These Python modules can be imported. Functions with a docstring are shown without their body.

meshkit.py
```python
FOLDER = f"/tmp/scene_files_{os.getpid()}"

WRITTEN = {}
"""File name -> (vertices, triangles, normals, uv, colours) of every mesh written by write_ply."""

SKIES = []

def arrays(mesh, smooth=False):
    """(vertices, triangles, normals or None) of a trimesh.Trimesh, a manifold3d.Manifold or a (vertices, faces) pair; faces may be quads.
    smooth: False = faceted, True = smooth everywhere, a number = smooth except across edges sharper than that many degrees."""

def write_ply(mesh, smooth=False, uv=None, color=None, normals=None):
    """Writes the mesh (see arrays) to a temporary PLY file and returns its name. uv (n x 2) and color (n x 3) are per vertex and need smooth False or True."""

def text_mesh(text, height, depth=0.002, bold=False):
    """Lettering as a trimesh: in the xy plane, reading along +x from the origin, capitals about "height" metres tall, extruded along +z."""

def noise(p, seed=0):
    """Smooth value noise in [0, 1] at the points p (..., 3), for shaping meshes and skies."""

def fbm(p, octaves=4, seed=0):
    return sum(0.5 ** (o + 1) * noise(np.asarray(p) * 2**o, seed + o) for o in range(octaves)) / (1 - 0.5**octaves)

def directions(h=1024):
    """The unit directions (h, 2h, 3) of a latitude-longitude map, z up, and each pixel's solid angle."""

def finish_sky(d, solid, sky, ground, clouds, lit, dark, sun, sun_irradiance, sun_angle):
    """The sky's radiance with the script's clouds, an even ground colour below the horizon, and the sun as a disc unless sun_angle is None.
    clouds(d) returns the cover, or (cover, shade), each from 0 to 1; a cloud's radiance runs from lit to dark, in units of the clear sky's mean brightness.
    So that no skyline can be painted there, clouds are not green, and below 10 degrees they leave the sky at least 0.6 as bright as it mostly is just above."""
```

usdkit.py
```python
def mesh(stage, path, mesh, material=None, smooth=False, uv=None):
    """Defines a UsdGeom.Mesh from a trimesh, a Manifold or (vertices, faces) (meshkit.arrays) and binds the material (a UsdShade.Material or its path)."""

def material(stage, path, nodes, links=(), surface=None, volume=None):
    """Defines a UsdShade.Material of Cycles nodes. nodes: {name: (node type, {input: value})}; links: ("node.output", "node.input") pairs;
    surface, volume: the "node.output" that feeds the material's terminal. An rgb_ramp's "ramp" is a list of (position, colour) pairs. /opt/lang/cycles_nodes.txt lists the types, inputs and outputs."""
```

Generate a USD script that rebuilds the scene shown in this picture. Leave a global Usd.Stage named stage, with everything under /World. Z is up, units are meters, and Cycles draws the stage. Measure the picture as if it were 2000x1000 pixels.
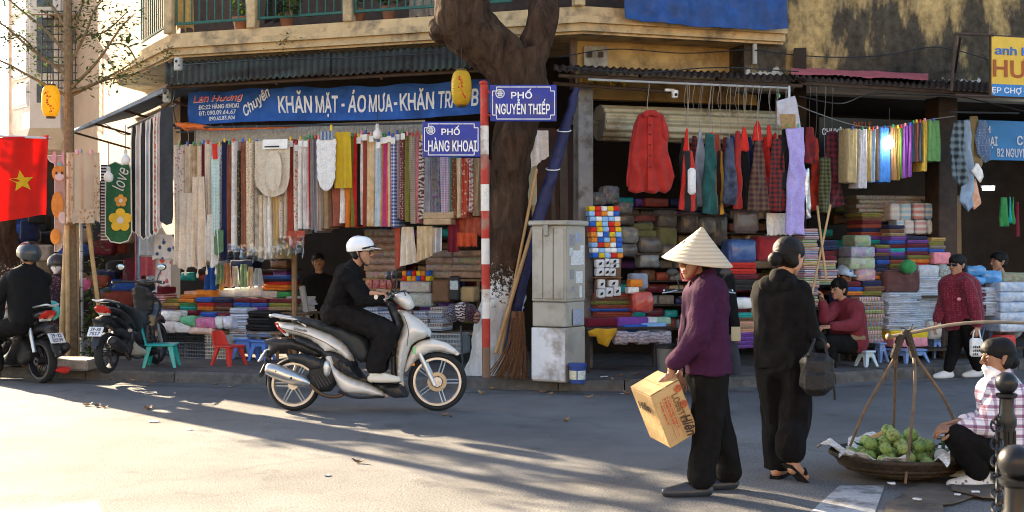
import math,random,numpy as np,trimesh,usdkit,meshkit
import manifold3d as m3
from shapely.geometry import Polygon,Point
from scipy.spatial import Delaunay
from pxr import Usd,UsdGeom,UsdLux,UsdShade,Gf,Sdf
stage=Usd.Stage.CreateInMemory()
UsdGeom.SetStageUpAxis(stage,UsdGeom.Tokens.z)
UsdGeom.SetStageMetersPerUnit(stage,1.0)
world=UsdGeom.Xform.Define(stage,'/World')
UsdGeom.Scope.Define(stage,'/World/Looks')
rng=random.Random(7)
nrng=np.random.default_rng(11)
# ------------------------------------------------------------------ camera, sky, sun, exposure
CAM_H,FPX,HOR=1.46,2500.0,490.0
cam=UsdGeom.Camera.Define(stage,'/World/camera')
cam.CreateHorizontalApertureAttr(36.0)
cam.CreateVerticalApertureAttr(18.0)
cam.CreateFocalLengthAttr(36.0*FPX/2000.0)
cam.CreateVerticalApertureOffsetAttr(-(500-HOR)*36.0/2000.0)
cam.CreateClippingRangeAttr((0.1,2000.0))
cam.CreateFStopAttr(5.6)
cam.CreateFocusDistanceAttr(10.5)
cam.AddTranslateOp().Set((0,0,CAM_H))
cam.AddRotateXOp().Set(90.0)
cam.CreateExposureAttr(2.75)
SUN_DIR=np.array([-0.68,0.733,0.0]);SUN_EL=math.radians(22.0)
SUN=np.array([SUN_DIR[0]*math.cos(SUN_EL),SUN_DIR[1]*math.cos(SUN_EL),math.sin(SUN_EL)])
SUN/=np.linalg.norm(SUN)
sky_mat=usdkit.material(stage,'/World/Looks/sky',{'sky':('sky_texture',{'sky_type':'single_scattering','sun_disc':False,'sun_elevation':SUN_EL,'sun_rotation':math.atan2(SUN[0],SUN[1]),'altitude':20.0,'aerosol_density':1.6}),'bg':('background_shader',{'strength':0.06})},[('sky.color','bg.color')],surface='bg.background')
dome=UsdLux.DomeLight.Define(stage,'/World/sky')
UsdShade.MaterialBindingAPI.Apply(dome.GetPrim()).Bind(sky_mat)
dome.GetPrim().SetCustomDataByKey('kind','structure')
sun=UsdLux.DistantLight.Define(stage,'/World/sun')
sun.CreateNormalizeAttr(True);sun.CreateIntensityAttr(1.25);sun.CreateAngleAttr(0.5)
sun.CreateColorAttr(Gf.Vec3f(1.0,0.80,0.55))
sun.AddTransformOp().Set(Gf.Matrix4d().SetRotate(Gf.Rotation(Gf.Vec3d(0,0,1),Gf.Vec3d(*map(float,SUN)))))
# ------------------------------------------------------------------ pixel / plane helpers (photo pixels, 2000 x 1000)
def at(px,py,Y):
 return np.array([(px-1000)/FPX*Y,Y,CAM_H+(HOR-py)/FPX*Y])
def gnd(px,py,z=0.0):
 Y=(CAM_H-z)*FPX/(py-HOR)
 return np.array([(px-1000)/FPX*Y,Y,z])
class Plane:
 """A vertical facade plane through two ground points."""
 def __init__(s,a,b):
  s.a,s.b=np.array(a,float),np.array(b,float)
  s.d=(s.b-s.a)/np.linalg.norm(s.b-s.a)
  s.n=np.array([s.d[1],-s.d[0]])
  if s.n[1]>0:s.n=-s.n
  s.ang=math.atan2(s.d[1],s.d[0])
 def off(s,o):
  return Plane(s.a-s.n*o,s.b-s.n*o)
 def Y(s,px):
  k=(px-1000)/FPX
  t=(k*s.a[1]-s.a[0])/(s.d[0]-k*s.d[1])
  return s.a[1]+t*s.d[1]
 def p(s,px,py,o=0.0):
  q=s.off(o)if o else s
  return at(px,py,q.Y(px))
PL=Plane((-4.25,15.9),(-0.35,14.5))
PR=Plane((0.85,14.2),(6.23,15.9))
# ------------------------------------------------------------------ materials
_m={}
def mat(name,col,rough=0.75,var=0.18,scale=6.0,metallic=0.0,bump=0.0,bscale=90.0,coat=0.0,spec=0.35,dirt=None,dscale=1.2,dthr=(0.5,0.66),sheen=0.0,transl=0.0):
 if name in _m:return _m[name]
 col=tuple(col)
 n={'g':('geometry',{}),'n':('noise_texture',{'scale':scale,'detail':4.0,'roughness':0.6}),'r':('rgb_ramp',{'ramp':[(0.25,tuple(c*(1-var)for c in col)),(0.75,tuple(min(1,c*(1+var))for c in col))]}),'p':('principled_bsdf',{'roughness':rough,'metallic':metallic,'specular_ior_level':spec,'coat_weight':coat,'sheen_weight':sheen})}
 l=[('g.position','n.vector'),('n.fac','r.fac')]
 out='r.color'
 if dirt is not None:
  n['dn']=('noise_texture',{'scale':dscale,'detail':8.0,'roughness':0.68})
  n['dr']=('rgb_ramp',{'ramp':[(dthr[0],(0,0,0)),(dthr[1],(1,1,1))]})
  n['dm']=('mix',{'color2':dirt})
  l+=[('g.position','dn.vector'),('dn.fac','dr.fac'),('dr.color','dm.fac'),(out,'dm.color1')]
  out='dm.color'
 l.append((out,'p.base_color'))
 if bump:
  n['bn']=('noise_texture',{'scale':bscale,'detail':4.0})
  n['b']=('bump',{'strength':bump,'distance':0.02})
  l+=[('g.position','bn.vector'),('bn.fac','b.height'),('b.normal','p.normal')]
 surf='p.BSDF'
 if transl:
  n['t']=('translucent_bsdf',{});n['mx']=('mix_closure',{'fac':transl})
  l+=[(out,'t.color'),('p.BSDF','mx.closure1'),('t.BSDF','mx.closure2')]
  surf='mx.closure'
 _m[name]=usdkit.material(stage,'/World/Looks/'+name,n,l,surface=surf)
 return _m[name]
def emit(name,col,strength):
 if name not in _m:
  _m[name]=usdkit.material(stage,'/World/Looks/'+name,{'e':('emission',{'color':col,'strength':strength})},[],surface='e.emission')
 return _m[name]
def pat(kind,c1,c2,scale=40.0,ang=0.0,c3=None,rough=0.85,transl=0.0,plastic=0.0):
 """Printed or woven cloth. Coordinates: metres along a facade of direction ang, depth, height."""
 sig=(kind,tuple(c1),tuple(c2),scale,round(ang,3),c3,transl,plastic)
 if sig in _m:return _m[sig]
 key='woven_%s_%d'%(kind,len(_m))
 n={'g':('geometry',{}),'mp':('mapping',{'rotation':(0,0,-ang),'mapping_type':'point'}),'fn':('noise_texture',{'scale':14.0,'detail':5.0,'roughness':0.65}),'fr':('rgb_ramp',{'ramp':[(0.3,(0.84,0.84,0.84)),(0.7,(1.1,1.1,1.1))]}),'mx':('mix',{'color1':c1,'color2':c2}),'mul':('mix',{'mix_type':'multiply','fac':1.0}),'wv':('noise_texture',{'scale':350.0,'detail':2.0}),'b':('bump',{'strength':0.25,'distance':0.01}),'p':('principled_bsdf',{'roughness':rough,'specular_ior_level':0.2,'sheen_weight':0.15,'coat_weight':plastic,'coat_roughness':0.12})}
 l=[('g.position','mp.vector'),('g.position','fn.vector'),('fn.fac','fr.fac'),('g.position','wv.vector'),('wv.fac','b.height'),('b.normal','p.normal')]
 def thr(src,a,b,nm='th'):
  n[nm]=('rgb_ramp',{'ramp':[(a,(0,0,0)),(b,(1,1,1))]});l.append((src,nm+'.fac'));return nm+'.color'
 if kind=='plain':
  n['pn']=('noise_texture',{'scale':scale,'detail':4.0});l.append(('mp.vector','pn.vector'));f=thr('pn.fac',0.35,0.7)
 elif kind in('sv','sh','zig'):
  n['w']=('wave_texture',{'bands_direction':'z' if kind!='sv' else 'x','scale':scale/6.0,'distortion':0.3 if kind!='zig' else 7.0,'detail':1.0,'detail_scale':2.0})
  l.append(('mp.vector','w.vector'));f=thr('w.fac',0.45,0.55)
 elif kind=='check':
  n['w']=('wave_texture',{'bands_direction':'z','scale':scale/6.0});n['w2']=('wave_texture',{'bands_direction':'x','scale':scale/6.0})
  n['ad']=('math',{'math_type':'add'});n['hf']=('math',{'math_type':'multiply','value2':0.5})
  l+=[('mp.vector','w.vector'),('mp.vector','w2.vector'),('w.fac','ad.value1'),('w2.fac','ad.value2'),('ad.value','hf.value1')]
  n['th']=('rgb_ramp',{'interpolate':False,'ramp':[(0.0,(0,0,0)),(0.33,(0.5,0.5,0.5)),(0.66,(1,1,1))]});l.append(('hf.value','th.fac'));f='th.color'
 elif kind in('dots','floral'):
  n['v']=('voronoi_texture',{'scale':scale,'randomness':0.8 if kind=='floral' else 0.4});l.append(('mp.vector','v.vector'))
  f=thr('v.distance',0.25,0.34)
 elif kind=='lace':
  n['v']=('voronoi_texture',{'scale':scale*2.4,'feature':'distance_to_edge'});l.append(('mp.vector','v.vector'));f=thr('v.distance',0.0,0.28)
 elif kind=='multi':
  n['v']=('voronoi_texture',{'scale':scale,'metric':'chebychev','randomness':0.35});l.append(('mp.vector','v.vector'))
  n['hs']=('hsv',{'saturation':0.75,'value':0.55});l.append(('v.color','hs.color'))
  n['mx']=('mix',{'color2':c2,'fac':0.62});l.append(('hs.color','mx.color1'));f=None
 if f:l.append((f,'mx.fac'))
 out='mx.color'
 if c3 is not None:
  n['n3']=('noise_texture',{'scale':scale*0.6,'detail':1.0});n['t3']=('rgb_ramp',{'ramp':[(0.56,(0,0,0)),(0.6,(1,1,1))]});n['m3']=('mix',{'color2':c3})
  l+=[('mp.vector','n3.vector'),('n3.fac','t3.fac'),('t3.color','m3.fac'),(out,'m3.color1')];out='m3.color'
 l+=[(out,'mul.color1'),('fr.color','mul.color2'),('mul.color','p.base_color')]
 surf='p.BSDF'
 if transl:
  n['t']=('translucent_bsdf',{});n['ms']=('mix_closure',{'fac':transl})
  l+=[('mul.color','t.color'),('p.BSDF','ms.closure1'),('t.BSDF','ms.closure2')];surf='ms.closure'
 _m[sig]=usdkit.material(stage,'/World/Looks/'+key,n,l,surface=surf)
 return _m[sig]
def sheetglass(name,tint,amount=0.25,rough=0.1):
 """Thin clear plastic film: mostly see-through with a glossy skin."""
 if name not in _m:
  _m[name]=usdkit.material(stage,'/World/Looks/'+name,{'t':('transparent_bsdf',{'color':tint}),'gl':('glossy_bsdf',{'color':(0.9,0.9,0.9),'roughness':rough}),'d':('mix_closure',{'fac':amount})},[('t.BSDF','d.closure1'),('gl.BSDF','d.closure2')],surface='d.closure')
 return _m[name]
# ------------------------------------------------------------------ mesh helpers: everything is a trimesh in world space
def TM(v,f):return trimesh.Trimesh(np.asarray(v,float),np.asarray(f),process=False)
def cat(*ms):
 ms=[m for x in ms for m in(x if isinstance(x,(list,tuple))else[x])]
 vs,fs,k=[],[],0
 for m in ms:
  vs.append(np.asarray(m.vertices));fs.append(np.asarray(m.faces)+k);k+=len(m.vertices)
 return TM(np.vstack(vs),np.vstack(fs))
def mv(m,loc=(0,0,0),rz=0.0,R=None):
 v=np.asarray(m.vertices)
 if R is not None:v=v@np.asarray(R).T
 if rz:c,s=math.cos(rz),math.sin(rz);v=v@np.array([[c,-s,0],[s,c,0],[0,0,1]]).T
 return TM(v+np.asarray(loc),m.faces)
def from_man(M):
 q=M.to_mesh();return TM(q.vert_properties[:,:3],q.tri_verts)
def hullpts(p):return from_man(m3.Manifold.hull_points(np.asarray(p,np.float64)))
def rbox(size,loc=(0,0,0),r=None,rz=0.0):
 """Chamfered box centred in x and y, standing on z = 0, moved to loc."""
 sx,sy,sz=size;r=min(size)*0.12 if r is None else min(r,min(size)*0.45)
 p=[]
 for a in(-1,1):
  for b in(-1,1):
   for c in(-1,1):
    for k in range(3):
     q=[a*sx/2,b*sy/2,c*sz/2]
     for j in range(3):
      if j!=k:q[j]-=(a,b,c)[j]*r
     p.append(q)
 return mv(hullpts(np.array(p)+[0,0,sz/2]),loc,rz)
def obox(o,u,v,w,r=0.0):
 """Box from corner o along the edge vectors u, v, w."""
 o,u,v,w=map(np.asarray,(o,u,v,w));p=[]
 for a in(0,1):
  for b in(0,1):
   for c in(0,1):
    q=o+a*u+b*v+c*w
    if not r:p.append(q);continue
    for k in range(3):
     e=[(1-2*a)*u/np.linalg.norm(u),(1-2*b)*v/np.linalg.norm(v),(1-2*c)*w/np.linalg.norm(w)]
     p.append(q+sum(r*e[j]for j in range(3)if j!=k))
 return hullpts(p)
def loft(rings,cap=True,closed=True):
 rings=[np.asarray(r,float)for r in rings];n=len(rings[0]);v=np.vstack(rings);f=[]
 m=n if closed else n-1
 for i in range(len(rings)-1):
  a,b=i*n,(i+1)*n
  for j in range(m):
   k=(j+1)%n
   f+=[[a+j,a+k,b+k],[a+j,b+k,b+j]]
 if cap and closed:
  for base,flip in((0,True),((len(rings)-1)*n,False)):
   c=len(v);v=np.vstack([v,v[base:base+n].mean(0)])
   for j in range(n):
    k=(j+1)%n
    f.append([base+k,base+j,c]if flip else[base+j,base+k,c])
 return TM(v,f)
def tube(pts,r,n=8,cap=True):
 pts=np.asarray(pts,float);rs=np.broadcast_to(np.asarray(r,float),(len(pts),))
 t=np.gradient(pts,axis=0);t/=np.maximum(np.linalg.norm(t,axis=1,keepdims=True),1e-9)
 a=np.array([0,0,1.0])if abs(t[0][2])<0.9 else np.array([1.0,0,0])
 u=np.cross(t[0],a);u/=np.linalg.norm(u);rings=[]
 for p,d,rr in zip(pts,t,rs):
  u=u-d*(u@d);u/=np.linalg.norm(u);w=np.cross(d,u)
  rings.append([p+rr*(math.cos(q)*u+math.sin(q)*w)for q in np.arange(n)*2*math.pi/n])
 return loft(rings,cap)
def bez(pts,n=12):
 """Smooth curve through the points (Catmull-Rom)."""
 p=np.asarray(pts,float)
 if len(p)<3:return np.array([p[0]+(p[-1]-p[0])*t for t in np.linspace(0,1,max(2,n//2))])
 q=np.vstack([2*p[0]-p[1],p,2*p[-1]-p[-2]]);out=[]
 for i in range(1,len(q)-2):
  for t in np.linspace(0,1,n,endpoint=False):
   a,b,c,d=q[i-1:i+3]
   out.append(0.5*(2*b+(c-a)*t+(2*a-5*b+4*c-d)*t*t+(3*b-a-3*c+d)*t**3))
 return np.vstack([out,p[-1]])
def lathe(prof,n=20,loc=(0,0,0)):
 """prof: (radius, z) from bottom to top."""
 rings=[[(r*math.cos(a),r*math.sin(a),z)for a in np.arange(n)*2*math.pi/n]for r,z in prof]
 return mv(loft(rings),loc)
def ball(c,r,n=2,s=(1,1,1)):
 m=trimesh.creation.icosphere(n,1.0);return TM(m.vertices*np.asarray(s)*r+np.asarray(c),m.faces)
def rod(a,b,r,n=8):return tube([a,b],r,n)
def inflate(poly,W,rad,res=0.03,edge=0.15,power=0.5):
 """A puffed panel from a side outline in the x-z plane: thickness grows from the edge inwards. Lies at y = 0."""
 P=Polygon(poly)
 if not P.is_valid:P=P.buffer(0)
 if P.geom_type!='Polygon':P=max(P.geoms,key=lambda g:g.area)
 L=P.exterior.length;nb=max(12,int(L/res))
 B=np.array([P.exterior.interpolate(i*L/nb).coords[0]for i in range(nb)])
 x0,z0,x1,z1=P.bounds
 gx,gz=np.meshgrid(np.arange(x0,x1,res),np.arange(z0,z1,res*0.87));gx[1::2]+=res/2
 Pin=P.buffer(-res*0.45)
 G=np.array([q for q in np.c_[gx.ravel(),gz.ravel()]if Pin.contains(Point(q))]).reshape(-1,2)
 V2=np.vstack([B,G]);T=Delaunay(V2).simplices
 Pb=P.buffer(1e-6)
 T=np.array([t for t in T if Pb.contains(Point(V2[t].mean(0)))])
 a=V2[T];cr=(a[:,1,0]-a[:,0,0])*(a[:,2,1]-a[:,0,1])-(a[:,1,1]-a[:,0,1])*(a[:,2,0]-a[:,0,0])
 T[cr<0]=T[cr<0][:,[0,2,1]]
 d=np.array([P.exterior.distance(Point(q))for q in V2]);k=np.clip(d/rad,0,1)
 w=W*(edge+(1-edge)*(1-(1-k)**2)**power);N=len(V2)
 v=np.vstack([np.c_[V2[:,0],-w,V2[:,1]],np.c_[V2[:,0],w,V2[:,1]]])
 rim=[]
 for i in range(nb):
  j=(i+1)%nb;rim+=[[i,j,N+j],[i,N+j,N+i]]
 area=0.5*np.sum(B[:,0]*np.roll(B[:,1],-1)-np.roll(B[:,0],-1)*B[:,1])
 rim=np.array(rim)
 if area>0:rim=rim[:,::-1]
 return TM(v,np.vstack([T,T[:,::-1]+N,rim]))
def shake(m,amp,freq=8.0,seed=0,axis=None):
 v=np.asarray(m.vertices)
 if axis is None:
  d=np.stack([meshkit.fbm(v*freq,3,seed+k)-0.5 for k in range(3)],1)*2*amp
 else:
  d=(meshkit.fbm(v*freq,3,seed)-0.5)[:,None]*2*amp*np.asarray(axis,float)
 return TM(v+d,m.faces)
def sub(m,k=1):
 for _ in range(k):
  v,f=trimesh.remesh.subdivide(m.vertices,m.faces);m=TM(v,f)
 return m
def text(s,h,o,right,up,depth=0.004,bold=False,fit=None,shear=0.0,centre=False):
 """Raised lettering: baseline start o, reading along right; fit = total width in metres."""
 m=meshkit.text_mesh(s,h,1.0,bold);v=np.array(m.vertices)
 if fit:
  v[:,0]=(v[:,0]-v[:,0].min())*fit/np.ptp(v[:,0])
 v[:,0]+=shear*v[:,1]
 if centre:v[:,0]-=(v[:,0].max()+v[:,0].min())/2
 right,up=np.asarray(right,float),np.asarray(up,float);nrm=np.cross(right,up)
 return TM(np.asarray(o)+v[:,:1]*right+v[:,1:2]*up+v[:,2:]*nrm*depth,m.faces)
def clothgrid(fn,nu,nv,thick=0.004):
 """Double-sided sheet: fn(u, v) -> point arrays for u, v in [0, 1]."""
 U,V=np.meshgrid(np.linspace(0,1,nu),np.linspace(0,1,nv));P=fn(U.ravel(),V.ravel());n=nu*nv
 f=[]
 for j in range(nv-1):
  for i in range(nu-1):
   a=j*nu+i;f+=[[a,a+1,a+nu+1],[a,a+nu+1,a+nu]]
 f=np.array(f);m=TM(P,f);N=m.vertex_normals
 bd=[(j*nu,(j+1)*nu)for j in range(nv-1)]+[((j+1)*nu+nu-1,j*nu+nu-1)for j in range(nv-1)]+[(i+1,i)for i in range(nu-1)]+[((nv-1)*nu+i,(nv-1)*nu+i+1)for i in range(nu-1)]
 rim=np.array([q for a,b in bd for q in([a,b,b+n],[a,b+n,a+n])])
 return TM(np.vstack([P+N*thick/2,P-N*thick/2]),np.vstack([f,f[:,::-1]+n,rim]))
# ------------------------------------------------------------------ scene objects
_names={}
def numbered(parent,name):
 k=_names.get((parent,name),-1)+1;_names[(parent,name)]=k
 return parent+'/'+(name if k==0 else '%s_%03d'%(name,k))
_labels={}
def setdata(prim,label=None,category=None,group=None,kind=None):
 for k,v in(('label',label),('category',category),('group',group),('kind',kind)):
  if v:prim.SetCustomDataByKey(k,v)
 if label:_labels.setdefault(label,[]).append((str(prim.GetPath()),group))
class Thing:
 """Collects a thing's parts (world space), then writes an Xform at its base with the parts as children."""
 def __init__(s,name,label=None,category=None,group=None,kind=None):
  s.name,s.data,s.parts=name,(label,category,group,kind),[]
 def add(s,name,mesh,material,parent=None,smooth=35,label=None):
  s.parts.append((name,mesh,material,parent,smooth,label));return len(s.parts)-1
 def done(s,base=None):
  b=np.array([p[1].bounds for p in s.parts]);lo,hi=b[:,0].min(0),b[:,1].max(0)
  base=np.array([(lo[0]+hi[0])/2,(lo[1]+hi[1])/2,lo[2]])if base is None else np.asarray(base)
  top=numbered('/World',s.name)
  if len(s.parts)==1:
   n,m,ma,_,sm,_=s.parts[0]
   g=usdkit.mesh(stage,top,mv(m,-base),ma,smooth=sm);g.AddTranslateOp().Set(tuple(map(float,base)))
   setdata(g.GetPrim(),*s.data);return g
  x=UsdGeom.Xform.Define(stage,top);x.AddTranslateOp().Set(tuple(map(float,base)))
  setdata(x.GetPrim(),*s.data);made={}
  for i,(n,m,ma,par,sm,lab)in enumerate(s.parts):
   path=numbered(made[par]if par is not None else top,n);made[i]=path
   g=usdkit.mesh(stage,path,mv(m,-base),ma,smooth=sm)
   if lab:g.GetPrim().SetCustomDataByKey('label',lab)
  return x
def solo(name,mesh,material,label=None,category=None,group=None,kind=None,smooth=35):
 t=Thing(name,label,category,group,kind);t.add(name,mesh,material,smooth=smooth);return t.done()
def struct(name,mesh,material,smooth=False):return solo(name,mesh,material,kind='structure',smooth=smooth)
C=dict(black=(0.012,0.012,0.013),dark=(0.03,0.028,0.027),navy=(0.02,0.03,0.10),blue=(0.03,0.12,0.50),sky=(0.28,0.50,0.78),teal=(0.02,0.42,0.40),green=(0.05,0.28,0.09),olive=(0.24,0.24,0.05),red=(0.60,0.03,0.02),maroon=(0.17,0.015,0.03),rust=(0.36,0.07,0.04),brown=(0.22,0.11,0.06),orange=(0.72,0.24,0.03),yellow=(0.72,0.50,0.03),gold=(0.55,0.36,0.12),cream=(0.74,0.64,0.48),beige=(0.58,0.46,0.33),tan=(0.42,0.30,0.18),white=(0.80,0.79,0.76),grey=(0.30,0.30,0.31),pink=(0.75,0.28,0.33),magenta=(0.55,0.07,0.28),purple=(0.20,0.07,0.36),lavender=(0.45,0.38,0.72),silver=(0.6,0.6,0.6),skin=(0.46,0.25,0.15),palegreen=(0.35,0.55,0.38),paleblue=(0.45,0.58,0.72),peach=(0.75,0.42,0.28),taupe=(0.30,0.25,0.20))
def cl(name,**k):
 return mat('cloth_'+name,C[name],rough=0.9,var=0.22,scale=18,bump=0.25,bscale=220,spec=0.15,sheen=0.1,**k)
def plastic(name,rough=0.35):return mat('plastic_'+name,C[name],rough=rough,var=0.1,scale=5,spec=0.5)
# ================================================================== ground
asphalt=usdkit.material(stage,'/World/Looks/asphalt',{'g':('geometry',{}),'n1':('noise_texture',{'scale':75.0,'detail':5.0,'roughness':0.7}),'r1':('rgb_ramp',{'ramp':[(0.3,(0.06,0.06,0.06)),(0.5,(0.155,0.153,0.15)),(0.72,(0.34,0.335,0.325))]}),'n2':('noise_texture',{'scale':0.55,'detail':8.0,'roughness':0.65}),'r2':('rgb_ramp',{'ramp':[(0.35,(0.68,0.68,0.68)),(0.62,(1.12,1.12,1.12))]}),'m1':('mix',{'mix_type':'multiply','fac':1.0}),'n3':('noise_texture',{'scale':1.6,'detail':4.0}),'vm':('mix',{'mix_type':'linear_light','fac':0.35}),'v':('voronoi_texture',{'scale':0.33,'feature':'distance_to_edge'}),'rv':('rgb_ramp',{'ramp':[(0.0,(0.35,0.35,0.35)),(0.006,(0.45,0.45,0.45)),(0.012,(1,1,1))]}),'m2':('mix',{'mix_type':'multiply','fac':0.22}),'n4':('noise_texture',{'scale':2.3,'detail':5.0,'roughness':0.6}),'r4':('rgb_ramp',{'ramp':[(0.60,(1,1,1)),(0.72,(0.62,0.61,0.60))]}),'m3':('mix',{'mix_type':'multiply','fac':1.0}),'b':('bump',{'strength':0.7,'distance':0.012}),'p':('principled_bsdf',{'roughness':0.85,'specular_ior_level':0.25})},[('g.position','n1.vector'),('n1.fac','r1.fac'),('g.position','n2.vector'),('n2.fac','r2.fac'),('r1.color','m1.color1'),('r2.color','m1.color2'),('g.position','n3.vector'),('g.position','vm.color1'),('n3.color','vm.color2'),('vm.color','v.vector'),('v.distance','rv.fac'),('m1.color','m2.color1'),('rv.color','m2.color2'),('g.position','n4.vector'),('n4.fac','r4.fac'),('m2.color','m3.color1'),('r4.color','m3.color2'),('m3.color','p.base_color'),('n1.fac','b.height'),('b.normal','p.normal')],surface='p.BSDF')
paving=mat('paving',(0.13,0.12,0.112),rough=0.9,var=0.3,scale=9,bump=0.35,bscale=60,dirt=(0.07,0.06,0.055),dscale=2.2)
kerbm=mat('kerb_stone',(0.10,0.095,0.088),rough=0.9,var=0.3,scale=12,bump=0.4,bscale=50,dirt=(0.06,0.055,0.05),dscale=3.5)
concrete=mat('concrete',(0.36,0.33,0.29),rough=0.9,var=0.2,scale=14,bump=0.4,bscale=120,dirt=(0.2,0.18,0.16),dscale=3)
struct('road',TM([(-90,-60,0),(90,-60,0),(90,120,0),(-90,120,0)],[[0,1,2],[0,2,3]]),asphalt)
KERB=[gnd(0,736),gnd(340,748),gnd(520,753),gnd(900,760),gnd(1090,764),gnd(1220,765),gnd(1330,763),gnd(1632,750),gnd(1824,738),gnd(1990,724)]
KERB=[np.array([-30.0,19.5,0])]+[KERB[0]+np.array([-3.0,0.55,0])]+KERB+[KERB[-1]+(KERB[-1]-KERB[-2])*12]
K2=np.array(KERB)[:,:2]
def kerb_inner(d):
 t=np.gradient(K2,axis=0);t/=np.linalg.norm(t,axis=1,keepdims=True)
 return K2+np.c_[-t[:,1],t[:,0]]*d
inner=kerb_inner(0.16)
pp=Polygon(list(map(tuple,inner))+[(40,60),(-30,60)])
struct('pavement',mv(trimesh.creation.extrude_polygon(pp,0.118),(0,0,0.0)),paving)
ks=Thing('kerb',kind='structure');s_acc=0
dense=[]
for a,b in zip(K2[:-1],K2[1:]):
 n=max(1,int(round(np.linalg.norm(b-a)/0.95)))
 for i in range(n):dense.append(a+(b-a)*i/n)
dense.append(K2[-1]);dense=np.array(dense)
tt=np.gradient(dense,axis=0);tt/=np.linalg.norm(tt,axis=1,keepdims=True);nn=np.c_[-tt[:,1],tt[:,0]]
for i in range(len(dense)-1):
 if not(-8.5<dense[i][0]<9):continue
 g=0.006;a,b=dense[i]+tt[i]*g,dense[i+1]-tt[i+1]*g;h=0.125+rng.uniform(-0.008,0.012)
 pts=[]
 for q,nq in((a,nn[i]),(b,nn[i+1])):
  pts+=[(*(q+nq*0.0),0.0),(*(q+nq*0.01),h-0.03),(*(q+nq*0.035),h),(*(q+nq*0.156),h),(*(q+nq*0.156),0)]
 ks.add('kerb_stone',hullpts(pts),kerbm,smooth=False)
ks.done()
gut=kerb_inner(-0.32);gv=np.vstack([np.c_[K2-0.0,np.full(len(K2),0.004)],np.c_[gut,np.full(len(K2),0.004)]]);n=len(K2)
struct('gutter',TM(gv,[t for i in range(n-1)for t in([i,n+i,n+i+1],[i,n+i+1,i+1])]),mat('gutter_concrete',(0.15,0.145,0.14),rough=0.9,var=0.3,scale=20,bump=0.4,dirt=(0.09,0.085,0.08),dscale=2))
def flat(pix,z,m,name):
 p=[gnd(x,y,z)for x,y in pix];return struct(name,TM(p,[[0,i,i+1]for i in range(1,len(p)-1)]),m)
flat([(1560,1020),(1702,1020),(1728,948),(1640,948)],0.004,mat('worn_road_paint',(0.42,0.42,0.42),rough=0.85,var=0.25,scale=30,dirt=(0.18,0.175,0.17),dscale=4,dthr=(0.48,0.6)),'crossing_stripe')
flat([(-300,1035),(195,972),(232,1040),(-300,1140)],0.004,mat('slab_joint',(0.10,0.09,0.08)),'slab_joint')
flat([(-300,1043),(190,979),(222,1040),(-300,1140)],0.008,concrete,'access_slab')
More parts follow.
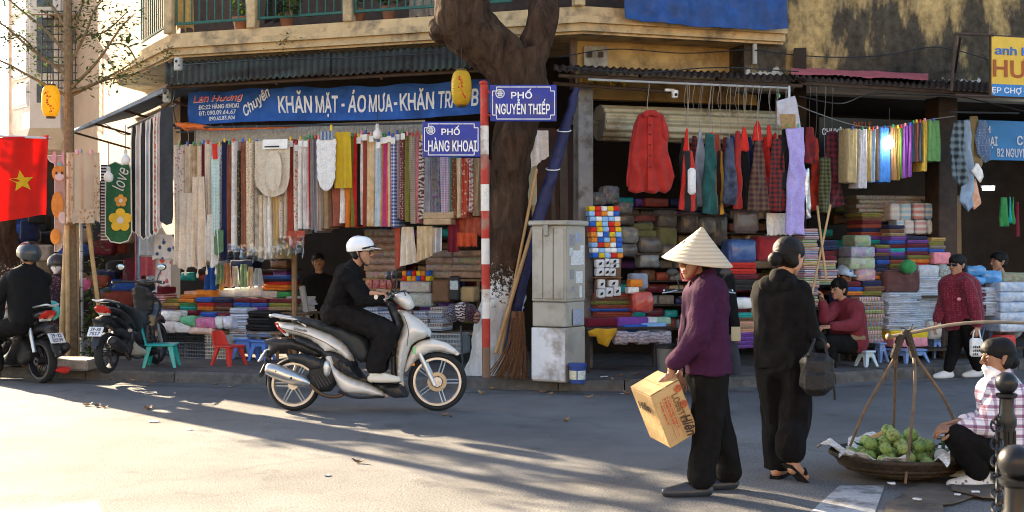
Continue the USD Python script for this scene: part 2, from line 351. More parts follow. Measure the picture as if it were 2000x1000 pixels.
# ================================================================== corner building
ochre=mat('ochre_plaster',(0.50,0.34,0.14),rough=0.92,var=0.18,scale=3,bump=0.3,bscale=25,dirt=(0.20,0.13,0.06),dscale=1.4)
creamp=mat('cream_moulding',(0.56,0.40,0.21),rough=0.9,var=0.2,scale=5,bump=0.3,bscale=40,dirt=(0.16,0.12,0.08),dscale=2.2,dthr=(0.5,0.68))
sidep=mat('pink_plaster',(0.45,0.34,0.25),rough=0.92,var=0.12,scale=3,bump=0.25,bscale=30,dirt=(0.42,0.32,0.24),dscale=1.0)
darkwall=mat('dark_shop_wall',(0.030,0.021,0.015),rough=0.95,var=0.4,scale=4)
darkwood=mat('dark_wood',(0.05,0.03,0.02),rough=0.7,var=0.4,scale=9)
greenpaint=mat('green_iron_paint',(0.02,0.10,0.075),rough=0.5,var=0.25,scale=20)
stained=mat('stained_plaster',(0.52,0.36,0.15),rough=0.95,var=0.25,scale=4,bump=0.4,bscale=30)
stained=usdkit.material(stage,'/World/Looks/mouldy_plaster',{'g':('geometry',{}),'mp':('mapping',{'scale':(1.1,1.1,0.42)}),'n':('noise_texture',{'scale':1.15,'detail':9.0,'roughness':0.62}),'r':('rgb_ramp',{'ramp':[(0.36,(0.56,0.39,0.17)),(0.44,(0.38,0.27,0.12)),(0.49,(0.085,0.07,0.05)),(0.66,(0.03,0.029,0.026))]}),'n2':('noise_texture',{'scale':9.0,'detail':8.0,'roughness':0.7}),'r2':('rgb_ramp',{'ramp':[(0.35,(0.55,0.55,0.55)),(0.6,(1.1,1.1,1.1))]}),'mu':('mix',{'mix_type':'multiply','fac':1.0}),'s':('separate_xyz',{}),'mr':('map_range',{'from_min':3.95,'from_max':3.6,'to_min':-0.25,'to_max':0.32}),'n3':('noise_texture',{'scale':3.2,'detail':8.0,'roughness':0.7}),'ad':('math',{'math_type':'add'}),'r3':('rgb_ramp',{'ramp':[(0.66,(0,0,0)),(0.70,(1,1,1))]}),'fl':('mix',{'color2':(0.50,0.47,0.42)}),'b':('bump',{'strength':0.5,'distance':0.03}),'p':('principled_bsdf',{'roughness':0.95,'specular_ior_level':0.1})},[('g.position','mp.vector'),('mp.vector','n.vector'),('n.fac','r.fac'),('g.position','n2.vector'),('n2.fac','r2.fac'),('r.color','mu.color1'),('r2.color','mu.color2'),('g.position','s.vector'),('s.z','mr.value'),('g.position','n3.vector'),('n3.fac','ad.value1'),('mr.result','ad.value2'),('ad.value','r3.fac'),('r3.color','fl.fac'),('mu.color','fl.color1'),('fl.color','p.base_color'),('n2.fac','b.height'),('b.normal','p.normal')],surface='p.BSDF')
def isect(A,B):
 m=np.array([A.d,-B.d]).T;t=np.linalg.solve(m,B.a-A.a);return A.a+t[0]*A.d
SD=np.array([-0.5,0.866])
def prism(poly,z0,z1):return mv(trimesh.creation.extrude_polygon(Polygon(poly),z1-z0),(0,0,z0))
def wallq(a,b,z0,z1,th=0.2,side=1):
 a,b=np.array(a),np.array(b);d=(b-a)/np.linalg.norm(b-a);n=np.array([-d[1],d[0]])*side*th
 return prism([a,b,b+n,a+n],z0,z1)
def strip(line,depth,z0,z1):
 """A horizontal moulding along a polyline of ground points, standing "depth" proud to the street side."""
 L=np.array(line);t=np.gradient(L,axis=0)
 for i in range(1,len(L)-1):
  u,v=(L[i]-L[i-1])/np.linalg.norm(L[i]-L[i-1]),(L[i+1]-L[i])/np.linalg.norm(L[i+1]-L[i]);t[i]=(u+v)
 t/=np.linalg.norm(t,axis=1,keepdims=True);nrm=np.c_[t[:,1],-t[:,0]]
 return prism(list(map(tuple,L+nrm*depth))+list(map(tuple,(L-nrm*0.12)[::-1])),z0,z1)
PBL,PBR=PL.off(0.95),PR.off(0.85)
bl=at(338,0,PBL.Y(338))[:2];bc=isect(PBL,PBR);br=at(1530,0,PBR.Y(1530))[:2]
b_back=bl+SD*3.2
bline=[b_back,bl,bc,br]
cb=Thing('corner_building','ochre two storey corner house with a green railed balcony above the shops','building')
inl,inr=PL.off(2.6),PR.off(2.4)
wc=isect(inl,inr)
wl=at(352,0,inl.Y(352))[:2];wl2=wl+SD*9.0
wr=at(1470,0,inr.Y(1470))[:2]
body=cb.add('floor_slab',prism([b_back,bl,bc,br,br+inr.n*-7,wl2+np.array([5,3])],4.02,4.12),creamp,smooth=False)
cb.add('moulding',strip(bline,0.05,4.05,4.14),creamp,smooth=False)
cb.add('moulding',strip(bline,0.10,4.14,4.22),creamp,smooth=False)
cb.add('moulding',strip(bline,0.03,4.22,4.34),creamp,smooth=False)
cb.add('balcony_roof',prism([b_back,bl,bc,br,br+inr.n*-7,wl2+np.array([5,3])],7.3,7.5),creamp,smooth=False)
uq=isect(inl.off(-0.7),inr)
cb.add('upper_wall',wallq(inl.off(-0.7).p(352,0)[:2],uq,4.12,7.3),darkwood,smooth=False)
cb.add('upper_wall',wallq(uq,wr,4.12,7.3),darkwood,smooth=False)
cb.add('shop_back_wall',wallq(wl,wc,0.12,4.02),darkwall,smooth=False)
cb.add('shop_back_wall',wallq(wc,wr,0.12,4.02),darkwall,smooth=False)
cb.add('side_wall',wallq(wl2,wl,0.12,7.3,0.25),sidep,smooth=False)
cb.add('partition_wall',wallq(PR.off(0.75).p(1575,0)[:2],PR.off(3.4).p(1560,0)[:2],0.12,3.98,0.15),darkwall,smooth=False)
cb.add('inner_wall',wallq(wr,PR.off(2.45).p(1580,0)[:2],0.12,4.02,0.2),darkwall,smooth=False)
po=PR.off(1.35)
a,b=po.p(1128,0)[:2],po.p(1478,0)[:2]
cb.add('lintel_wall',wallq(a,b,3.32,4.02,0.15),ochre,smooth=False)
w0=po.off(-0.03)
cb.add('wall_box',obox(w0.p(1140,148),w0.p(1186,148)-w0.p(1140,148),(0,-0.05,0),(0,0,0.36),0.006),mat('wall_box_grey',(0.36,0.33,0.27),dirt=(0.2,0.18,0.15),dscale=4))
for q in(1152,1174):
 for r in(112,140):cb.add('vent',obox(w0.off(-0.058).p(q-5,r),(0.06,0.0,0),(0,-0.012,0),(0,0,0.07)),darkwood)
cb.add('drain_pipe',rod(w0.off(-0.09).p(1118,175),w0.off(-0.09).p(1118,60),0.035),mat('pipe_brown',(0.12,0.07,0.05)))
def along(P,x0,x1,n):return[P.p(x,0)[:2]for x in np.linspace(x0,x1,n)]
for px in(332,494,682):
 q=PBL.p(px,0)[:2];cb.add('balcony_post',rbox((0.13,0.13,1.2),(*q,4.34),0.012,PL.ang),creamp)
q=PBR.p(1130,0)[:2];cb.add('balcony_post',rbox((0.13,0.13,1.2),(*q,4.34),0.012,PR.ang),creamp)
def railing(a,b,z0=4.45,z1=5.35,step=0.115):
 a,b=np.array(a),np.array(b);L=np.linalg.norm(b-a);d=(b-a)/L;ang=math.atan2(d[1],d[0]);mid=(a+b)/2
 for z in(z0,z1):cb.add('rail',rbox((L,0.03,0.035),(*mid,z),0.004,ang),greenpaint)
 k=int(L/step)
 for i in range(k+1):
  q=a+d*(0.02+(L-0.04)*i/k);cb.add('baluster',rbox((0.018 if 0<i<k else 0.03,0.018,z1-z0-0.04),(*q,z0+0.036),0.003,ang),greenpaint,smooth=False)
railing(PBL.p(342,0)[:2],PBL.p(484,0)[:2]);railing(PBL.p(504,0)[:2],PBL.p(672,0)[:2]);railing(PBL.p(692,0)[:2],PBL.p(1000,0)[:2])
railing(PBL.p(330,0)[:2]+SD*0.12,bl+SD*1.7);railing(PBR.p(1140,0)[:2],PBR.p(1480,0)[:2])
cb.done()
sw=Thing('stained_house','old ochre house wall streaked with black mould above the right shops','building')
ps=PR.off(0.95);a,b=ps.p(1482,0)[:2],ps.p(2300,0)[:2]
sw.add('wall',wallq(a,b,3.45,9.0,0.25),stained,smooth=False)
sw.add('end_wall',wallq(a,a-PR.n*3,3.45,9,0.2),stained,smooth=False)
ib=PR.off(3.2)
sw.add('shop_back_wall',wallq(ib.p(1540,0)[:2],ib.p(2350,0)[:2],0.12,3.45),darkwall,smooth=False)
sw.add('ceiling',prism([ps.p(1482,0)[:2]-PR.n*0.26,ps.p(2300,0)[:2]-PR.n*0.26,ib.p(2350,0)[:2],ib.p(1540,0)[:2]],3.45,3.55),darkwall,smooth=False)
sw.add('pillar',rbox((0.28,0.3,3.3),(*PR.off(0.75).p(1838,0)[:2],0.12),0.01,PR.ang),darkwood)
sw.add('drain_pipe',rod(ps.off(-0.06).p(1474,125),ps.off(-0.06).p(1474,62),0.03),mat('pipe_grey',(0.4,0.38,0.35)))
sw.add('end_return_wall',wallq(PR.off(1.0).p(2320,0)[:2],ib.p(2320,0)[:2],0.12,3.45),darkwall,smooth=False)
sw.done()
# ------------------------------------------------------------------ awnings
def corrugated(a0,a1,b0,b1,pitch=0.085,amp=0.014,th=0.004,seed=0):
 """Sheet from the eave a0-a1 up to the back edge b0-b1, corrugations running up the slope."""
 a0,a1,b0,b1=map(np.asarray,(a0,a1,b0,b1));L=np.linalg.norm(a1-a0);nu=int(L/pitch*6)+2
 def fn(u,v):
  p=a0+(a1-a0)*u[:,None];q=b0+(b1-b0)*u[:,None];r=p+(q-p)*v[:,None]
  r[:,2]+=amp*np.sin(u*L/pitch*2*math.pi)+0.02*(meshkit.noise(np.c_[u*L*0.9,v*2,u*0],seed)-0.5)
  return r
 return clothgrid(fn,nu,5,th)
def z3(p2,z):return np.array([p2[0],p2[1],z])
tin=mat('green_grey_tin',(0.075,0.085,0.066),rough=0.95,spec=.05,var=0.3,scale=3,dirt=(0.045,0.035,0.028),dscale=1.5,dthr=(0.42,0.6))
tin2=mat('brown_tin',(0.06,0.038,0.028),spec=.05,rough=0.95,var=0.35,scale=3,dirt=(0.03,0.022,0.018),dscale=2)
bluetin=mat('blue_tin',(0.16,0.22,0.30),spec=.15,rough=0.8,var=0.25,scale=5,dirt=(0.10,0.10,0.11),dscale=2)
ea,eb=PL.off(-0.40),PL.off(1.05)
aw=Thing('tin_awning','dark green corrugated tin awning under the balcony above the blue banner','awning')
xs=[322,480,640,800,962]
for i in range(4):
 x0,x1=xs[i]-(4 if i else 0),xs[i+1]+4
 dz=0.008*(i%2)
 aw.add('tin_sheet',corrugated(z3(ea.p(x0,0)[:2],3.475+dz),z3(ea.p(x1,0)[:2],3.485+dz),z3(eb.p(x0,0)[:2],3.985+dz),z3(eb.p(x1,0)[:2],3.99+dz),seed=i),tin,smooth=60)
aw.add('eave_beam',rod(z3(ea.off(0.1).p(326,0)[:2],3.45),z3(ea.off(0.1).p(958,0)[:2],3.46),0.022),darkwood)
for px in(335,540,745,945):
 aw.add('rafter',rod(z3(ea.off(0.1).p(px,0)[:2],3.43),z3(PL.off(1.0).p(px,0)[:2],3.93),0.02,6),darkwood)
aw.done()
sa=Thing('side_awning','weathered blue tin awning sloping along the side street wall','awning')
e0=z3(ea.p(330,0)[:2],3.44);e1=e0+np.array([*SD*6.2,-0.06]);perp=np.array([0.866,0.5,0])
sa.add('tin_sheet',corrugated(e1,e0+np.array([*SD*0.25,0]),e1+perp*1.05+[0,0,0.32],e0+perp*1.05+np.array([*SD*0.25,0.34])),bluetin,smooth=60)
sa.add('edge_angle',rod(e1+[0,0,-0.025],e0+np.array([*SD*0.2,-0.025]),0.028,6),bluetin)
for t in(0.6,2.4,4.4,6.0):
 q=e0+np.array([*SD*t,-0.05]);sa.add('bracket',rod(q,q+perp*1.0+[0,0,-0.25],0.018,6),darkwood)
sa.done()
era,erb=PR.off(-0.12),PR.off(1.2)
ar=Thing('brown_awning','rusty brown corrugated awning above the red shirt stall','awning')
xs=[1085,1220,1400,1572]
for i in range(3):
 ar.add('tin_sheet',corrugated(z3(era.p(xs[i]-3,0)[:2],3.42+.006*i),z3(era.p(xs[i+1]+3,0)[:2],3.42+.006*i),z3(erb.p(xs[i]-3,0)[:2],3.68+.006*i),z3(erb.p(xs[i+1]+3,0)[:2],3.70+.006*i),seed=5+i),tin2,smooth=60)
ar.add('eave_beam',rod(z3(era.off(0.08).p(1090,0)[:2],3.385),z3(era.off(0.08).p(1566,0)[:2],3.39),0.022),darkwood)
for px in(1110,1250,1400,1550):ar.add('rafter',rod(z3(era.off(0.08).p(px,0)[:2],3.37),z3(PR.off(1.0).p(px,0)[:2],3.62),0.02,6),darkwood)
ar.done()
ar=Thing('far_awning','dark tin awning with a torn pink tarpaulin laid on top at right','awning')
xs=[1556,1700,1860,2060];e2=PR.off(-0.05)
for i in range(3):
 ar.add('tin_sheet',corrugated(z3(e2.p(xs[i]-3,0)[:2],3.47-.02*i),z3(e2.p(xs[i+1]+3,0)[:2],3.45-.02*i),z3(ps.off(-0.02).p(xs[i]-3,0)[:2],3.70),z3(ps.off(-0.02).p(xs[i+1]+3,0)[:2],3.66),seed=9+i),tin2,smooth=60)
def tarpfn(u,v):
 x=1545+u*268;A=np.array([z3(PR.off(0.30).p(t,0)[:2],3.575)for t in x]);B=np.array([z3(PR.off(0.86).p(t,0)[:2],3.74)for t in x])
 r=A+(B-A)*v[:,None];r[:,2]+=0.035*(meshkit.fbm(np.c_[u*9,v*3,u*0],3,4)-0.35);return r
ar.add('pink_tarpaulin',clothgrid(tarpfn,40,8,0.004),mat('pink_tarp',(0.50,0.12,0.13),rough=0.7,var=0.25,scale=5),smooth=60)
ar.add('eave_beam',rod(z3(e2.off(0.06).p(1560,0)[:2],3.43),z3(e2.off(0.06).p(2050,0)[:2],3.38),0.025),darkwood)
ar.done()
ft=PBR.off(-0.12)
def tarp(u,v):
 x=1216+u*312;base=np.array([ft.p(t,0)[:2]for t in x]);top=4.95;bot=4.20-0.045*np.sin(u*3.0)-0.03*u+0.02*(meshkit.noise(np.c_[u*6,u*0,u*0],3)-.5)
 z=top+(bot-top)*v;d=0.10*(meshkit.fbm(np.c_[u*9,v*2.2,u*0],4,8)-0.5)*2*(0.4+0.6*v)+0.10*v
 return np.c_[base[:,0]+ft.n[0]*d,base[:,1]+ft.n[1]*d,z]
solo('blue_tarpaulin',clothgrid(tarp,70,24,0.005),mat('blue_tarp',(0.012,0.055,0.20),rough=0.55,var=0.5,scale=5,bump=0.6,bscale=9),'creased blue tarpaulin draped over the right end of the balcony','tarpaulin',smooth=60)
# ------------------------------------------------------------------ side street on the left
whitep=mat('white_wall',(0.78,0.76,0.72),rough=0.8,var=0.08,dirt=(0.6,0.57,0.52),dscale=0.8)
glassd=mat('window_glass',(0.10,0.14,0.18),rough=0.12,var=0.3,spec=0.7)
wb=Thing('bay_window_house','white house with a tall glazed bay window across the side street','building')
Yb=26.0
def rect(x0,y0,x1,y1,Y,th=0.3):
 a,b=at(x0,y1,Y),at(x1,y0,Y);return obox(a,(b[0]-a[0],0,0),(0,th,0),(0,0,b[2]-a[2]))
wb.add('wall',rect(16,-420,230,292,Yb+0.9,5.0),mat('pale_pink_wall',(0.70,0.60,0.52),rough=0.9,dirt=(0.5,0.42,0.35)),smooth=False)
bx=[at(x,0,Yb+o)[:2]for x,o in((22,0.9),(58,0.0),(118,0.0),(160,0.9))]
z0,z1=at(0,250,Yb)[2],at(0,-300,Yb)[2]
wb.add('bay',prism(bx,z0,z1),whitep,smooth=False)
wb.add('bay_foot',hullpts([(*q,z0)for q in bx]+[(*(np.array(bx[0])+[.25,0]),z0-0.35),(*(np.array(bx[3])-[.25,0]),z0-0.35)]),whitep,smooth=False)
for face in range(3):
 A,B=np.array(bx[face]),np.array(bx[face+1]);d=(B-A);L=np.linalg.norm(d);d/=L;nrm=np.array([d[1],-d[0]])
 cols=1
 for(zb,zt)in((z0+0.45,z0+0.95),(z0+1.05,z0+2.3),(z0+2.4,z0+3.4)):
  a=A+d*0.09;b=B-d*0.09
  fr=wb.add('window',obox((*(a+nrm*0.02),zb),(*(b-a),0),(*(-nrm*0.05),0),(0,0,zt-zb)),whitep,smooth=False)
  a2,b2=a+d*0.06,b-d*0.06
  wb.add('pane',obox((*(a2+nrm*0.026),zb+0.06),(*(b2-a2),0),(*(-nrm*0.01),0),(0,0,zt-zb-0.12)),glassd,parent=fr,smooth=False)
gx0,gx1,gy0,gy1=82,158,22,172;Yg=Yb-0.7
iron=mat('dark_iron',(0.04,0.045,0.05),rough=0.5)
for x in np.linspace(gx0,gx1,8):wb.add('cage_bar',rod(at(x,gy0,Yg),at(x,gy1,Yg),0.014,5),iron)
for y in np.linspace(gy0,gy1,11):wb.add('cage_bar',rod(at(gx0,y,Yg),at(gx1,y,Yg),0.012,5),iron)
for x in(gx0,gx1):
 for y in(gy0,gy1):wb.add('cage_bar',rod(at(x,y,Yg),at(x,y,Yg)+[0,1.4,0],0.014,5),iron)
wb.add('cage_roof',obox(at(60,30,Yg-0.3),(1.3,0,0),(0,1.3,0.25),(0,0,0.03)),mat('rusty_sheet',(0.25,0.16,0.09)))
wb.add('shop_opening',rect(-60,300,200,640,Yb+2.4,0.3),darkwall,smooth=False)
wb.add('shop_front',rect(150,292,230,640,Yb+.9,.3),mat('shop_front_brown',(0.22,0.14,0.09),dirt=(.1,.07,.05)),smooth=False)
wb.done()
lh=Thing('shophouse','narrow ochre shophouse standing further left in the side street','building')
qv=lambda q,t:np.array([0.733*q-0.68*t,0.68*q+0.733*t])
fp=[qv(6.45,24),qv(8.6,24),qv(8.6,26),qv(6.45,26)]
lh.add('wall',prism(fp,0.0,8.4),ochre,smooth=False)
lh.add('roof',hullpts([(*qv(6.4,23.8),8.4),(*qv(8.8,23.8),8.4),(*qv(8.8,26.2),8.4),(*qv(6.4,26.2),8.4),(*qv(6.6,25),9.1),(*qv(8.6,25),9.1)]),mat('roof_tile_red',(0.3,0.12,0.07)),smooth=False)
for z in(0.2,2.8,5.6):
 a=qv(7.1,23.97);b=qv(8.1,23.97);lh.add('shutter',obox((*a,z),(*(b-a),0),(*(qv(7,23.9)-qv(7,23.97)),0),(0,0,1.9)),greenpaint,smooth=False)
lh.done()
for i,(x0,x1,y,hgt,m,lab)in enumerate([(-18,-7,-17,9,ochre,'ochre house facing the corner from across the junction, leftmost'),(-6.9,2,-16.5,11,sidep,'tall cream house facing the corner from across the junction'),(2.1,9,-16.5,8,ochre,'low pink house facing the corner from across the junction'),(9.1,20,-17,12,ochre,'ochre house facing the corner from across the junction, rightmost')]):
 oh=Thing('opposite_house',lab,'building')
 oh.add('wall',prism([(x0,y),(x1,y),(x1,y-6),(x0,y-6)],0,hgt),m,smooth=False)
 for fl in range(int(hgt//3)):
  for k in range(3):
   xx=x0+(x1-x0)*(k+.5)/3;oh.add('window',obox((xx-.6,y+.005,fl*3+.9),(1.2,0,0),(0,.04,0),(0,0,1.5)),greenpaint if fl else darkwood,smooth=False)
 oh.done()
# ================================================================== banner, street signs, other signs
signblue=mat('enamel_blue',(0.012,0.032,0.26),rough=0.4,var=0.2,scale=4,spec=0.3,dirt=(.05,.05,.12),dscale=7,dthr=(.52,.7))
enamel=mat('enamel_white',(0.74,0.74,0.73),rough=0.45,var=0.08,dirt=(.45,.42,.38),dscale=12,dthr=(.55,.7))
bannerblue=mat('banner_blue',(0.018,0.085,0.34),rough=0.6,var=0.45,scale=3.5,bump=0.6,bscale=8,spec=.2)
whitep2=mat('print_white',(0.72,0.75,0.80),rough=0.6,var=0.12,dirt=(.4,.45,.58),dscale=6,dthr=(.5,.7))
redprint=mat('print_red',(0.65,0.06,0.06),rough=0.6,var=0.08)
BP=PL.off(0.12)
b0,b1=BP.p(368,0)[:2],BP.p(962,0)[:2];BW=np.linalg.norm(b1-b0)
def bsurf(u,v):
 p=b0+(b1-b0)*(u/BW)[:,None];d=0.055*(meshkit.fbm(np.c_[u*2.6+v*1.5,v*3.2,u*0],5,2)-0.5)*2
 z=3.02+0.02*np.sin(u*1.7)+v+0.012*np.sin(u*9)*(v>0.3)
 return np.c_[p[:,0]+BP.n[0]*d,p[:,1]+BP.n[1]*d,z]
BH=0.40
bn=Thing('shop_banner','long wrinkled blue cloth banner with big white letters over the hanging tablecloths','banner')
bn.add('cloth',clothgrid(lambda u,v:bsurf(u*BW,v*BH),150,16,0.004),bannerblue,smooth=60)
def on_banner(s,px,h,v0,wpx,bold=True,shear=0.0,rot=0.0,lift=0.008,thick=0.003):
 m=meshkit.text_mesh(s,h,0.01,bold);m=TM(*trimesh.remesh.subdivide_to_size(m.vertices,m.faces,.04));v=np.array(m.vertices);v[:,2]*=100
 u0=np.linalg.norm(BP.p(px,0)[:2]-b0);u1=np.linalg.norm(BP.p(px+wpx,0)[:2]-b0)
 v[:,0]=(v[:,0]-v[:,0].min())*(u1-u0)/np.ptp(v[:,0]);v[:,0]+=shear*v[:,1]
 if rot:c,s_=math.cos(rot),math.sin(rot);v[:,:2]=v[:,:2]@np.array([[c,s_],[-s_,c]])
 q=bsurf(u0+v[:,0],v0+v[:,1]);q[:,:2]+=BP.n*(lift+thick*v[:,2:])
 return TM(q,m.faces)
for s_,px,w in(('KHĂN',545,65),('MẶT',617,44),('-',668,7),('ÁO',682,34),('MƯA',722,46),('-',771,7),('KHĂN',783,66),('TRẢI',857,46),('B',921,14)):
 bn.add('lettering',on_banner(s_,px,0.19,0.10,w),whitep2,smooth=False)
bn.add('lettering',on_banner('Chuyên',478,0.12,0.06,62,shear=0.3,rot=0.62),whitep2,smooth=False)
bn.add('lettering',on_banner('Lan Hương',379,0.075,0.275,92,shear=0.35,lift=0.006),whitep2,smooth=False)
bn.add('lettering',on_banner('Lan Hương',380,0.072,0.278,90,shear=0.35,lift=0.011,bold=False),redprint,smooth=False)
bn.add('lettering',on_banner('ĐC:22 HÀNG KHOAI',390,0.05,0.185,76),whitep2,smooth=False)
bn.add('lettering',on_banner('ĐT: 090.09.64.67',391,0.05,0.11,68),whitep2,smooth=False)
bn.add('lettering',on_banner('090.41.83.904',410,0.045,0.04,49),whitep2,smooth=False)
bn.done()
q=[BP.off(-.06).p(x,y)for x,y in((345,243),(372,247),(420,250),(470,250),(540,248),(600,246))]
solo('orange_sheet',shake(sub(tube(bez(q,8),np.interp(np.linspace(0,1,41),[0,.15,.4,1],[.03,.055,.03,.012]),8),1),.02,12,4),mat('orange_sheet',(0.75,0.16,0.02),rough=0.5),'orange plastic sheet rolled up under the left end of the blue banner','sheet')
def streetsign(px0,py0,px1,py1,Y,lines,label):
 a=at(px0,py1,Y);w=(px1-px0)/FPX*Y;h=(py1-py0)/FPX*Y
 t=Thing('street_sign',label,'sign','blue enamel street name signs')
 t.add('plate',rbox((w,0.025,h),(a[0]+w/2,Y,a[2]),0.006),signblue)
 f=Y-0.0135;X=np.array([1,0,0]);Z=np.array([0,0,1]);m=0.06*h
 def bar(x0,z0,x1,z1,th=0.010):
  p,q=np.array([a[0]+x0,f,a[2]+z0]),np.array([a[0]+x1,f,a[2]+z1]);d=(q-p)/np.linalg.norm(q-p);n=np.array([-d[2],0,d[0]])
  return obox(p-n*th/2,q-p,n*th,(0,-0.003,0))
 c=0.11*h;fr=[]
 P=[(m,m+c),(m,h-m-c),(m+c,h-m-c),(m+c,h-m),(w-m-c,h-m),(w-m-c,h-m-c),(w-m,h-m-c),(w-m,m+c),(w-m-c,m+c),(w-m-c,m),(m+c,m),(m+c,m+c)]
 for p,q in zip(P,P[1:]+P[:1]):fr.append(bar(*p,*q,0.008))
 t.add('border',cat(fr),enamel,smooth=False)
 ex,ez,er=0.13*w+0.01,0.76*h,0.115*h;em=[]
 ring=[np.array([a[0]+ex+er*math.cos(q),f-0.002,a[2]+ez+er*math.sin(q)])for q in np.linspace(0,2*math.pi,25)]
 em.append(tube(ring,0.005,5,False))
 for(x0,z0,x1,z1)in((-.6,.35,.6,.35),(-.35,.62,.35,.62),(-.7,.0,.7,.0),(-.42,-.65,-.42,0),(.42,-.65,.42,0),(-.18,-.65,-.18,-.3),(.18,-.65,.18,-.3),(-.18,-.3,.18,-.3),(-.3,.1,-.3,.55),(.3,.1,.3,.55)):
  em.append(bar(ex+x0*er,ez+z0*er,ex+x1*er,ez+z1*er,0.008))
 t.add('emblem',cat(em),enamel,smooth=False)
 for s_,cx,cz,hh,ww in lines:
  t.add('lettering',text(s_,hh*h,(a[0]+(cx-ww/2)*w,f,a[2]+cz*h),X,Z,0.003,True,ww*w),enamel,smooth=False)
 for sx in(0.3,0.7):t.add('bolt',ball((a[0]+sx*w,f,a[2]+0.94*h),0.007,1),mat('zinc',(0.4,0.4,0.4),metallic=0.8,rough=0.4))
 t.done()
streetsign(958,166,1087,237,13.25,[('PHỐ',0.47,0.63,0.17,0.32),('NGUYỄN THIẾP',0.49,0.20,0.27,0.82)],'blue enamel street sign reading PHỐ NGUYỄN THIẾP in front of the tree trunk')
streetsign(825,238,938,307,13.25,[('PHỐ',0.49,0.63,0.17,0.32),('HÀNG KHOAI',0.52,0.17,0.29,0.84)],'lower blue enamel street sign reading PHỐ HÀNG KHOAI left of the striped pole')
base=gnd(949,737,0.12);Yp=13.32
sp=Thing('sign_pole','red and white striped metal pole carrying the street signs','pole')
redp=mat('pole_red',(0.42,0.035,0.02),rough=0.6,dirt=(0.25,0.16,0.12),dscale=6,dthr=(0.52,0.66));whp=mat('pole_white',(0.72,0.68,0.62),rough=0.6,dirt=(0.35,0.28,0.22),dscale=6)
ys=[737,678,622,565,516,466,412,360,302,246,166];cols=[mat('rust_base',(0.22,0.12,0.07))]+[redp,whp]*5
for i,(y0,y1)in enumerate(zip(ys[:-1],ys[1:])):
 x0,x1=np.interp([y0,y1],[166,737],[945.5,950]);sp.add('stripe',rod(at(x0,y0,Yp),at(x1,y1,Yp),0.045,14),cols[i])
sp.add('cap',ball(at(944,162,Yp),0.045,2,(1,1,.6)),cols[1])
for y in(180,225,252,296):
 sp.add('sign_bracket',rod(at(938 if y>240 else 952,y,Yp-.03),at(930 if y>240 else 965,y,Yp-.05),0.012,6),redp)
sp.done(base=at(950,737,Yp))
def flatsign(name,P,px0,py0,px1,py1,bg,lines,label,th=0.03,bands=(),frame=None):
 t=Thing(name,label,'sign');a,b=P.p(px0,py1),P.p(px1,py1);zt=P.p(px0,py0)[2];h=zt-a[2]
 d=np.array([*(b-a)[:2],0]);w=np.linalg.norm(d);d/=w;nv=np.array([*P.n,0])
 t.add('panel',obox(a,d*w,-nv*th,(0,0,h),0.004),bg,smooth=False)
 for z0,z1,m in bands:t.add('band',obox(a+nv*0.001+[0,0,z0*h],d*w,nv*0.003,(0,0,(z1-z0)*h)),m,smooth=False)
 for s_,x,z,hh,ww,m in lines:
  t.add('lettering',text(s_,hh*h,a+d*x*w+np.array([0,0,z*h])+nv*0.005,d,(0,0,1),0.003,True,ww*w),m,smooth=False)
 if frame:
  for p,q in((a,a+d*w),(a+[0,0,h],a+d*w+[0,0,h]),(a,a+[0,0,h]),(a+d*w,a+d*w+[0,0,h])):t.add('frame',rod(p-nv*.02,q-nv*.02,0.018,6),frame)
 return t,a,d,w,h
yel=mat('sign_yellow',(0.72,0.46,0.04),rough=0.5,var=0.1);sgb=mat('sign_blue',(0.03,0.20,0.50),rough=0.5,var=0.15);prb=mat('print_blue',(0.03,0.16,0.5));prr=mat('print_brown',(0.36,0.10,0.03));blk=mat('sign_black',(0.018,0.017,0.017),rough=0.5)
t,a,d,w,h=flatsign('yellow_shop_sign',PR.off(-0.75),1937,70,2130,187,yel,[('anh Hồng',0.03,0.70,0.13,0.58,prb),('HƯƠNG',0.01,0.33,0.27,0.85,prr),('ẸP CHỢ ĐỒNG XUÂN',0.0,0.055,0.09,0.80,whitep2)],'yellow shop sign on an iron frame at the upper right edge',bands=((0.0,0.2,sgb),),frame=darkwood)
Pq=PR.off(-0.75)
for y in(66,186):t.add('arm',rod(Pq.p(1866,y),Pq.p(1940,y+3),0.018,6),darkwood)
t.add('arm',rod(Pq.p(1866,66),Pq.p(1858,178),0.018,6),darkwood);t.add('arm',rod(Pq.p(1876,72),ps.p(1866,140),0.016,6),darkwood);t.add('arm',rod(Pq.p(1862,150),ps.p(1852,165),0.016,6),darkwood)
t.add('arm',rod(Pq.p(1937,188),ps.p(1937,165),0.016,6),darkwood)
t.done()
flatsign('blue_shop_sign',PR.off(0.9),1886,233,2130,311,sgb,[('NINH',0.02,0.68,0.17,0.17,whitep2),('CÁC LOẠI',0.0,0.36,0.22,0.245,whitep2),('CHĂN',0.40,0.40,0.22,0.2,whitep2),('82 NGUYỄN THIẾP',0.24,0.09,0.20,0.42,whitep2)],'blue shop sign with white letters behind the hung shirts at right',frame=None)[0].done()
flatsign('dark_shop_sign',PR.off(0.55),1600,228,1800,318,blk,[('ĐẠI LÝ',0.32,0.80,0.11,0.18,prr),('CHUYÊN CUNG CẤP KHĂN',0.025,0.61,0.14,0.72,whitep2),('NHÀ NGHỈ',0.115,0.41,0.13,0.27,whitep2),('KHĂN TẮM',0.115,0.20,0.13,0.29,whitep2)],'dark shop sign with white letters behind the row of hanging towels')[0].done()
flatsign('yellow_strip_sign',PR.off(0.5),1135,152,1222,172,yel,[('Nguyễn Thiệp',0.28,0.3,0.42,0.66,blk)],'narrow yellow sign strip under the brown awning beside the tree')[0].done()
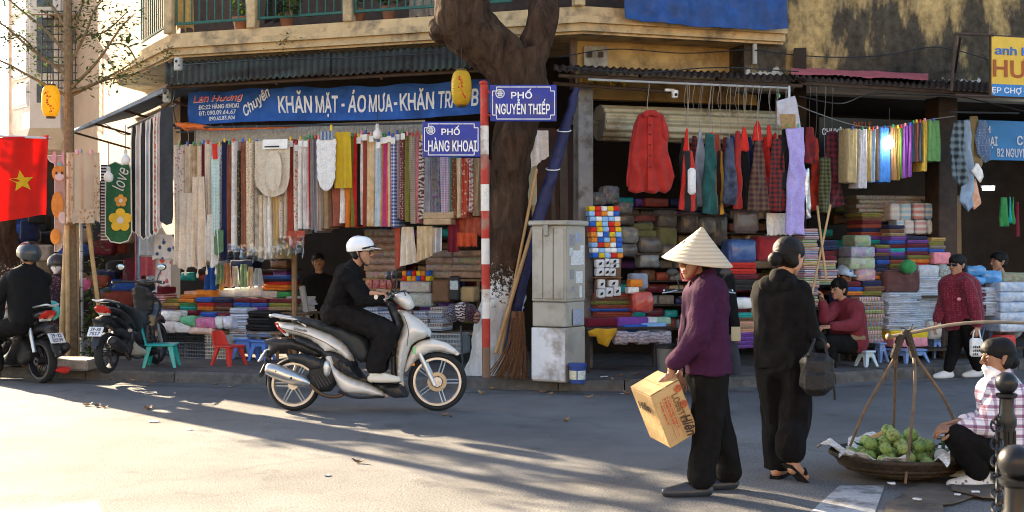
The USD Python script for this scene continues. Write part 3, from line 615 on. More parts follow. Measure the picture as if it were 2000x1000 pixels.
# ================================================================== big tree, broken fork, whitewashed foot
bark=usdkit.material(stage,'/World/Looks/whitewashed_bark',{'g':('geometry',{}),'mp':('mapping',{'scale':(1,1,0.35)}),'n':('noise_texture',{'scale':9.0,'detail':8.0,'roughness':0.7,'distortion':0.6}),'r':('rgb_ramp',{'ramp':[(0.3,(0.016,0.010,0.007)),(0.7,(0.10,0.060,0.038))]}),'s':('separate_xyz',{}),'h':('map_range',{'from_min':1.62,'from_max':1.15,'to_min':-0.20,'to_max':0.01}),'n2':('noise_texture',{'scale':24.0,'detail':9.0,'roughness':0.75}),'a':('math',{'math_type':'add'}),'r2':('rgb_ramp',{'ramp':[(0.53,(0,0,0)),(0.57,(1,1,1))]}),'m':('mix',{'color2':(0.62,0.60,0.56)}),'b':('bump',{'strength':1.0,'distance':0.05}),'p':('principled_bsdf',{'roughness':0.95,'specular_ior_level':0.1})},[('g.position','mp.vector'),('mp.vector','n.vector'),('n.fac','r.fac'),('g.position','s.vector'),('s.z','h.value'),('g.position','n2.vector'),('n2.fac','a.value1'),('h.result','a.value2'),('a.value','r2.fac'),('r2.color','m.fac'),('r.color','m.color1'),('m.color','p.base_color'),('n.fac','b.height'),('b.normal','p.normal')],surface='p.BSDF')
Yt=13.95;k=Yt/FPX
def limb(pts,n=22,seed=0):
 P=bez([at(x,y,Yt+dy)for x,y,w,dy in pts],8);R=np.interp(np.linspace(0,1,len(P)),np.linspace(0,1,len(pts)),[w*k/2*.92 for x,y,w,dy in pts])
 return shake(shake(sub(tube(P,R,n),2),0.05,3.2,seed),.018,np.array([14.0,14.0,4.0]),seed+3)
bt=Thing('street_tree','thick dark street tree with a forked trunk and whitewashed foot at the corner','tree')
bt.add('trunk',limb([(964,750,138,0),(966,722,118,0),(972,660,100,0),(985,560,92,0),(993,470,84,0),(995,380,78,0),(998,300,84,0),(1012,220,96,0.05),(1016,160,112,0.05),(1000,110,140,0.05)]),bark,smooth=60)
bt.add('limb',limb([(1010,170,100,0),(985,120,110,0),(940,78,112,-.05),(905,40,118,-.1),(900,-20,110,-.1),(880,-160,90,0.1)],seed=4),bark,smooth=60)
bt.add('limb',limb([(1020,170,90,0),(1038,110,72,0.05),(1058,50,66,0.1),(1068,-20,66,0.2),(1100,-160,55,0.4)],seed=7),bark,smooth=60)
bt.add('knot',shake(ball(at(868,60,Yt-.1),0.17,3,(1,.8,.8)),.06,6,3),bark,smooth=60)
bt.done(base=at(965,742,Yt))
# ================================================================== cabinet
cabm=mat('cabinet_grey',(0.36,0.335,0.28),rough=0.55,var=0.08,scale=3,dirt=(0.22,0.19,0.15),dscale=2.2,dthr=(0.52,0.7))
cabw=mat('cabinet_white_foot',(0.62,0.63,0.64),rough=0.7,var=0.1,dirt=(0.3,0.27,0.24),dscale=3.5)
cabd=mat('cabinet_dark',(0.05,0.045,0.04))
A=gnd(1104,748,0.12);Ya=A[1]
cu=at(1036,748,Ya+0.22)-A;cu[2]=0;cu=cu/np.linalg.norm(cu)
Lu=0.40;cv=np.array([-cu[1],cu[0],0]);cv=cv if cv[1]>0 else-cv;Lv=0.42
def cbx(u0,u1,v0,v1,z0,z1,r=0.01):return obox(A+cu*u0+cv*v0+[0,0,z0],cu*(u1-u0),cv*(v1-v0),(0,0,z1-z0),r)
cab=Thing('utility_cabinet','tall grey metal utility cabinet with a white painted foot at the kerb','cabinet')
zt=at(0,430,Ya)[2]-0.12;z1=at(0,641,Ya)[2]-.12;z2=at(0,590,Ya)[2]-.12
cab.add('foot',cbx(0,Lu,0,Lv,0,z1),cabm);cab.add('white_face',cbx(0.004,Lu-0.004,-0.006,0.002,0.02,z1-0.005,0.002),cabw)
cab.add('middle_box',cbx(0.005,Lu-0.005,0.005,Lv-.005,z1+0.008,z2-0.006),cabm)
cab.add('upper_box',cbx(0.0,Lu,0,Lv,z2,zt-0.05),cabm)
for i in range(3):
 cab.add('door_panel',cbx(0.015+i*0.125,0.13+i*0.125,-0.012,0.003,z2+0.03,zt-0.08,0.004),cabm)
cab.add('side_panel',cbx(-0.010,0.003,0.02,Lv-.02,z2+0.03,zt-0.08,0.004),cabm)
cab.add('lid',cbx(-0.03,Lu+0.03,-0.03,Lv+0.03,zt-0.05,zt,0.012),cabm)
cab.add('lock',cbx(0.19,0.24,-0.035,-0.008,zt-0.16,zt-0.04,0.006),mat('lock_steel',(0.25,0.24,0.22),metallic=0.7,rough=0.4))
sm_=[mat('sticker_white',(0.60,0.62,0.62),var=.3,scale=40),mat('sticker_grey',(0.25,0.26,0.28),var=.4,scale=60),mat('sticker_blue',(0.30,0.33,0.42),var=.3,scale=50)]
for i,(v,z,sv,sz,mi)in enumerate([(.12,1.45,.1,.12,1),(.26,1.48,.12,.1,2),(.2,1.27,.2,.15,0),(.12,1.1,.08,.1,1),(.27,1.07,.14,.12,0),(.3,.92,.05,.12,0),(.24,.66,.2,.16,2),(.1,1.33,.06,.08,0),(.33,1.3,.07,.2,0),(.14,.95,.05,.05,1)]):
 cab.add('sticker',cbx(-0.013,-0.0105,v-sv/2,v+sv/2,z-sz/2,z+sz/2,0),sm_[mi],smooth=False)
cab.done()
bk=Thing('paint_bucket','blue plastic paint bucket with a printed label beside the grey cabinet','bucket');c=gnd(1128,748,0.12)
bk.add('pail',lathe([(0.075,0),(0.08,0.004),(0.088,0.17),(0.088,0.178),(0.0,0.178)],20,c),mat('pail_blue',(0.025,0.06,0.22),rough=0.4))
bk.add('lid',lathe([(0.088,0.17),(0.095,0.172),(0.095,0.192),(0.088,0.2),(0,0.2)],20,c),mat('pail_lid',(0.02,0.05,0.24),rough=0.4))
for a0,a1,m in((-2.9,-1.75,mat('pail_label_cream',(0.55,0.52,0.36),var=.3,scale=40)),(-1.6,-0.5,mat('pail_label_pale',(0.5,0.55,0.5),var=.4,scale=50))):
 bk.add('label',loft([[(c[0]+r*math.cos(q),c[1]+r*math.sin(q),c[2]+z)for q in np.linspace(a0,a1,7)]for z,r in((0.04,.0845),(0.13,.0885))],False,False),m,smooth=True)
bk.done()
# ================================================================== lanterns, bulbs
lan=usdkit.material(stage,'/World/Looks/yellow_silk',{'p':('principled_bsdf',{'base_color':(0.72,0.50,0.03),'roughness':0.6}),'t':('translucent_bsdf',{'color':(0.80,0.56,0.05)}),'m':('mix_closure',{'fac':0.45})},[('p.BSDF','m.closure1'),('t.BSDF','m.closure2')],surface='m.closure')
def lantern(px,y0,y1,wpx,Y,label):
 c=at(px,(y0+y1)/2,Y);h=(y1-y0)/FPX*Y;r=wpx/2/FPX*Y;prof=[]
 for i in range(61):
  s_=i/60;z=(s_-.5)*h*0.96;e=.5+.5*(1-abs(2*s_-1)**2.8)**.6
  prof.append((r*min(e,1)*(1-0.02*(i%3==0)),z))
 t=Thing('lantern',label,'lantern','yellow paper lanterns')
 t.add('shade',lathe(prof,24,c),lan)
 for z,s_ in((-h/2,-1),(h/2,1)):t.add('rim',lathe([(r*.5,-.012),(r*.55,0),(r*.5,.012)],18,c+[0,0,z]),mat('lantern_rim',(0.10,0.06,0.02)))
 t.add('cord',rod(c+[0,0,h/2],c+[0,0,h/2+0.25],0.004,5),blk)
 red=mat('blossom_red',(0.55,0.04,0.02));br=[]
 P=[(-.15,.5),(.1,.2),(.0,-.1),(.2,-.35),(.35,-.6)]
 for(x,z),(x2,z2)in zip(P[:-1],P[1:]):
  br.append(tube([c+[x*r,-math.sqrt(max(0,1-x*x))*r-.002,z*h/2],c+[x2*r,-math.sqrt(1-x2*x2)*r-.002,z2*h/2]],0.0025,4))
 t.add('painted_branch',cat(br),red,smooth=False)
 lr=random.Random(int(px));bl_=[]
 for i in range(16):
  x,z=P[i%5][0]+lr.uniform(-.22,.22),P[i%5][1]+lr.uniform(-.12,.12)
  bl_.append(ball(c+[x*r,-math.sqrt(max(0,1-x*x))*r-.002,z*h/2],lr.uniform(.006,.011),1,(1,.35,1)))
 t.add('painted_blossom',cat(bl_),red,smooth=False)
 t.done()
lantern(901,137,207,40,13.6,'yellow lantern with red blossom hanging before the blue banner near the tree')
lantern(99,166,229,35,15.2,'sunlit yellow lantern hanging beside the thin tree at left')
def bulb(px,py,Y,rpx,lit,label,P=None):
 c=at(px,py,Y);r=rpx/FPX*Y;t=Thing('light_bulb',label,'light bulb','bare light bulbs over the stalls')
 prof=[(0,-1.0),(.55,-.92),(.9,-.6),(1.0,-.1),(.98,.5),(.7,.95),(.42,1.15),(.4,1.5)]
 t.add('bulb',lathe([(a*r,b*r)for a,b in prof],16,c),emit('lit_bulb',(1.0,0.93,0.8),9.0)if lit else mat('bulb_white',(0.75,0.74,0.70),rough=0.3,var=.05),smooth=True)
 t.add('socket',lathe([(.45*r,1.45*r),(.45*r,2.1*r),(.2*r,2.4*r)],10,c),mat('socket_white',(0.6,0.58,0.52)))
 t.add('cord',rod(c+[0,0,2.3*r],c+[0,0,2.3*r+0.3],0.005,5),blk);t.done()
bulb(737,263,PL.off(-.15).Y(737),9,False,'white bulb hanging in front of the cloth row below the banner')
bulb(245,313,15.4,9,False,'upper white bulb hanging beside the green flower mat')
bulb(212,347,15.4,9,False,'lower white bulb hanging left of the green flower mat')
bulb(1737,281,PR.off(-.1).Y(1737),9,True,'lit bulb glowing in front of the blue hanging towel at right')
for i,(px,py)in enumerate(((1840,368),(1929,369))):
 Y=PR.off(2.0).Y(px);c=at(px,py,Y);t=Thing('tube_lamp','%s lit fluorescent tube inside the far right shop'%('left' if i==0 else 'right'),'lamp','fluorescent tubes')
 t.add('tube',rod(c-[.07,0,0],c+[.09,0,0],0.018,10),emit('lit_tube',(0.9,0.97,1.0),6.0));t.add('batten',rbox((.2,.04,.03),c+[0.01,0.02,.022],.004),enamel);t.done()
# ================================================================== thin tree with stakes, grey pole
barkthin=mat('thin_bark',(0.20,0.13,0.07),rough=0.9,var=0.4,scale=25,bump=0.5,bscale=40)
Ys=15.5;ks_=Ys/FPX
lt=Thing('young_tree','thin young tree with spreading small leaved branches at left','tree')
P=bez([at(x,y,Ys)for x,y in((141,722),(140,600),(138,440),(135,300),(134,180),(133,80),(131,-40),(130,-200))],6)
lt.add('trunk',tube(P,np.linspace(0.072,0.045,len(P)),10),barkthin)
leafm=usdkit.material(stage,'/World/Looks/small_leaf',{'o':('geometry',{}),'r':('rgb_ramp',{'ramp':[(0,(0.06,0.11,0.02)),(0.6,(0.16,0.22,0.03)),(1,(0.30,0.26,0.04))]}),'p':('principled_bsdf',{'roughness':0.5}),'t':('translucent_bsdf',{}),'m':('mix_closure',{'fac':0.4})},[('o.random_per_island','r.fac'),('r.color','p.base_color'),('r.color','t.color'),('p.BSDF','m.closure1'),('t.BSDF','m.closure2')],surface='m.closure')
lr=random.Random(3);leaves=[]
def leaf(p,s_,lr):
 a=np.array([lr.gauss(0,1),lr.gauss(0,1),lr.gauss(0,.4)]);a/=np.linalg.norm(a);b=np.cross(a,[lr.gauss(0,.3),lr.gauss(0,.3),1]);b/=np.linalg.norm(b)
 return TM([p-a*s_,p+b*s_*.45,p+a*s_,p-b*s_*.45],[[0,1,2],[0,2,3]])
brs=[((134,150),(60,95),(0,45),(-60,30)),((135,190),(60,150),(-10,115),(-80,110)),((134,110),(90,60),(30,10),(0,-20)),((134,130),(165,70),(185,20),(210,-10)),((136,175),(190,120),(235,55),(262,28)),((137,180),(180,165),(230,140),(262,120)),((135,100),(150,40),(170,-20),(175,-60)),((136,188),(200,158),(240,150),(300,132)),((134,60),(100,10),(60,-30),(20,-50)),((135,130),(90,120),(40,70),(10,78)),((134,90),(160,70),(205,62),(250,22))]
for i,b in enumerate(brs):
 dy=lr.uniform(-1.0,.8);Q=bez([at(x,y,Ys+dy*j/3)for j,(x,y)in enumerate(b)],6)
 lt.add('branch',tube(Q,np.linspace(0.022,0.006,len(Q)),6),barkthin)
 for q in Q[5:]:
  for _ in range(15):leaves.append(leaf(q+np.array([lr.gauss(0,.11),lr.gauss(0,.16),lr.gauss(0,.06)]),lr.uniform(.018,.042),lr))
lt.add('foliage',cat(leaves),leafm,smooth=False);lt.done(base=at(141,722,Ys))
def sprig(name,pts,Y,n,sp,s_,label,seed,sm=(.05,.08),category='plant'):
 lr=random.Random(seed);t=Thing(name,label,category);Q=bez([at(x,y,Y)for x,y in pts],6);t.add('stem',tube(Q,np.linspace(.012,.005,len(Q)),5),barkthin)
 t.add('leaves',cat([leaf(Q[lr.randrange(3,len(Q))]+np.array([lr.gauss(0,sp),lr.gauss(0,sp),lr.gauss(0,sp*.7)]),lr.uniform(*s_),lr)for _ in range(n)]),leafm,smooth=False,);t.done()
sprig('wall_plant',[(266,118),(250,92),(232,85),(205,88)],16.6,60,.12,(.04,.07),'broad leaved plant sprouting beside the balcony railing at left',1)
sprig('balcony_plant',[(570,30),(565,10),(572,-15)],PBL.Y(570)-.05,40,.10,(.05,.09),'green leafy plant hanging through the left balcony railing',2)
sprig('ledge_weed',[(330,92),(326,104),(322,116)],PBL.Y(330)-.15,70,.06,(.02,.035),'dark weed clump on the left corner of the moulding',3)
sprig('ledge_weed',[(545,88),(555,78),(570,70)],PBL.Y(550)-.13,60,.07,(.015,.03),'small dry weed on the middle of the balcony ledge',4)
for i,(x,y0,y1,x1,r,Y,lab)in enumerate([(118,722,440,131,.034,15.42,'thickest bamboo stake leaning on the thin tree from the left'),(133,715,445,131,.026,15.38,'straight bamboo stake tied in front of the thin tree'),(192,596,430,171,.026,15.55,'bamboo stake leaning left behind the parked scooter'),(152,700,440,150,.022,15.7,'thin bamboo stake standing behind the grey pole')]):
 a,b=at(x,y0,Y),at(x1,y1,Y);a=a.copy();a[2]=max(.12,a[2]);t=Thing('bamboo_stake',lab,'stake','bamboo stakes around the thin tree')
 bm=mat('bamboo',(0.45,0.30,0.14),rough=0.6,var=0.25,scale=8);n=6
 t.add('cane',rod(a,b,r,10),bm)
 for j in range(1,n):q=a+(b-a)*j/n;t.add('node',rod(q,q+(b-a)/np.linalg.norm(b-a)*.014,r*1.12,10),bm)
 t.done()
solo('metal_pole',rod(gnd(160,700,.12),at(157,292,gnd(160,700,.12)[1]),0.024,10),mat('galvanised',(0.42,0.43,0.44),metallic=0.6,rough=0.45),'slim grey metal pole standing right of the thin tree','pole')
# ================================================================== goods helpers
ORD=['first','second','third','fourth','fifth','sixth','seventh','eighth','ninth','tenth','eleventh','twelfth','thirteenth','fourteenth','fifteenth','sixteenth','seventeenth','eighteenth','nineteenth','twentieth','twenty first','twenty second','twenty third','twenty fourth']
def pos(i,n,a='top',b='bottom'):
 """i counted from a."""
 if n==1:return 'only one'
 if i==0:return a+'most'
 if i==n-1:return b+'most'
 if i<=n//2:return ORD[i]+' from '+a
 return ORD[n-1-i]+' from '+b
def d3(P):return np.array([*P.d,0.0])
def n3(P):return np.array([*P.n,0.0])
def towel(o,P,w,d,h,seed=0,sag=0.0):
 """A folded cloth: a soft slab whose front edge is a rounded double fold. o: front left bottom corner."""
 r=random.Random(seed);D,N=d3(P),n3(P);rings=[];f=h*.5
 prof=[(0.30*f,0.02),(0.0,.22),(-.02*d-.14*f,.40),(.30*f,.5),(-.02*d-.16*f,.62),(.03*f,.83),(.35*f,.99),(d*.5,1.0),(d,.97),(d,.03),(d*.5,0.0)]
 for k,t in enumerate((0.0,0.03,0.35,0.68,0.97,1.0)):
  s_=0.86 if t in(0.0,1.0)else 1.0;jz,jd=r.uniform(-.05,.05)*h,r.uniform(-.012,.012)
  rings.append([o+D*(w*t)-N*(y+jd+(0.01 if s_<1 else 0))+np.array([0,0,h*(.5+(z-.5)*s_)+jz-sag*math.sin(math.pi*t)])for y,z in prof])
 return loft(rings)
def put_stack(P,x0,x1,ybot,items,desc,depth=0.32,name='folded_towel',what='folded towel',category='towel',group=None,wob=0.015):
 """items: bottom to top (colour name or material, colour word, height in photo pixels). Returns the top height."""
 Y=P.Y((x0+x1)/2);k=Y/FPX;z=CAM_H+(HOR-ybot)*k;n=len(items)
 for i,(m,word,hp)in enumerate(items):
  h=hp*k;j=rng.uniform(-wob,wob);a=P.p(x0,500);b=P.p(x1,500);w=np.linalg.norm(b-a)*rng.uniform(.86,.96)
  o=np.array([a[0],a[1],z])+d3(P)*j+n3(P)*rng.uniform(-.012,.012)
  ma=cl(m)if isinstance(m,str)else m
  solo(name,towel(o,P,w,depth,h*0.97,seed=rng.randrange(9999)),ma,('%s %s, %s of %s'%(word,what,pos(n-1-i,n),desc)),category,group,smooth=50)
  z+=h
 return z
def softbox(P,x0,x1,y0,y1,depth,seed=0,puff=0.02,o=0.0,res=2):
 """A soft wrapped pack seen in the facade plane, corners rounded and sides puffed."""
 a=P.p(x0,y1,o);w=np.linalg.norm(P.p(x1,500,o)[:2]-P.p(x0,500,o)[:2]);h=(y1-y0)/FPX*P.off(o).Y((x0+x1)/2)
 m=sub(rbox((w,depth,h),(0,0,0),min(w,h)*.13),res);v=np.array(m.vertices)
 v[:,1]*=1+puff*4*np.cos(v[:,0]/w*3)*np.cos((v[:,2]/h-.5)*3);m=shake(TM(v,m.faces),min(w,h)*.05,6/max(w,h),seed)
 c=a+d3(P)*w/2-n3(P)*depth/2
 return mv(m,c,P.ang)
def pack(P,x0,x1,y0,y1,depth,material,label,name='wrapped_pack',category='pack',group=None,o=0.0,seed=0,puff=.02):
 return solo(name,softbox(P,x0,x1,y0,y1,depth,seed or rng.randrange(9999),puff,o),material,label,category,group,smooth=60)
def hangslab(P,x0,x1,y0,y1,depth=0.3,seed=0,o=0.0,tilt=0,taper=0.0,crease=3):
 """Folded cloth hung from above and seen edge-on: a thin slab standing back from the street, with creased front folds."""
 r=random.Random(seed);Q=P.off(o);xm=(x0+x1)/2;k=Q.Y(xm)/FPX;c=Q.p(xm,y0);w=(x1-x0)*k/math.cos(P.ang);h=(y1-y0)*k
 D,N=d3(P),n3(P);rings=[];ph=[r.uniform(0,6)for _ in range(6)]
 nf=max(3,crease*2+1)
 for i in range(8):
  t=i/7;ring=[];ww=w*(1-taper*(1-t))*(1+.09*math.sin(3*t+ph[0]));sx=0.010*t*math.sin(2.5*t+ph[1])+tilt*t*k
  for j in range(nf):
   u=j/(nf-1);ring.append((u-.5,-0.018*(j%2)*(1+.4*math.sin(5*t+ph[2]+j))-0.01*math.sin(u*3+ph[3])))
  ring+=[(.5,depth*.5),(.46,depth),(-.46,depth),(-.5,depth*.5)]
  zz=-h*t*(1+0.012*math.sin(ph[4]))
  rings.append([c+D*(a*ww+sx)-N*b*1.0+np.array([0,0,zz-(0.004*(q%3)if i==7 else 0)])for q,(a,b)in enumerate(ring)])
 return loft(rings)
def panel(P,x0,x1,y0,y1,o=0.0,bottom=None,wave=0.02,nw=4,seed=0,nu=22,nv=26,taper=0.0,thick=0.005,top=None):
 """Cloth hung flat towards the street. bottom(u) in [0, 1] shortens the lower edge."""
 Q=P.off(o);A,B=Q.p(x0,y0),Q.p(x1,y0);k=Q.Y((x0+x1)/2)/FPX;H=(y1-y0)*k;N=n3(P)
 def fn(u,v):
  uu=.5+(u-.5)*(1-taper*(1-v));p=A+(B-A)*uu[:,None];p[:,2]=A[2]
  hb=H*(np.array([bottom(t)for t in u])if bottom else 1.0);tp=(np.array([top(t)for t in u])*H if top else 0)
  p[:,2]-=tp+(hb-tp)*v
  d=wave*(np.sin(u*nw*2*math.pi+seed)*(.3+.7*v)+1.2*(meshkit.fbm(np.c_[u*3,v*2,u*0+seed],3,seed)-.5))
  return p+N*d[:,None]
 return clothgrid(fn,nu,nv,thick)
A_L=PL.ang
clipcols=[plastic(c)for c in('blue','green','yellow','red','pink')]
def hook(P,px,y0,y1,o):
 a,b=P.p(px,y0,o),P.p(px,y1,o);return tube(bez([a,a+(b-a)*.4+d3(P)*.012,b],5),0.003,4)
wire=mat('wire',(0.25,0.24,0.22),metallic=0.6,rough=0.5)
# ================================================================== left stall: the long row of hanging tablecloths
W3=lambda x:320+x/3.125
H3=lambda y:240+y/3.125
c=C
S=[(65,128,135,850,pat('floral',(0.55,0.16,0.18),(0.76,0.70,0.62),26,A_L),'white rose printed'),(125,165,130,860,pat('plain',c['cream'],c['beige'],9),'cream'),(160,208,130,868,pat('plain',(0.62,.50,.36),c['tan'],12),'light tan'),(205,236,130,858,pat('dots',(.45,.3,.2),c['cream'],60,A_L),'cream dotted'),(233,250,122,765,cl('maroon'),'dark red'),(247,295,120,850,pat('lace',(0.6,.52,.42),(.78,.72,.62),30,A_L),'ivory lace'),(325,358,130,790,pat('floral',(.25,.2,.3),(.74,.74,.74),22,A_L),'white sprigged'),(355,388,110,830,cl('navy'),'navy blue'),(385,414,125,790,pat('plain',(.30,.10,.06),(.20,.07,.04),10,plastic=.6),'russet wrapped'),(411,443,112,770,cl('white'),'plain white'),(440,468,170,780,pat('floral',(.30,.25,.12),(.05,.05,.03),24,A_L,plastic=.6),'dark olive wrapped'),(466,499,110,762,pat('plain',(.36,.15,.09),(.24,.09,.05),12),'red brown'),(497,555,110,800,pat('lace',(.74,.66,.52),(.45,.36,.26),13,A_L,plastic=.5),'beige scrollwork'),(556,578,120,815,pat('plain',(.62,.56,.48),c['taupe'],12,plastic=.6),'grey beige'),(578,604,440,830,cl('cream'),'ivory'),(604,632,440,835,pat('dots',(.5,.42,.3),(.72,.68,.6),40,A_L,plastic=.6),'pale dotted'),(632,660,430,830,cl('white'),'bright white'),(660,708,440,828,pat('plain',c['gold'],(.40,.29,.14),14,plastic=.7),'gold film wrapped'),(708,730,370,700,pat('dots',(.12,.06,.05),(.72,.68,.62),34,A_L),'white berry printed'),(730,752,370,705,cl('beige'),'beige'),(752,795,100,745,cl('rust'),'rust red'),(793,820,125,680,pat('floral',(.5,.08,.06),(.75,.68,.6),26,A_L),'red and white patterned'),(818,850,100,650,cl('white'),'white'),(848,880,100,645,pat('plain',(.8,.78,.76),(.62,.55,.55),6),'off white'),(876,898,90,640,cl('red'),'scarlet'),(896,918,90,655,cl('grey'),'grey'),(916,938,90,660,pat('sv',(.2,.2,.24),(.45,.45,.46),60,A_L),'grey pinstriped'),(936,960,92,655,pat('sv',(.32,.2,.16),(.55,.48,.42),60,A_L),'brown pinstriped'),(958,980,390,640,cl('taupe'),'dark taupe'),(978,1004,400,642,cl('tan'),'tan'),(1003,1030,400,636,cl('brown'),'dark brown'),(1028,1075,395,625,pat('plain',(.42,.14,.09),(.3,.09,.06),10),'brick red'),(1073,1108,395,612,cl('white'),'short white'),(1106,1142,390,632,cl('orange'),'orange red'),(1140,1162,80,630,cl('olive'),'olive green'),(1160,1180,80,630,cl('red'),'bright red'),(1178,1198,80,630,cl('black'),'black'),(1195,1222,62,625,cl('white'),'tagged white'),(1218,1246,60,632,cl('rust'),'rust'),(1242,1290,70,633,pat('plain',(.66,.46,.22),(.74,.62,.44),7),'golden cream'),(1288,1330,108,636,pat('dots',(.28,.38,.5),(.55,.66,.74),70,A_L),'pale blue'),(1328,1342,80,628,cl('yellow'),'thin yellow'),(1338,1362,78,634,cl('magenta'),'magenta'),(1360,1386,70,624,pat('sv',(.7,.1,.06),(.74,.64,.48),30,A_L),'red and cream striped'),(1384,1412,80,628,pat('check',(.75,.76,.8),(.05,.12,.42),46,A_L),'blue gingham'),(1408,1442,60,585,pat('check',(.62,.5,.5),(.36,.26,.28),80,A_L),'pink grey checked'),(1440,1476,55,590,pat('dots',(.72,.66,.6),(.22,.07,.07),36,A_L),'dark diamond printed'),(1474,1502,70,600,cl('olive'),'olive brown'),(1500,1536,75,612,pat('check',(.55,.48,.40),(.3,.24,.2),90,A_L),'taupe checked'),(1533,1560,68,612,cl('pink'),'salmon pink'),(1558,1592,90,585,pat('zig',(.72,.68,.64),(.16,.07,.05),40,A_L),'brown and white zigzag'),(1590,1632,100,560,pat('plain',(.36,.38,.45),(.24,.25,.3),10),'blue grey'),(1630,1690,130,560,pat('multi',(0,0,0),(.10,.10,.16),40,A_L),'dark patterned'),(1688,1742,150,555,pat('check',(.60,.52,.66),(.36,.28,.42),70,A_L),'lavender checked'),(1740,1757,200,560,cl('teal'),'teal'),(1755,1786,215,580,pat('floral',(.6,.42,.2),(.26,.1,.05),30,A_L),'brown floral'),(1784,1816,215,575,cl('cream'),'pale cream'),(1814,1862,215,580,pat('floral',(.74,.6,.48),(.52,.09,.05),22,A_L),'red floral'),(1860,1888,215,540,pat('zig',(.74,.7,.68),(.5,.2,.2),34,A_L),'white toothed'),(1886,1932,215,560,cl('tan'),'sandy tan')]
for i,(x0,x1,y0,y1,m,wd)in enumerate(S):
 X0,X1,Y0,Y1=W3(x0),W3(x1),H3(y0),H3(y1)
 prev,nxt=(S[i-1][5]if i else 'stall edge'),(S[i+1][5]if i+1<len(S)else 'striped pole')
 t=Thing('hanging_tablecloth','%s folded cloth hanging between the %s and %s ones'%(wd,prev,nxt),'tablecloth','folded tablecloths hanging in a row under the blue banner')
 oo=rng.uniform(0,.05)
 t.add('cloth',hangslab(PL,X0,X1,Y0,Y1,rng.uniform(.26,.36),i*7+1,oo,crease=2 if X1-X0<9 else 3),m,smooth=50)
 if Y0<290:
  t.add('clip',rbox((.022,.03,.05),PL.p((X0+X1)/2,Y0+3,oo-.02),.005,PL.ang),clipcols[rng.randrange(5)])
  t.add('hook',hook(PL,(X0+X1)/2,Y0,249-(X0-340)*.012,oo),wire)
 if 1170<x0<1450 or 745<x0<860:t.add('tag',panel(PL,(X0+X1)/2-4,(X0+X1)/2+4.5,Y0+3,Y0+15,oo-.03,None,.004,1,i,4,4),mat('label_white',(.72,.72,.7),rough=.4))
 t.done()
hr=Thing('hanging_rail','dark metal rail with crooked wires carrying the row of hanging tablecloths','rail')
hr.add('rail',rod(PL.p(342,250,.03),PL.p(944,238,.03),.014,8),iron);hr.add('rail',rod(PL.p(345,258,.28),PL.p(944,246,.28),.012,8),iron)
for i in range(26):
 x=350+i*22.5;a=PL.p(x,249,.03);hr.add('wire',tube(bez([PL.p(x-8,243,.03),PL.p(x,252+rng.uniform(-3,8),.0),PL.p(x+10,246,.05)],5),.0025,4),wire)
hr.done()
solo('net_sheet',panel(PL,382,830,251,282,.2,wave=.01),mat('net_grey',(0.34,0.33,0.29),rough=.7,var=.3,scale=30),'grey net sheet stretched behind the hooks of the cloth row','net')
scal=lambda n,a:(lambda u:1-a*abs(math.sin(u*n*math.pi)))
def pointed(a,n=9,s_=.015):return lambda u:1-a*abs(2*u-1)-s_*abs(math.sin(u*n*math.pi))
def oval(a):return lambda u:1-a*(1-math.sqrt(max(0,1-(2*u-1)**2)))
laceiv=pat('lace',(.64,.52,.40),(.80,.70,.56),34,A_L)
solo('lace_runner',panel(PL,W3(62),W3(190),H3(430),H3(905),-.07,pointed(.08,9),.035,2.5,3,26,34,.25),pat('lace',(.60,.50,.40),(.80,.72,.60),26,A_L),'cream lace runner end with a dotted zigzag hem, leftmost in the cloth row','lace runner')
solo('lace_runner',panel(PL,W3(150),W3(272),H3(330),H3(915),-.04,pointed(.10,9),.035,2.5,5,26,36,.35),laceiv,'cream lace runner end with the lowest point, under the tan hanging cloths','lace runner')
solo('lace_runner',panel(PL,W3(250),W3(345),H3(560),H3(893),-.05,pointed(.2,7),.03,2,8,22,30,.4),pat('lace',(.55,.53,.48),(.78,.76,.70),30,A_L),'pale grey white lace runner end below the green mesh cloth','lace runner')
for x,y in((132,930),(206,945),(262,925),(318,925)):
 q=PL.p(W3(x),H3(y-30),-.04);solo('tassel',lathe([(.004,0),(.014,-.0),(.016,.03),(.006,.07),(.003,.12)][::1],8,q-[0,0,.06]),cl('cream'),'cream tassel hanging below the lace runner, %s'%{132:'leftmost',206:'second from the left',262:'third from the left',318:'rightmost'}[x],'tassel','tassels of the lace runners')
solo('mesh_cloth',panel(PL,W3(288),W3(338),H3(205),H3(700),-.06,pointed(.12,3,.0),.012,2,4),pat('check',(.62,.72,.70),(.30,.50,.46),110,A_L),'pale teal mesh cloth with a pointed end in the left cloth row','cloth')
solo('red_cloth',panel(PL,W3(296),W3(326),H3(128),H3(222),-.08,None,.008,1,4),cl('red'),'small red cloth clipped at the top of the teal mesh cloth','cloth')
solo('green_cloth',panel(PL,W3(290),W3(362),H3(655),H3(812),-.055,pointed(.2,2,0),.012,1,4),pat('plain',(.07,.18,.08),(.05,.12,.05),16,plastic=.4),'dark green cloth hanging below the teal mesh cloth','cloth')
ov=Thing('oval_tablecloth','large oval beige lace tablecloth with a white label hung facing the street','tablecloth')
ov.add('cloth',panel(PL,W3(558),W3(772),H3(112),H3(455),-.1,oval(.34),.016,3,2),pat('lace',(.62,.54,.42),(.48,.40,.30),16,A_L),smooth=60)
ov.add('centre',panel(PL,W3(622),W3(720),H3(170),H3(420),-.125,oval(.4),.010,2,2,top=lambda u:.36*(1-math.sqrt(max(0,1-(2*u-1)**2)))),pat('lace',(.66,.58,.46),(.52,.44,.33),28,A_L),smooth=60)
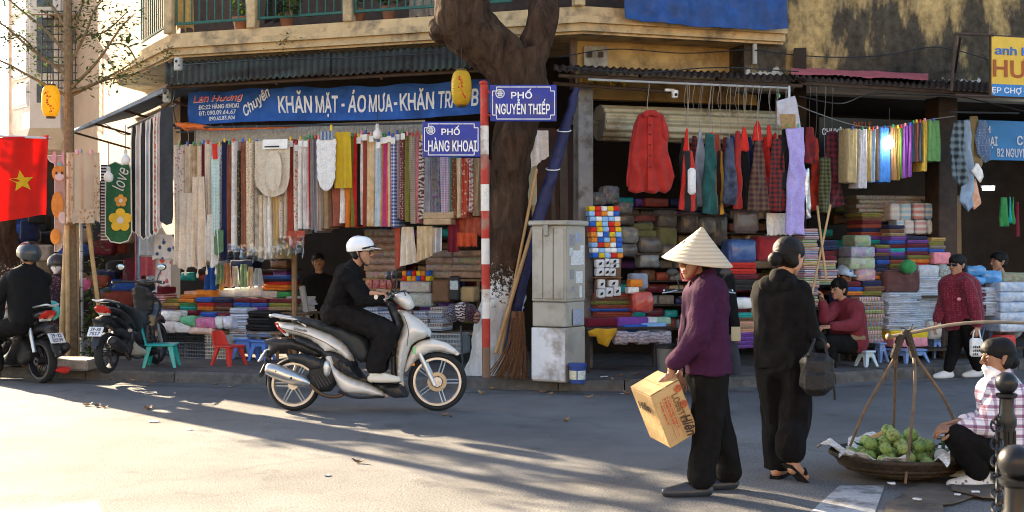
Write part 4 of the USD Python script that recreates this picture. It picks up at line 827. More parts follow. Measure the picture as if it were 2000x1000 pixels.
ov.add('label',panel(PL,W3(604),W3(756),H3(103),H3(162),-.13,None,.006,1,2,8,5),mat('label_white',(.72,.72,.7),rough=.4),smooth=60)
ov.add('label_bar',panel(PL,W3(615),W3(704),H3(142),H3(150),-.137,None,.003,1,2,6,3),blk,smooth=60);ov.done()
wl_=Thing('white_lace_runner','white scalloped lace runner with a pointed tip hung before the yellow cloth','lace runner')
def scp(u):return(1-.42*abs(2*u-1))
def runner(u,v):
 A,B=PL.p(W3(936),H3(100),-.13),PL.p(W3(1048),H3(100),-.13);k=PL.Y(640)/FPX/3.125;H=312*k
 w=(1+.10*np.abs(np.sin(v*6*math.pi)))*np.where(v<.72,1-.12*v,.91*np.sqrt(np.maximum(0.0,1-(np.maximum(v-.72,0)/.29)**1.5)))
 p=A+(B-A)*(.5+(u-.5)*w)[:,None];p[:,2]=A[2]-H*v;return p+n3(PL)*(.012*np.sin(u*9)*v)[:,None]
wl_.add('cloth',clothgrid(runner,14,50,.004),pat('lace',(.60,.60,.58),(.82,.81,.80),22,A_L),smooth=60)
wl_.add('tag',panel(PL,W3(955),W3(1032),H3(52),H3(105),-.14,None,.004,1,2,6,4),pat('sv',(.08,.12,.2),(.3,.34,.4),40,A_L));wl_.add('clip',rbox((.03,.03,.07),PL.p(W3(1022),H3(48),-.16),.006),plastic('yellow'));wl_.done()
solo('yellow_cloth',panel(PL,W3(1038),W3(1148),H3(58),H3(400),-.085,None,.016,2,6,taper=.15),pat('plain',(.62,.42,.02),(.45,.30,.02),14),'mustard yellow cloth hung facing the street beside the white lace runner','cloth')
solo('folded_cloth',panel(PL,W3(740),W3(860),H3(660),H3(768),.0,lambda u:1-.75*abs(2*u-.8)/1.2,.012,2,4),cl('rust'),'rust red pointed cloth end hanging below the patterned cloths','cloth')
for j,(x0,x1,y0,y1)in enumerate(((1578,1770,545,585),(1582,1752,585,622))):
 pack(PL,W3(x0),W3(x1),H3(y0),H3(y1),.3,cl('tan'),'%s flat tan folded cloth under the lavender checked hanging cloth'%('upper' if j==0 else 'lower'),'folded_cloth','cloth',puff=.0)
film=sheetglass('clear_film',(0.93,0.93,0.92),.10,.22)
for i,(x0,x1,y0,y1,lab)in enumerate(((385,545,740,845,'crumpled clear plastic wrap below the russet and white cloths'),(545,700,750,860,'crumpled clear plastic wrap below the gold and ivory cloths'),(690,860,690,830,'crumpled clear plastic wrap under the rust red pointed cloth'))):
 solo('plastic_wrap',shake(panel(PL,W3(x0),W3(x1),H3(y0),H3(y1),-.03,scal(3,.25),.04,4,i,26,14,thick=.002),.02,9,i),film,lab,'plastic wrap',smooth=20)
fan=pat('plain',(.78,.72,.62),(.66,.56,.44),9)
solo('cream_cloth',panel(PL,W3(1425),W3(1545),H3(635),H3(882),.12,lambda u:1-.12*u,.035,3,4,taper=.45),fan,'cream cloth with a red hem gathered above the checked packs','cloth')
solo('red_cloth',panel(PL,W3(1408),W3(1440),H3(640),H3(886),.14,None,.01,1,4),cl('rust'),'narrow dark red cloth edge left of the gathered cream cloth','cloth')
solo('cream_cloth',panel(PL,W3(1545),W3(1640),H3(630),H3(850),.13,lambda u:1-.18*u,.02,3,9),pat('plain',(.66,.54,.36),(.52,.40,.24),10),'sand coloured cloth gathered right of the cream cloth','cloth')
solo('cream_cloth',panel(PL,W3(1630),W3(1700),H3(640),H3(800),.15,lambda u:1-.12*u,.02,2,2),pat('sv',(.7,.66,.6),(.38,.42,.5),18,A_L),'pale striped cloth beside the red wrapped packs','cloth')
solo('red_net',panel(PL,W3(1790),W3(1912),H3(670),H3(760),.10,scal(5,.1),.02,3,3),pat('lace',(.62,.10,.03),(.42,.05,.02),30,A_L),'orange red netted pack cloth hung near the tree trunk','cloth')
solo('red_cloth',panel(PL,W3(1735),W3(1800),H3(590),H3(790),.13,None,.015,2,3),cl('maroon'),'dark red cloth hanging left of the orange red net','cloth')
solo('cream_cloth',panel(PL,W3(1800),W3(1935),H3(575),H3(690),.18,None,.02,3,7),pat('plain',(.5,.12,.07),(.35,.08,.05),10),'brick red cloth hanging above the orange red net','cloth')
# ================================================================== left stall: counters and stacks of towels
W5=lambda x:260+x/2.5
H5=lambda y:450+y/2.5
P1,P2,P3=PL.off(.30),PL.off(.55),PL.off(.95)
wood=mat('worn_wood',(0.24,0.15,0.08),rough=.85,var=.35,scale=14)
def board(P,x0,x1,y,depth,label,legs=True,name='display_board',m=None):
 t=Thing(name,label,'display board');a,b=P.p(x0,y),P.p(x1,y);w=np.linalg.norm((b-a)[:2]);z=P.p((x0+x1)/2,y)[2]
 a=np.array([a[0],a[1],z]);t.add('top',obox(a-[0,0,.03],d3(P)*w,-n3(P)*depth,(0,0,.028),.006),m or wood)
 if legs:
  for u in(.03,.97):
   for v in(.06,.94):q=a+d3(P)*w*u-n3(P)*depth*v;t.add('leg',rod([q[0],q[1],.12],[q[0],q[1],z-.03],.022,6),m or wood)
 t.done()
board(P1,W5(70),W5(720),H5(490),.34,'low wooden board carrying the front packs of the left stall')
board(P2,W5(-10),W5(850),H5(392),.40,'wooden board carrying the long row of coloured towel stacks',m=mat('worn_wood_dark',(.12,.08,.05)))
board(P3,W5(380),W5(790),H5(328),.40,'rear board carrying the blue and orange towels and white cloth pile',m=mat('worn_wood_dark',(.12,.08,.05)))
row=[(58,146,[('navy','navy',24),('white','white',20),('pink','coral pink',17)],'the stack left of the olive topped one'),(144,232,[('brown','brown',19),('gold','ochre',18),('olive','olive green',21)],'the olive topped stack of the left stall'),(228,308,[('teal','dark teal',19),('green','green',17),('orange','orange',22),('orange','light orange',18)],'the orange topped stack of the left stall'),(309,398,[('orange','orange',18),('red','red',20),('blue','royal blue',25)],'the blue topped stack behind the chairs'),(398,488,[('brown','brown',19),('maroon','maroon',18),('navy','navy',22)],'the navy topped stack of the left stall'),(489,576,[('green','green',18),('blue','blue',20),('maroon','maroon',20)],'the maroon topped stack over the green towel'),(574,660,[('purple','mauve',18),('blue','blue',18),('maroon','wine red',22)],'the wine topped stack over the mauve towel'),(660,790,[('tan','tan',16),('olive','olive',20),('maroon','dark red',20)],'the widest stack near the stall post')]
for x0,x1,it,ds in row:put_stack(P2,W5(x0),W5(x1),H5(390),[(m,w,h/2.5)for m,w,h in it],ds,.3,group='folded towels on the left stall')
wt=pat('plain',(.70,.70,.72),(.58,.58,.62),8)
put_stack(PL.off(.75),W5(745),W5(850),H5(420),[(wt,w,4.3)for w in('white','greyish white','white','grey white','white','white','pale','white','white')],'the white stack beside the dark doorway',.3,what='folded undershirt',name='folded_shirt',category='shirt',group='white folded shirts by the doorway')
put_stack(P3,W5(632),W5(765),H5(292),[('orange','orange',11),('red','red',6),('navy','navy',4),('blue','blue',8)],'the small rear stack by the post',.3,group='folded towels on the left stall')
pack(P3,W5(620),W5(702),H5(294),H5(328),.25,pat('multi',(0,0,0),(.6,.62,.6),30,A_L),'pale printed box under the orange towel on the rear board','goods_box','box',puff=.0)
pack(P3,W5(700),W5(765),H5(300),H5(328),.25,cl('green'),'green folded cloth beside the pale printed box','folded_towel','towel')
for i,(x0,x1,y0,y1)in enumerate(((415,500,285,326),(490,570,278,326),(560,632,272,326))):
 pack(P3,W5(x0),W5(x1),H5(y0),H5(y1),.3,wt,'%s white crumpled cloth bundle on the rear board of the left stall'%('left','middle','right')[i],'white_bundle','cloth bundle',puff=.05)
for i,(x0,x1,y0,y1,m)in enumerate(((245,330,296,322,'peach'),(300,390,290,320,'orange'))):
 pack(PL.off(.8),W5(x0),W5(x1),H5(y0),H5(y1+14),.25,cl(m),'%s soft cloth bundle lying behind the orange towels'%('peach','orange')[i],'cloth_bundle','cloth bundle',puff=.05)
pur=pat('sh',(.15,.05,.30),(.55,.5,.62),150,A_L)
put_stack(P1,W5(74),W5(160),H5(488),[(pur,w,8)for w in('purple striped','violet striped','purple','violet and white','purple')],'the leftmost front stack',.28,what='folded towel',group='purple striped towels')
put_stack(PL.off(.42),W5(320),W5(405),H5(425),[('blue','royal blue',10)],'front of the blue topped stack',.2,what='tied towel');put_stack(PL.off(.42),W5(405),W5(490),H5(428),[('maroon','maroon',10)],'front of the navy topped stack',.2,what='tied towel');put_stack(PL.off(.42),W5(228),W5(318),H5(416),[('maroon','dark pink',10)],'front of the orange topped stack',.2,what='tied towel')
bw=pat('sh',(.35,.48,.68),(.72,.74,.78),70,A_L,plastic=.4)
put_stack(P1,W5(470),W5(562),H5(545),[(bw,w,11)for w in('pale blue','white and blue','pale blue striped','light blue','blue white striped','white blue')],'the stack behind the red chair',.3,what='folded towel',group='pale blue towels behind the red chair')
put_stack(P1,W5(556),W5(682),H5(490),[(mat('blacktowel',(.02,.02,.022),rough=.95,var=.4,scale=20),w,13)for w in('black','dark','black patterned')],'the black stack left of the scooter tail',.3,group='black towels')
put_stack(P1,W5(560),W5(690),H5(525),[(pat('multi',(0,0,0),(.15,.28,.5),60,A_L,plastic=.5),'blue printed',12)],'under the black towel stack',.28,what='plastic wrapped towel')
bags=[(135,232,392,440,(.7,.68,.64),'clear white'),(132,205,438,496,(.68,.60,.58),'cloudy pinkish'),(196,280,445,500,(.72,.70,.66),'crumpled white'),(226,306,418,470,(.10,.38,.18),'green'),(300,402,425,480,(.55,.16,.32),'pink magenta'),(272,392,470,506,(.72,.5,.4),'peach and white'),(400,440,420,478,(.6,.66,.66),'pale greenish'),(436,480,420,480,(.62,.64,.74),'pale lilac')]
for i,(x0,x1,y0,y1,col,wd)in enumerate(bags):
 solo('plastic_bag',shake(softbox(PL.off(.14),W5(x0),W5(x1),H5(y0),H5(y1),.16,i,.10,res=2),.022,13,i+3),mat('bagged_'+wd.replace(' ','_'),col,rough=.3,var=.3,scale=16,coat=.5,bump=.6,bscale=30),'%s plastic bag of goods on the front edge of the left stall'%wd,'plastic bag',smooth=25)
for i,(x0,x1,y0,y1,m)in enumerate([(345,412,182,300,cl('blue')),(408,450,165,270,cl('palegreen')),(440,486,160,282,cl('peach')),(480,520,175,280,cl('white')),(515,560,165,285,cl('palegreen')),(555,590,178,282,cl('cream')),(585,635,185,280,cl('paleblue')),(425,440,240,292,cl('yellow'))]):
 solo('scarf',panel(PL.off(.85),W5(x0),W5(x1),H5(y0),H5(y1),.0,lambda u:1-.1*abs(math.sin(u*5)),.035,2,i,taper=.35),m,'%s scarf draped below the wrapped cloths, %s'%(('royal blue','pale green','peach','white','mint green','cream','pale blue','small yellow')[i],pos(i,8,'left','right')if i<7 else 'beside the blue one'),'scarf','pastel scarves under the cloth row')
solo('stall_post',rod(P2.p(575,720)*[1,1,0]+[0,0,.12],P2.p(575,440),.035,8),wood,'brown wooden post between the towel stacks and the dark doorway','post')
solo('stall_post',rod(PL.off(.5).p(612,640)*[1,1,0]+[0,0,.12],PL.off(.75).p(590,560),.04,8),mat('grey_post',(.3,.29,.27)),'leaning grey post at the left side of the dark doorway','post')
def crate(P,x0,x1,y0,y1,depth,m,label):
 t=Thing('plastic_crate',label,'crate','plastic crates under the left stall');a=P.p(x0,y1);w=np.linalg.norm((P.p(x1,y1)-a)[:2]);h=P.p(x0,y0)[2]-a[2];D,N=d3(P),n3(P);a=np.array([a[0],a[1],max(.12,a[2])])
 for k in range(5):t.add('band',obox(a+[0,0,h*k/4.4],D*w,N*.006,(0,0,h*.07),.002),m,smooth=False)
 n=max(5,int(w/.035))
 for i in range(n+1):t.add('slat',obox(a+D*(w*i/n-.005)-N*.002,D*.012,-N*.008,(0,0,h),0),m,smooth=False)
 for u in(0,w-.012):t.add('side',obox(a+D*u-N*.012,D*.012,-N*depth,(0,0,h),.003),m,smooth=False)
 t.add('back',obox(a-N*(depth+.01),D*w,-N*.01,(0,0,h),.003),m,smooth=False);t.add('bottom',obox(a+[0,0,.0]-N*.015,D*w,-N*depth,(0,0,.012),.003),m,smooth=False)
 t.done()
cb_,cg_,cw_=mat('crate_black',(.022,.022,.024),rough=.45),mat('crate_grey',(.12,.13,.14),rough=.5),mat('crate_cream',(.5,.46,.38),rough=.5)
PC=PL.off(.16)
for x0,x1,y0,y1,m,lb in((152,250,500,568,cb_,'upper black basket crate behind the teal chair'),(250,350,500,568,cb_,'upper black basket crate between the two chairs'),(152,250,572,650,cg_,'lower grey basket crate behind the teal chair'),(254,352,572,650,cg_,'lower grey basket crate between the two chairs'),(350,456,508,572,cw_,'upper cream basket crate behind the red chair'),(352,460,576,652,cw_,'lower cream basket crate behind the red chair')):
 crate(PC,W5(x0),W5(x1),H5(y0),H5(y1),.26,m,lb)
for i,(x0,x1,y0,y1,m,wd)in enumerate([(270,318,560,574,cl('maroon'),'dark maroon'),(266,320,574,590,pat('sh',(.3,.03,.05),(.6,.5,.5),60,A_L),'red and white'),(262,300,590,606,cl('maroon'),'wine'),(258,292,606,640,cl('purple'),'purple')]):
 pack(PL.off(.5),x0,x1,y0,y1,.3,m,'%s wrapped cloth pack beside the parked scooter, %s of four'%(wd,pos(i,4)),'cloth_pack','cloth pack',puff=.03)
# ================================================================== right half of the left stall, behind the rider
PI=PL.off(1.0);W6=W5;H6=H5
board(PI,W5(1120),W5(1700),H5(235),.4,'rear upper board with clear wrapped packs behind the rider');board(PI,W5(1120),W5(1700),H5(285),.4,'middle rear board with red packs behind the rider');board(PL.off(.6),W5(1120),W5(1700),H5(495),.5,'low counter board right of the rider')
brn=[pat('multi',(0,0,0),(.30,.17,.11),s_,A_L,plastic=.7)for s_ in(30,55)]+[pat('plain',(.38,.24,.17),(.2,.11,.07),12,plastic=.7)]
rws=[(-5,30),(30,62),(62,96),(96,130),(130,164),(164,198),(198,233)]
for j,(y0,y1)in enumerate(rws):
 for i,(x0,x1)in enumerate(((1130,1285),(1430,1560),(1560,1700))):
  if j<3 and i:continue
  pack(PI,W5(x0)+rng.uniform(-2,2),W5(x1),H5(y0),H5(y1),.3,brn[(i+j)%3],'brown clear wrapped bedding pack, %s in the %s pile behind the rider'%(pos(j,7),('left','middle','right')[i]),'bedding_pack','bedding pack','brown wrapped bedding packs',puff=.03)
redp_=pat('multi',(0,0,0),(.5,.05,.02),50,A_L,plastic=.6)
for i in range(4):pack(PI,W5(1135+i*34),W5(1168+i*34),H5(238),H5(284),.2,redp_,'orange red snack sized pack, %s of four behind the rider'%pos(i,4,'left','right'),'red_pack','pack','small red packs behind the rider',puff=.04)
cube_cols=['orange','blue','white','red','yellow','white']
k_=0
for j,(y0,y1)in enumerate(((197,222),(222,247))):
 for i in range(6):
  nm=cube_cols[(i+3*j+(i//2))%6]
  pack(PL.off(.9),W5(1312+i*23),W5(1334+i*23),H5(y0),H5(y1),.12,cl(nm),'%s rolled face cloth in the %s row, %s of the checked pile'%(nm,('upper','lower')[j],pos(i,6,'left','right')),'rolled_cloth','face cloth','rolled face cloths right of the mirror',puff=.03)
pack(PL.off(.9),W5(1300),W5(1450),H5(248),H5(302),.2,pat('multi',(0,0,0),(.55,.5,.5),34,A_L,plastic=.5),'wrapped pack printed with blue and red blocks under the rolled face cloths','printed_pack','pack',puff=.02)
pack(PL.off(.85),W5(1340),W5(1462),H5(305),H5(372),.2,pat('multi',(0,0,0),(.4,.45,.42),55,A_L,plastic=.5),'pale printed pack with small pictures right of the scooter headlight','printed_pack','pack',puff=.02)
tb=Thing('black_white_box','narrow black box with white picture panels hanging right of the brown box','box');tb.add('box',softbox(PL.off(.5),W5(1542),W5(1590),H5(222),H5(340),.06,3,0),blk)
tb.add('picture',softbox(PL.off(.49),W5(1546),W5(1586),H5(245),H5(290),.012,3,0),pat('multi',(0,0,0),(.55,.6,.66),40,A_L),smooth=50);tb.done()
pack(PL.off(.75),W5(1456),W5(1545),H5(238),H5(352),.25,mat('brown_carton',(.16,.085,.045)),'dark brown carton beside the hanging black and white box','carton','box',puff=0);pack(PL.off(.7),W5(1596),W5(1664),H5(275),H5(348),.2,mat('tan_carton',(.5,.34,.17)),'tan carton beside the whitewashed tree foot','carton','box',puff=0)
sh=[pat('check',(.6,.62,.66),(.12,.18,.34),60,A_L,plastic=.4),pat('sh',(.3,.34,.42),(.62,.62,.6),50,A_L,plastic=.4),pat('check',(.62,.55,.5),(.2,.12,.1),60,A_L),pat('plain',(.55,.6,.68),(.3,.36,.45),8,plastic=.4)]
for s_,(x0,x1)in enumerate(((1370,1445),(1445,1520),(1285,1372),(1125,1205),(1205,1286))):
 put_stack(PL.off(.45),W5(x0),W5(x1),H5(490),[(sh[(i+s_)%4],('blue checked','striped grey','brown checked','pale blue')[(i+s_)%4],7.6)for i in range(5+s_%2)],'the %s shirt stack right of the rider'%('fourth','rightmost','third','leftmost','second')[s_],.3,what='folded shirt',name='folded_shirt',category='shirt',group='folded shirts right of the rider')
crate(PL.off(.4),W5(1450),W5(1605),H5(500),H5(600),.25,mat('basket_grey',(.34,.34,.33)),'pale grey wire basket crate beside the tree foot')
bd=Thing('bag_bundle','bundle of patterned dark bags on a thin stand beside the tree foot','bag bundle');q=gnd(905,737,.12);Yq=q[1]
for i,(x,y,w,h)in enumerate(((1555,408,72,90),(1600,400,70,96),(1645,405,74,92),(1676,420,40,70))):
 bd.add('bag',shake(ball(at(W5(x),H5(y),Yq),1,3,(w/2.5/2*Yq/FPX,.1,h/2.5/2*Yq/FPX)),.02,14,i),[pat('dots',(.5,.5,.5),(.03,.02,.04),90),pat('zig',(.5,.45,.42),(.05,.03,.04),60),pat('dots',(.25,.1,.1),(.03,.02,.03),60),pat('zig',(.4,.2,.15),(.05,.03,.03),50)][i],smooth=60)
bd.add('stand',rod([*q[:2],.12],at(900,636,Yq),.012,6),iron);bd.done(base=q)
# ================================================================== right stall: bars, shutter, hanging clothes
A_R=PR.ang
Z8=lambda x,y:(1300+x/2.381,y/2.381)
R1=lambda x,y:(1100+x/2.325,350+y/2.325)
R2=lambda x,y:(1550+x/2.327,350+y/2.327)
def garment(P,o,pts,half,material,rad=.05,seed=0,amp=.012,res=.02):
 """A hung garment: outline in photo pixels laid on the facade plane, with real thickness and folds."""
 Q=P.off(o);xm=np.mean([p[0]for p in pts]);base=Q.p(xm,500);D=P.d
 loc=[]
 for px,py in pts:
  w=Q.p(px,py);loc.append(((w[:2]-base[:2])@D,w[2]))
 m=inflate(loc,half*.55,min(rad,.022),res,.35);v=np.array(m.vertices)
 v[:,1]+=1.5*amp*np.sin(v[:,0]*38+seed+7*meshkit.noise(v*4,seed))*np.clip((v[:,2].max()-v[:,2])*2.5,.15,1)+amp*1.5*(meshkit.fbm(v*[7,0,3],3,seed)-.5)
 return mv(TM(v,m.faces),(base[0],base[1],0),P.ang)
bar=Thing('hanging_bar','pale metal pipe carrying the clothes hangers under the brown awning','pipe');steel=mat('pale_pipe',(.5,.5,.48),metallic=.5,rough=.4)
bar.add('pipe',rod(PR.p(1148,155,-.05),PR.p(1541,172,-.05),.014,8),steel);bar.add('bracket',rod(PR.p(1541,168,-.05),PR.p(1541,196,-.05),.016,6),steel);bar.add('bracket',rod(PR.p(1300,162,-.05),PR.p(1300,152,.5),.012,6),steel);bar.done()
solo('wooden_beam',rod(PR.p(1080,163,.12),PR.p(1312,179,.12),.022,8),darkwood,'dark wooden beam below the pale pipe beside the tree','beam')
cc=Thing('security_camera','small white security camera fixed to the end of the wooden beam','camera');q=PR.p(1318,182,.05)
cc.add('body',lathe([(.0,-.06),(.035,-.05),(.04,0),(.04,.03),(0,.04)],14,q),enamel);cc.add('arm',rbox((.12,.03,.03),q+[-.06,0,.02],.006,PR.ang),enamel);cc.add('lens',ball(q+[0.01,-.036,-.02],.018,2),blk);cc.done()
solo('shop_pillar',obox(PR.p(1130,430,.3)*[1,1,0]+[0,0,.12],d3(PR)*.18,-n3(PR)*.18,(0,0,3.25),.01),mat('pillar_grey',(.20,.20,.20),dirt=(.08,.07,.06),dscale=4),'grey square steel pillar behind the utility cabinet','pillar',smooth=False)
rs=Thing('rolling_shutter','rolled up khaki metal shutter above the right stall','shutter');khaki=mat('khaki_metal',(.46,.40,.26),rough=.45,metallic=.3,var=.1,dirt=(.2,.16,.1),dscale=3)
Ps=PR.off(.62);a,b=Ps.p(1172,246),Ps.p(1528,246);zc=a[2]*.5+b[2]*.5;r_=.2
prof=[]
for i in range(100):
 t=i/100*2*math.pi;rr=r_+.012*math.cos(14*t);prof.append((rr*math.cos(t),rr*math.sin(t)))
rs.add('roll',loft([[np.array([q[0],q[1],zc])-n3(PR)*y+np.array([0,0,z])for y,z in prof]for q in(a,b)]),khaki,smooth=60)
for q,s_ in((a,-1),(b,1)):rs.add('end_plate',loft([[np.array([q[0],q[1],zc])+d3(PR)*(s_*w)-n3(PR)*y*f+np.array([0,0,z*f])for y,z in prof[::4]]for w,f in((.004,1.02),(.02,1.02))]),mat('shutter_end',(.16,.15,.13),metallic=.4,rough=.5))
rs.add('axle',rod(np.array([a[0],a[1],zc])-d3(PR)*.35,np.array([a[0],a[1],zc]),.03,8),mat('shutter_end',(.16,.15,.13)));rs.done()
rst=Thing('red_shirt','large red long sleeved shirt on a wire hanger left of the clothes row','shirt');rd=pat('plain',(.42,.03,.02),(.30,.018,.015),8)
rst.add('body',garment(PR,-.05,[(1247,224),(1260,218),(1282,218),(1296,225),(1303,262),(1305,300),(1316,345),(1311,368),(1298,378),(1288,373),(1276,379),(1258,374),(1240,378),(1228,372),(1229,330),(1236,270)],.05,rd,.09,2),rd,smooth=60)
rst.add('sleeve',garment(PR,-.03,[(1247,224),(1254,240),(1244,290),(1240,340),(1236,366),(1224,364),(1223,345),(1228,300),(1238,245)],.045,rd,.05,4),rd,smooth=60)
rst.add('sleeve',garment(PR,-.08,[(1294,226),(1303,245),(1308,270),(1300,275),(1291,262)],.045,rd,.05,5),rd,smooth=60)
rst.add('collar',garment(PR,-.11,[(1254,222),(1262,215),(1280,215),(1289,222),(1284,230),(1272,224),(1260,230)],.02,rd,.02,5,0,.012),rd,smooth=60)
for y in(244,262,282,304,326):rst.add('button',ball(PR.p(1270,y,-.118),.010,1),blk)
rst.add('placket',garment(PR,-.105,[(1266,228),(1275,228),(1276,372),(1265,372)],.012,rd,.01,5,0,.02),rd,smooth=60)
rst.add('hanger',tube(bez([PR.p(1266,161,-.05),PR.p(1268,165,-.06),PR.p(1266,185,-.05),PR.p(1264,205,-.05),PR.p(1267,218,-.05)],5),.004,5),wire);rst.done()
plr=pat('check',(.22,.02,.02),(.02,.02,.02),34,A_R);plb=pat('check',(.14,.08,.05),(.05,.02,.02),30,A_R);bk_=cl('black');rdc=cl('red');gb=pat('plain',(.32,.37,.44),(.24,.28,.34),8)
clothes=[(62,150,700,985,pat('sv',(.5,.03,.02),(.02,.02,.02),14,A_R),'black trousers with red stripes','trousers',.3),(84,112,595,712,rdc,'orange red strap top','top',.4),(115,206,605,960,gb,'grey blue cardigan','cardigan',.45),(172,240,620,1000,pat('plain',(.02,.10,.09),(.01,.05,.05),9),'dark teal dress','dress',.2),(203,232,612,705,rdc,'small scarlet top','top',.3),(232,272,700,1000,pat('sv',(.6,.30,.03),(.03,.02,.02),22,A_R),'black dress with orange stripes','dress',.25),(264,332,640,955,pat('plain',(.02,.02,.03),(.08,.10,.16),12),'black top with a blue frill','top',.3),(312,360,608,975,pat('plain',(.42,.03,.02),(.28,.02,.02),9),'long dark red dress','dress',.3),(356,392,690,975,bk_,'black skirt with a yellow cord','skirt',.2),(384,478,655,985,plb,'brown plaid skirt','skirt',.35),(346,386,590,706,rdc,'bright red strap top','top',.35),(400,452,562,662,rdc,'short red blouse','blouse',.4),(474,562,645,985,plr,'black and red plaid skirt','skirt',.25),(470,492,580,690,rdc,'narrow red strap','strap',.2),(498,522,618,692,rdc,'short red strap','strap',.2),(528,582,600,885,bk_,'plain black top','top',.25),(640,700,590,765,pat('plain',(.30,.02,.02),(.05,.02,.03),14),'dark red jacket','jacket',.2),(668,726,640,985,pat('plain',(.52,.05,.02),(.34,.03,.02),8),'orange red dress','dress',.35),(714,768,730,992,pat('check',(.12,.13,.05),(.03,.03,.02),40,A_R),'green and black plaid scarf','scarf',.05),(726,822,610,965,pat('check',(.13,.02,.03),(.03,.01,.02),26,A_R),'wine plaid dress','dress',.25)]
for i,(x0,x1,y0,y1,m,wd,kind,tp)in enumerate(clothes):
 (X0,Y0),(X1,Y1)=Z8(x0,y0),Z8(x1,y1);xm=(X0+X1)/2;w=X1-X0;sh_=w*tp;r=random.Random(i)
 pts=[(X0+sh_,Y0+2),(xm-w*.1,Y0),(xm+w*.1,Y0),(X1-sh_,Y0+2),(X1-sh_*.55,Y0+(Y1-Y0)*.3),(X1-sh_*.2+r.uniform(-1,1),Y0+(Y1-Y0)*.7),(X1,Y1-3),(xm+w*.2,Y1),(xm-w*.15,Y1-2),(X0,Y1-r.uniform(0,6)),(X0+sh_*.2,Y0+(Y1-Y0)*.65),(X0+sh_*.6,Y0+(Y1-Y0)*.3)]
 o=-.05+.07*(i%3)+(.25 if x0>630 else 0);t=Thing('hung_garment','%s hanging in the clothes row, %s'%(wd,pos(i,len(clothes),'left','right')),kind,'garments in the clothes row of the right stall')
 t.add('cloth',garment(PR,o,pts,.035,m,.05,i,.014),m,smooth=60)
 hb=166+(xm-1340)*.03;t.add('hanger',tube(bez([PR.p(xm,hb-4,-.05),PR.p(xm+2,hb+2,-.06),PR.p(xm+r.uniform(-3,3),(hb+Y0)/2,(o-.05)/2),PR.p(xm,Y0+2,o)],5),.0035,4),wire)
 t.done()
for i in range(12):
 x=1338+i*16.5;solo('wire_hanger',tube(bez([PR.p(x,162+i*.6,-.05),PR.p(x+2,170,-.07),PR.p(x-2,195,-.03),PR.p(x+rng.uniform(-5,5),222,0),PR.p(x+3,236,.0)],5),.0035,4),wire,'bent wire hanger on the pale pipe, %s'%pos(i,12,'left','right'),'hanger','empty wire hangers on the pale pipe')
r=random.Random(91)
for i in range(15):
 x=1330+i*15.5+r.uniform(-3,3);w=r.uniform(13,20);y0=262+r.uniform(-4,12);y1=y0+r.uniform(95,150);nm=r.choice(['black','maroon','rust','dark','navy','red'])
 solo('hung_garment',garment(PR,.28+.04*(i%3),[(x+w*.3,y0),(x+w*.7,y0),(x+w*.95,y0+30),(x+w,y1-4),(x+w*.6,y1),(x+w*.1,y1-3),(x,y0+40)],.03,None,.04,i,.016),plr if i%4==1 else cl(nm),'%s garment behind the front clothes row, %s'%('plaid' if i%4==1 else nm,pos(i,15,'left','right')),'garment','garments in the second clothes row',smooth=60)
lv=pat('lace',(.36,.30,.66),(.50,.44,.78),22,A_R)
solo('lavender_cloth',garment(PR,-.12,[Z8(556,592),Z8(640,592),Z8(648,800),Z8(640,1000),(1569,459),(1553,456),(1541,461),(1534,455),Z8(566,900),Z8(572,700)],.03,lv,.04,3,.016),lv,'long lavender lace cloth hanging at the right end of the pipe','cloth',smooth=60)
tp_=Thing('packaged_top','pale top in clear packaging with a brown print above the lavender cloth','top');
tp_.add('top',garment(PR,-.10,[Z8(515,470),Z8(600,445),Z8(612,480),Z8(640,660),Z8(618,665),Z8(604,600),Z8(545,600),Z8(520,580)],.03,gb,.04,6),pat('plain',(.5,.5,.55),(.4,.36,.38),10,plastic=.5),smooth=60);tp_.add('print',garment(PR,-.14,[Z8(530,530),Z8(605,530),Z8(604,596),Z8(540,596)],.012,gb,.02,6,0),mat('print_tan',(.32,.2,.08),var=.4,scale=30),smooth=60)
for x,y in((528,455),(568,592),(618,592)):tp_.add('clip',rbox((.02,.03,.045),PR.p(*Z8(x,y),-.15),.004),plastic('green'))
tp_.done()
solo('foil_bag',garment(PR,-.02,[Z8(640,800),Z8(664,780),Z8(682,960),Z8(676,1010),Z8(650,1020)],.03,wire,.03,8,.02),mat('foil',(.6,.58,.58),metallic=.8,rough=.3,var=.4,scale=30),'crumpled silver foil bag hanging beside the lavender cloth','bag')
solo('white_cloth',panel(PR,1497,1534,416,461,.1,scal(4,.08),.02,3,2),cl('white'),'white frilled cloth hanging left of the lavender cloth end','cloth');pack(PR.off(.15),1436,1484,410,455,.1,pat('plain',(.12,.08,.07),(.08,.05,.05),10,plastic=.6),'dull brown wrapped pack hanging under the plaid skirts','hung_pack','pack')
solo('white_shoe',mv(sub(rbox((.1,.06,.3),(0,0,0),.04),1),PR.p(*Z8(122,905),-.15),.3),enamel,'white shoe sole shaped tag hanging on the striped trousers','tag',smooth=60)
